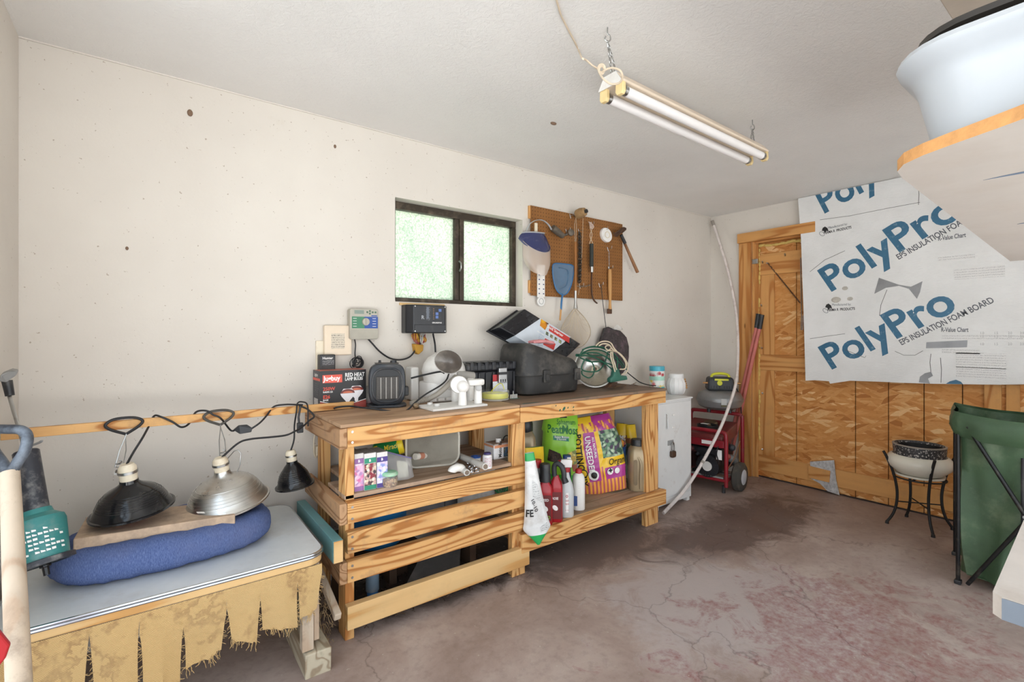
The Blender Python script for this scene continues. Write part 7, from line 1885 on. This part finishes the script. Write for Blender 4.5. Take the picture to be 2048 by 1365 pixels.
obj('alternator', MB().cyl((.05, .33, .23), (.30, .33, .23), .09, n=24), M('alternator_red', (96, 40, 40), .5), ge, smooth=True)
st_ = obj('starter_housing', MB().cyl((-.012, .15, .20), (.06, .15, .20), .095, n=30), M('starter_black', (34, 34, 38), .45), ge, smooth=True)
for i in range(24):
    a = 2 * PI * i / 24
    obj('starter_fin', MB().box(-.016, -.012, -.003, .003, .055, .088).xf(Matrix.Translation((0, .15, .20)) @ Matrix.Rotation(a, 4, 'X')), ENG, st_)
obj('starter_disc', MB().cyl((-.02, .15, .20), (-.0125, .15, .20), .040, n=28), WHT, st_, smooth=True)
for (y, z, r, mm) in ((.36, .30, .03, 'engine_dark'), (.30, .32, .022, 'alternator_red'), (.25, .28, .018, 'engine_dark')): obj('carburettor', MB().ball((.03, y, z), r, 12, 8), M(mm), ge, smooth=True)
obj('pull_cord', MB().tube(catmull([(-.01, .06, .38), (-.02, .07, .32), (-.015, .06, .27), (-.02, .05, .24)], 5), .005, 6), CORD, ge, smooth=True)
for (x, z, c, r) in ((.14, .27, (150, 70, 60), .025), (.22, .24, (130, 130, 128), .035), (.30, .2, (110, 110, 108), .04), (.12, .18, (206, 160, 50), .016), (.24, .33, (60, 60, 64), .03)):
    obj('side_part', MB().ball((x, .035, z), r, 12, 8), M('side_%d' % c[0], c, .5), ge, smooth=True)
obj('side_wire', MB().tube(catmull([(.05, -.0, .20), (.16, -.01, .26), (.26, .0, .31), (.34, .0, .38)], 5), .004, 6), M('wire_tan', (150, 104, 76), .5), ge, smooth=True)
wh = obj('wheel', MB().lathe([(.04, -.034), (.10, -.036), (.118, -.022), (.120, 0), (.118, .022), (.10, .036), (.04, .034)], (.14, -.06, .121), (0, 1, 0), 32), M('tyre', (70, 66, 60), .85, dirt=((110, 98, 84), .4, 14)), ge, smooth=True)
obj('hub', MB().lathe([(0, .046), (.03, .044), (.062, .037), (.066, .03), (.05, .02), (.05, .0)], (.14, -.06, .121), (0, -1, 0), 26), M('hub_white', (196, 200, 206), .4), wh, smooth=True)
obj('axle', MB().cyl((.14, -.06, .121), (.14, .2, .121), .012, n=10), STEEL, ge, smooth=True)
obj('foot', MB().cyl((.0, Wd - .03, .0), (.0, Wd - .03, .05), .018, n=12), BLK, ge, smooth=True)
obj('foot', MB().cyl((.0, .02, .0), (.0, .02, .06), .014, n=12), BLK, ge, smooth=True)
obj('foot', MB().cyl((D_, Wd - .03, .0), (D_, Wd - .03, .06), .018, n=12), BLK, ge, smooth=True)
obj('caster', MB().box(-.03, .0, .36, .39, .0, .06), WHT, ge, bevel=.004)
# compressor
cpc = V3(4.12, 2.36, .637)
cmx = thing('air_compressor', 'silver pancake air compressor on top of the generator', 'air compressor', cpc, (0, 0, math.radians(-50)), local=True)
obj('tank', MB().lathe([(0, .0), (.12, .004), (.175, .03), (.195, .075), (.195, .10), (.175, .145), (.12, .172), (0, .178)], n=44), M('tank_silver', (140, 140, 140), .35, .5, dirt=((110, 100, 92), .25, 6)), cmx, smooth=True)
obj('weld_band', MB().lathe([(.196, .080), (.199, .082), (.199, .094), (.196, .096)], n=44), M('tank_silver'), cmx, smooth=True)
obj('rating_label', MB().box(-.022, .022, -.199, -.1965, .062, .115), M('label_silver', (190, 190, 186), .5), cmx)
obj('rating_stripe', MB().box(-.022, .022, -.193, -.1885, .045, .06), M('label_olive', (96, 88, 56), .5), cmx)
mo = obj('motor_cover', MB().hexa([(-.115, -.09, .17), (.115, -.09, .17), (.115, .09, .17), (-.115, .09, .17), (-.105, -.075, .29), (.105, -.075, .29), (.105, .075, .29), (-.105, .075, .29)]), M('motor_black', (48, 50, 54), .5), cmx, bevel=.025, bseg=3)
LIM = M('lime_trim', (206, 206, 40), .4)
obj('carry_handle', MB().tube(catmull([(-.075, -.03, .285), (-.06, -.03, .312), (0, -.03, .322), (.06, -.03, .312), (.075, -.03, .285)], 6), .012, 10), LIM, cmx, smooth=True)
obj('badge', MB().box(-.055, .06, -.0825, -.0795, .262, .278), LIM, mo)
obj('gauge', MB().lathe([(0, 0), (.022, 0), (.022, .012), (.016, .014), (0, .014)], (-.015, -.083, .24), (0, -1, .12), 24), LIM, mo, smooth=True)
for i in range(8): obj('vent', MB().box(-.08 + i * .022 + (.012 if i > 3 else -.006), -.072 + i * .022 + (.012 if i > 3 else -.006), -.092, -.084, .19, .215), INKB, mo)
BRS = M('brass', (176, 132, 84), .35, .9)
obj('coupler', MB().cyl((.11, -.05, .238), (.165, -.055, .238), .010, .008, 10), BRS, mo, smooth=True)
obj('coupler', MB().cyl((-.11, -.05, .238), (-.15, -.055, .238), .009, .007, 10), BRS, mo, smooth=True)
for a in (.5, 2.1, 3.7, 5.3): obj('rubber_foot', MB().cyl((.12 * math.cos(a), .12 * math.sin(a), -.02), (.12 * math.cos(a), .12 * math.sin(a), .012), .016, n=12), BLK, cmx, smooth=True)
cord('compressor_lead', [atx(1472, 776, 4.22), atx(1478, 790, 4.25), atx(1482, 815, 4.30), atx(1483, 838, 4.32)], .005, 'black lead hanging down the right side of the compressor')
# ================================================================ long white pole leaning across the generator
pts = [V3(4.405, 2.60, 2.42), atx(1437, 480, 4.41), atx(1455, 540, 4.405), atx(1468, 600, 4.38), atx(1474.5, 650, 4.33), atx(1476, 710, 4.2), atx(1472, 765, 4.02), atx(1459, 810, 3.86), atx(1440, 858, 3.72), atx(1408, 920, 3.52), atx(1370, 980, 3.28), V3(2.99, 2.145, .012)]
po_ = thing('flexible_pipe', 'long bent white plastic pipe leaning from the ceiling corner to the floor', 'pipe', pts[-1])
obj('pipe', MB().tube(catmull(pts, 8), .0125, 12), M('pipe_white', (222, 212, 206), .5, dirt=((170, 150, 140), .3, 16)), po_, smooth=True)
obj('end_fitting', MB().tube([pts[0], pts[0].lerp(pts[1], .25)], .015, 12), M('fitting_grey', (150, 142, 132), .5), po_, smooth=True)
obj('joint', MB().tube([pts[9].lerp(pts[10], .05), pts[9].lerp(pts[10], .12)], .0135, 12), M('fitting_grey'), po_, smooth=True)
# ================================================================ loppers with pink-red handles
lo = thing('loppers', 'long loppers with faded red handles and black grips by the door frame', 'loppers', (4.36, 2.46, 0))
FR = M('faded_red', (198, 112, 102), .45, dirt=((150, 80, 74), .2, 8))
for a, b, c in ((atx(1524, 630, 4.345), atx(1519, 658, 4.35), V3(4.39, 2.42, .08)), (atx(1517, 628, 4.36), atx(1513, 656, 4.36), V3(4.41, 2.47, .08))):
    obj('handle', MB().tube([b, b.lerp(c, .5), c], .015, 12), FR, lo, smooth=True)
    obj('grip', MB().tube([a, b], .020, 12), BLK, lo, smooth=True)
obj('blades', MB().prism([(4.37, 2.42, .085), (4.41, 2.50, .085), (4.42, 2.53, .0), (4.40, 2.44, .0)], (.008, 0, 0)), RUST, lo)
# ================================================================ foam board with print
XF = 4.40
fbp = [(1596, 394), (1602, 480), (1604, 540), (1607, 620), (1609, 690), (1611, 762), (1630, 761), (1658, 763), (1660, 768), (1700, 762), (1760, 764), (1800, 766), (1860, 768), (1920, 769), (2000, 770), (2060, 769)]
pts3 = [atx(u, v, XF) for u, v in fbp]
pts3 += [V3(XF, .20, pts3[-1].z), V3(XF, .20, ZC - .004)]
pts3[0].z = ZC - .004
fb = thing('foam_board', 'white foam insulation board with blue print hiding the door', 'insulation board', (XF, 1.1, 1.0))
obj('board', MB().prism(pts3, (.024, 0, 0)), mat_foam(), fb)
FUX, FUZ = V3(0, -1, 0), V3(0, 0, 1)
BLUEI = M('ink_steel_blue', (52, 104, 134), .4, var=.12, scale=14, dirt=((150, 176, 190), .12, 30)); GRYI = M('ink_slate', (92, 94, 100), .5); LGRY = M('ink_faint', (176, 174, 172), .5)
def fplace(u, v): return atx(u, v, XF)
def ftext(s, u0, v0, u1, v1, cap, mat, bold=.02, spacing=1.0, clip=None, font_h=None, name='lettering'):
    """text whose baseline runs from (u0,v0) to (u1,v1) in the picture, on the board face; cap = letter height in m"""
    a, b = fplace(u0, v0), fplace(u1, v1); d = b - a
    size = cap / .70
    mb = text_mb(s, size, bold, 0, 'LEFT', spacing, res=4)
    w = max(p.x for p in mb.v); k = d.length / w
    mb.xf(frame(a, d, V3(0, 0, 1)) @ Matrix.Diagonal((k, 1, 1, 1)) @ Matrix.Translation((0, 0, .0007)))
    if clip: 
        bm = bmesh.new(); vs_ = [bm.verts.new(p) for p in mb.v]
        for f in mb.f:
            try: bm.faces.new([vs_[i] for i in f])
            except ValueError: pass
        bmesh.ops.bisect_plane(bm, geom=bm.verts[:] + bm.edges[:] + bm.faces[:], plane_co=clip[0], plane_no=clip[1], clear_outer=True)
        bm.verts.index_update()
        mb = MB(); mb.v = [v_.co.copy() for v_ in bm.verts]; mb.f = [[v_.index for v_ in f.verts] for f in bm.faces]; mb.m = [0] * len(mb.f); bm.free()
    return obj(name, mb, mat, fb)
ftext('PolyPro', 1659, 585, 1930, 428, .205, BLUEI, .022)
ftext('PolyPro', 1660, 740, 1918, 618, .200, BLUEI, .022)
ftext('PolyPro', 1646, 428, 1876, 300, .205, BLUEI, .022, clip=(V3(0, 0, ZC - .006), V3(0, 0, 1)))
ftext('EPS INSULATION FOAM BOARD', 1797, 520, 1992, 412, .040, GRYI, .02)
ftext('EPS INSULATION FOAM BOARD', 1803, 691, 1990, 604, .040, GRYI, .02)
ftext('R-Value Chart', 1876, 482, 1932, 474, .030, GRYI, .02)
ftext('R-Value Chart', 1882, 664, 1937, 664, .030, GRYI, .02)
for (u, v) in ((1640, 468), (1647, 622)):
    ftext('Manufactured by:', u + 17, v - 10, u + 55, v - 18 if v < 500 else v - 11, .018, GRYI, 0)
    ftext('PERMA R  PRODUCTS', u + 8, v + 1, u + 63, v - 11 if v < 500 else v - 2, .020, INKB, .025)
    c = fplace(u + 9, v - 7)
    obj('logo_mark', MB().prism([c + FUX * x + FUZ * z + V3(-.0012, 0, 0) for x, z in ((-.02, .0), (-.012, .022), (.004, .03), (.022, .014), (.03, -.012), (.014, -.006), (.006, -.02), (-.006, -.004))], (.0006, 0, 0)), INKB, fb)
    obj('logo_swoosh', MB().torus(fplace(u + 4, v) + V3(-.001, 0, 0), .022, .0016, (1, 0, 0), 20, 5, sy=.6), GRYI, fb)
FP = FINEPRINT('foam_small_print', (226, 224, 221), (186, 184, 182), .016, axis='z', dens=.5)
for (u0, v0, u1, v1) in ((1876, 508, 1950, 524), (1908, 530, 2010, 560), (1912, 708, 2012, 735), (1912, 738, 2012, 755), (1884, 670, 2046, 680), (1884, 700, 1960, 707)):
    a, b = fplace(u0, v1), fplace(u1, v0)
    obj('small_print', MB().box(XF - .0006, XF - .0002, min(a.y, b.y), max(a.y, b.y), min(a.z, b.z), max(a.z, b.z)), FP, fb)
for i, (u, s_) in enumerate(((1960, '1.0'), (1988, '1.5'), (2016, '2.0'), (2040, '3.0'))):
    for j, v in enumerate((669, 676, 691)): ftext(s_, u, v, u + 8, v, .016, LGRY, .01)
# silver tape strip and torn patches, wood cleat
TAPE = M('silver_tape', (140, 140, 142), .35, .4, var=.15)
def fpatch(name, pts, mat, th=.0016): return obj(name, MB().prism([fplace(u, v) + V3(-.0008, 0, 0) for u, v in pts], (-th, 0, 0)), mat, fb)
fpatch('tape_strip', ((1853, 685), (1935, 681), (1934, 695), (1852, 697)), TAPE)
fpatch('torn_patch', ((1758, 556), (1798, 570), (1822, 574), (1845, 563), (1840, 585), (1834, 598), (1818, 578), (1798, 572), (1772, 576), (1749, 588)), TAPE)
fpatch('torn_patch', ((1838, 765), (1840, 754), (1850, 747), (1862, 744), (1866, 752), (1856, 758), (1860, 768)), TAPE)
fpatch('blue_print_edge', ((1892, 768), (1900, 763), (1912, 760), (1922, 764), (1926, 769)), BLUEI)
m_ = MB()
for L_ in (((1774, 580), (1762, 610), (1759, 632)), ((1790, 703), (1808, 711), (1830, 711), (1846, 702)), ((1862, 748), (1860, 725), (1862, 708)), ((1882, 766), (1883, 740), (1881, 716)), ((1620, 544), (1650, 520), (1690, 502)), ((1620, 678), (1660, 672), (1690, 668)), ((1640, 440), (1700, 432), (1780, 416), (1840, 405)), ((1837, 372), (1838, 390), (1837, 410)), ((1690, 700), (1730, 716), (1732, 712))):
    m_.tube([fplace(u, v) + V3(-.001, 0, 0) for u, v in L_], .0016, 5)
obj('scratches', m_, M('ink_scratch', (96, 92, 88), .6), fb, kind='stuff')
for k_, (u, v, r) in enumerate(((1690, 577, .03), (1672, 600, .04), (1700, 598, .03))):
    obj('crush_dent', MB().ball(fplace(u, v) + V3(.006, 0, 0), r, 12, 8, sc=(.3, 1, .7)), M('dent_grey', (186, 180, 170), .6, var=.25, scale=40, bump=.8, bscale=40), fb, smooth=True)
# ================================================================ foil flap with wooden block at the foot of the door
ff = thing('foil_flap', 'torn white foil flap nailed to the bottom rail of the door', 'foil flap', (4.46, 1.6, .05))
fl_ = [atx(u, v, 4.465) for u, v in ((1620, 924), (1668, 921), (1672, 960), (1679, 991), (1655, 983), (1640, 968), (1622, 958))]
obj('foil', MB().prism(fl_, (.004, 0, 0)), M('crinkled_foil', (206, 206, 206), .3, .4, var=.3, scale=50, bump=.8, bscale=60), ff)
bk4 = [atx(u, v, 4.455) for u, v in ((1616, 932), (1660, 943), (1658, 966), (1617, 956))]
obj('wood_block', MB().prism(bk4, (.012, 0, 0)), DY, ff, bevel=.002)
# ================================================================ planter on its stand
pc0 = V3(4.20, .965, 0)
ps = thing('plant_stand', 'black wrought iron plant stand in front of the door', 'plant stand', pc0, local=True)
IRON = M('wrought_iron', (34, 33, 33), .55, .3)
for i in range(4):
    a = math.radians(35 + 90 * i); cx_, sy_ = math.cos(a), math.sin(a)
    pr = [(.205, .50), (.185, .46), (.155, .38), (.135, .30), (.125, .22), (.13, .14), (.15, .07), (.185, .012)]
    obj('leg', MB().tube(catmull([(r * cx_, r * sy_, z) for r, z in pr], 4), .0085, 10), IRON, ps, smooth=True)
    obj('leg_tip', MB().cyl((.185 * cx_, .185 * sy_, 0), (.183 * cx_, .183 * sy_, .018), .012, .010, 10), IRON, ps, smooth=True)
obj('top_ring', MB().torus((0, 0, .335), .142, .005, n=36, m=8), IRON, ps, smooth=True)
obj('cross_brace', MB().tube([(.128 * math.cos(math.radians(35)), .128 * math.sin(math.radians(35)), .16), (-.128 * math.cos(math.radians(35)), -.128 * math.sin(math.radians(35)), .16)], .004, 8), IRON, ps, smooth=True)
obj('cross_brace', MB().tube([(.128 * math.cos(math.radians(125)), .128 * math.sin(math.radians(125)), .16), (-.128 * math.cos(math.radians(125)), -.128 * math.sin(math.radians(125)), .16)], .004, 8), IRON, ps, smooth=True)
obj('support_bar', MB().box(-.14, .14, -.006, .006, .335, .341), IRON, ps); obj('support_bar', MB().box(-.006, .006, -.14, .14, .334, .3405), IRON, ps)
IV = M('ivory_glaze', (226, 220, 204), .22, var=.04)
sau = thing('plant_saucer', 'ivory glazed saucer between the planter bowl and its stand', 'saucer', (pc0.x, pc0.y, .342), local=True)
obj('dish', MB().lathe([(0, 0), (.11, 0), (.135, .006), (.138, .02), (.13, .02), (.11, .01), (0, .01)], n=40), IV, sau, smooth=True)
bw = thing('planter_bowl', 'wide ivory ceramic planter bowl on the black stand', 'planter', (pc0.x, pc0.y, .353), local=True)
obj('bowl', MB().lathe([(0, 0), (.10, 0), (.125, .012), (.170, .055), (.182, .085), (.178, .11), (.160, .132), (.146, .138), (.14, .132), (.16, .1), (.12, .02), (0, .012)], n=48), IV, bw, smooth=True)
SPK = DOTS('speckled_glaze', (52, 50, 52), [(48, 46, 48), (70, 68, 68), (48, 46, 48), (196, 190, 182), (48, 46, 48)], 150)
sp2 = thing('inner_pot', 'dark speckled inner pot sitting inside the ivory bowl', 'pot', (pc0.x, pc0.y, .368), local=True)
obj('pot_wall', MB().lathe([(0, 0), (.12, .0), (.136, .08), (.143, .165), (.143, .185), (.134, .190), (.128, .18), (.122, .09), (.11, .03), (0, .03)], n=48), SPK, sp2, smooth=True)
obj('pot_lip', MB().lathe([(.139, .184), (.146, .186), (.146, .192), (.134, .194)], n=48), M('lip_grey', (150, 144, 136), .4), sp2, smooth=True)
obj('pot_soil', MB().lathe([(0, .10), (.119, .10), (.1265, .176), (.1255, .178), (.116, .098), (0, .096)], n=40), M('soil_black', (24, 22, 22), .6), sp2)
# ================================================================ green canvas bin on folding frame
gb0 = [V3(3.405, .622, 0), V3(3.83, .712, 0)]
gn = thing('canvas_bin', 'green canvas pop-up garden bin on a black folding frame', 'garden bin', (3.65, .42, 0))
CAN = M('green_canvas', (62, 86, 60), .55, var=.22, scale=5, dirt=((120, 132, 104), .3, 4), bump=.2, bscale=120)
wv = V3(-.06, -.47, 0)
c0, c1_ = gb0[0], gb0[1]; c2, c3 = c1_ + wv, c0 + wv
zt_ = .895
for c in (c0, c1_, c2, c3):
    k_ = (c0 + c2) / 2
    top_ = V3(c.x, c.y, zt_ - .03) 
    obj('pole', MB().tube([c + V3(0, 0, .015), top_], .0095, 10), BLKM, gn, smooth=True)
    obj('pole_foot', MB().box(c.x - .018, c.x + .018, c.y - .014, c.y + .014, 0, .022), BLK, gn, bevel=.004)
def brace(a, b):
    return MB().tube([V3(a.x, a.y, .02), V3(b.x, b.y, zt_ - .06)], .0095, 10)
off = V3(-.02, 0, 0)
o1 = V3(-.022, -.006, 0)
for a, b in ((c0 + V3(0, -.035, 0), c3), (c3, c0 + V3(0, -.035, 0))): obj('cross_brace', brace(a + o1, b + o1), BLKM, gn, smooth=True)
for a, b in ((c1_, c2), (c2, c1_)): obj('cross_brace', brace(a + V3(.02, 0, 0), b + V3(.02, 0, 0)), BLKM, gn, smooth=True)
mid = (c0 + c3) / 2 + o1
obj('brace_pin', MB().cyl(V3(mid.x - .014, mid.y - .01, .438), V3(mid.x + .0, mid.y - .01, .438), .009, n=10), STEEL, gn, smooth=True)
cor = [c0, c1_, c2, c3]; cen = (c0 + c2) / 2
def canv(u, v):
    f = u * 4; i = int(f) % 4; g = f - int(f); p = cor[i].lerp(cor[(i + 1) % 4], g)
    sag = 4 * g * (1 - g)
    k_ = .985 - .14 * (1 - v) ** .7 - .05 * sag * (1 - abs(2 * v - 1))
    q = cen + (p - cen) * k_
    fold_ = noise.noise(V3(u * 18, v * 1.6, 3)) * .06 + noise.noise(V3(u * 30, v * 2.5, 9)) * .025
    n_ = (p - cen).normalized()
    q = q + n_ * fold_ * (1 - .6 * v)
    return V3(q.x, q.y, .05 + (zt_ - .05) * v - .02 * sag * v)
obj('canvas', MB().grid(canv, 64, 22, closeu=True), CAN, gn, smooth=True, angle=80)
def cuff(u, v):
    p = canv(u, 1.0); q = canv(u, .86); n_ = (V3(p.x, p.y, 0) - V3(cen.x, cen.y, 0)).normalized()
    r = p.lerp(q, v); e = math.sin(PI * v) * .022 + .016
    return V3(r.x, r.y, r.z + .012 * (1 - v)) + n_ * (e + .010 * noise.noise(V3(u * 26, v * 3, 1)))
obj('rim_cuff', MB().grid(cuff, 64, 6, closeu=True), CAN, gn, smooth=True, angle=80)
obj('canvas_bottom', MB().prism([canv(i / 4, 0) + V3(0, 0, 0) for i in range(4)], (0, 0, .004)), CAN, gn)
obj('seam_tape', MB().tube([canv(.872, v_ / 10) + V3(-.008, -.002, 0) for v_ in range(1, 9)], .006, 6, flat=.4), BLK, gn, smooth=True)
# ================================================================ shelves and bench end at the right edge
SHP = [(1.02, .08), (1.055, .145), (1.085, .205), (1.11, .25), (1.14, .285), (1.18, .305), (1.24, .312), (3.04, .383), (3.04, -.42), (.98, -.42), (.985, -.05)]
ZS1 = 1.635
sh = thing('storage_shelf', 'pale melamine shelf board with raw rounded front edge at upper right', 'shelf', (2.0, 0, ZS1))
MEL = M('melamine_beige', (188, 180, 172), .5, var=.04, dirt=((176, 164, 152), .25, 3))
m_ = MB().prism([(x, y, ZS1) for x, y in SHP], (0, 0, .022))
m_.m = [0, 0] + [1] * len(SHP)
obj('board', m_, [MEL, M('particle_edge', (206, 150, 92), .75, var=.15, scale=40, bump=.4)], sh)
for i, (ua, va, ub, vb_) in enumerate(((1966, 361, 2052, 344), (2034, 449, 2052, 446))):
    a, b = atz(ua, va, ZS1 - .0006), atz(ub, vb_, ZS1 - .0006); d_ = (b - a); pr_ = V3(-d_.y, d_.x, 0).normalized()
    obj('blue_scuff', MB().prism([a, a + d_ * .4 + pr_ * .004, b + pr_ * .009, b - pr_ * .006, a + d_ * .5 - pr_ * .005], (0, 0, .0004)), M('scuff_blue', (104, 120, 140), .6), sh)
for xx in (1.35, 2.2, 2.95):
    obj('bracket', MB().box(xx - .015, xx + .015, -.42, -.39, .0, 2.09), PZ, sh, bevel=.003)
ZS2 = 2.09
sh2 = thing('storage_shelf', 'upper shelf board seen from below near the ceiling', 'shelf', (2.0, 0, ZS2))
obj('board', MB().box(.9, 3.04, -.42, .30, ZS2, ZS2 + .022), M('melamine_dark', (190, 176, 160), .55, dirt=((150, 136, 120), .3, 3)), sh2, bevel=.002)
# white tub
ztb = ZS1 + .0225
tb0 = thing('white_basin', 'big white plastic basin with flared lip on the upper right shelf', 'basin', (1.3, .1, ztb))
def tring(s, z, w=.40, l=.52): return [(1.36 + x, .06 + y, ztb + z * .86) for x, y in rrect(l * s, w * s, .09 * s, 6)]
rings = [tring(.94, 0), tring(.97, .01), tring(1.06, .12), tring(1.10, .145), tring(1.17, .16), tring(1.19, .172), tring(1.17, .184), tring(1.12, .19), tring(1.08, .185), tring(1.02, .12), tring(.93, .02), tring(.9, .012)]
obj('basin_shell', loft(rings, len(rings[0])), M('basin_white', (184, 188, 192), .35, var=.02), tb0, smooth=True)
tb1 = thing('black_basin', 'black tray nested inside the white basin', 'tray', (1.36, .06, ztb + .03))
rings = [tring(.80, .04), tring(.98, .18), tring(1.02, .205), tring(1.06, .21), tring(1.06, .222), tring(1.0, .224), tring(.78, .06)]
obj('tray_shell', loft(rings, len(rings[0])), M('tray_dark', (44, 40, 36), .5), tb1, smooth=True)
# bench end, lower right
be = thing('side_bench', 'paint-stained pale bench top at the lower right edge', 'bench', (2.0, -.05, 0))
ZBn = .87
bp2 = [(1.150, .12), (1.152, .155), (1.165, .168), (1.9, .197), (1.9, -.42), (1.10, -.42), (1.13, -.1)]
m_ = MB().prism([(x, y, ZBn - .038) for x, y in bp2], (0, 0, .038))
obj('bench_top', m_, M('bench_pale', (206, 196, 186), .6, var=.06, dirt=((160, 144, 128), .35, 4)), be)
obj('end_paint', MB().prism([(x - .0015, y, ZBn - .037) for x, y in ((1.151, .15), (1.149, .10), (1.13, -.1), (1.10, -.40))] + [(1.098, -.40, ZBn - .0371), (1.1285, -.1, ZBn - .0371), (1.147, .10, ZBn - .0371), (1.1495, .155, ZBn - .0371)], (0, 0, .036)), M('paint_bluegrey', (104, 111, 120), .5, var=.1, dirt=((196, 190, 176), .3, 14)), be)
obj('paint_blob', MB().ball((1.141, .05, ZBn - .018), .024, 12, 8, sc=(.16, 1.6, .6)), M('paint_yellow', (222, 206, 92), .5), be, smooth=True)
for (xx, yy) in ((1.3, -.3), (1.85, -.3), (1.85, -.05)): obj('leg', MB().box(xx - .035, xx + .035, yy - .035, yy + .035, 0, ZBn - .0385), PZ, be, bevel=.003)
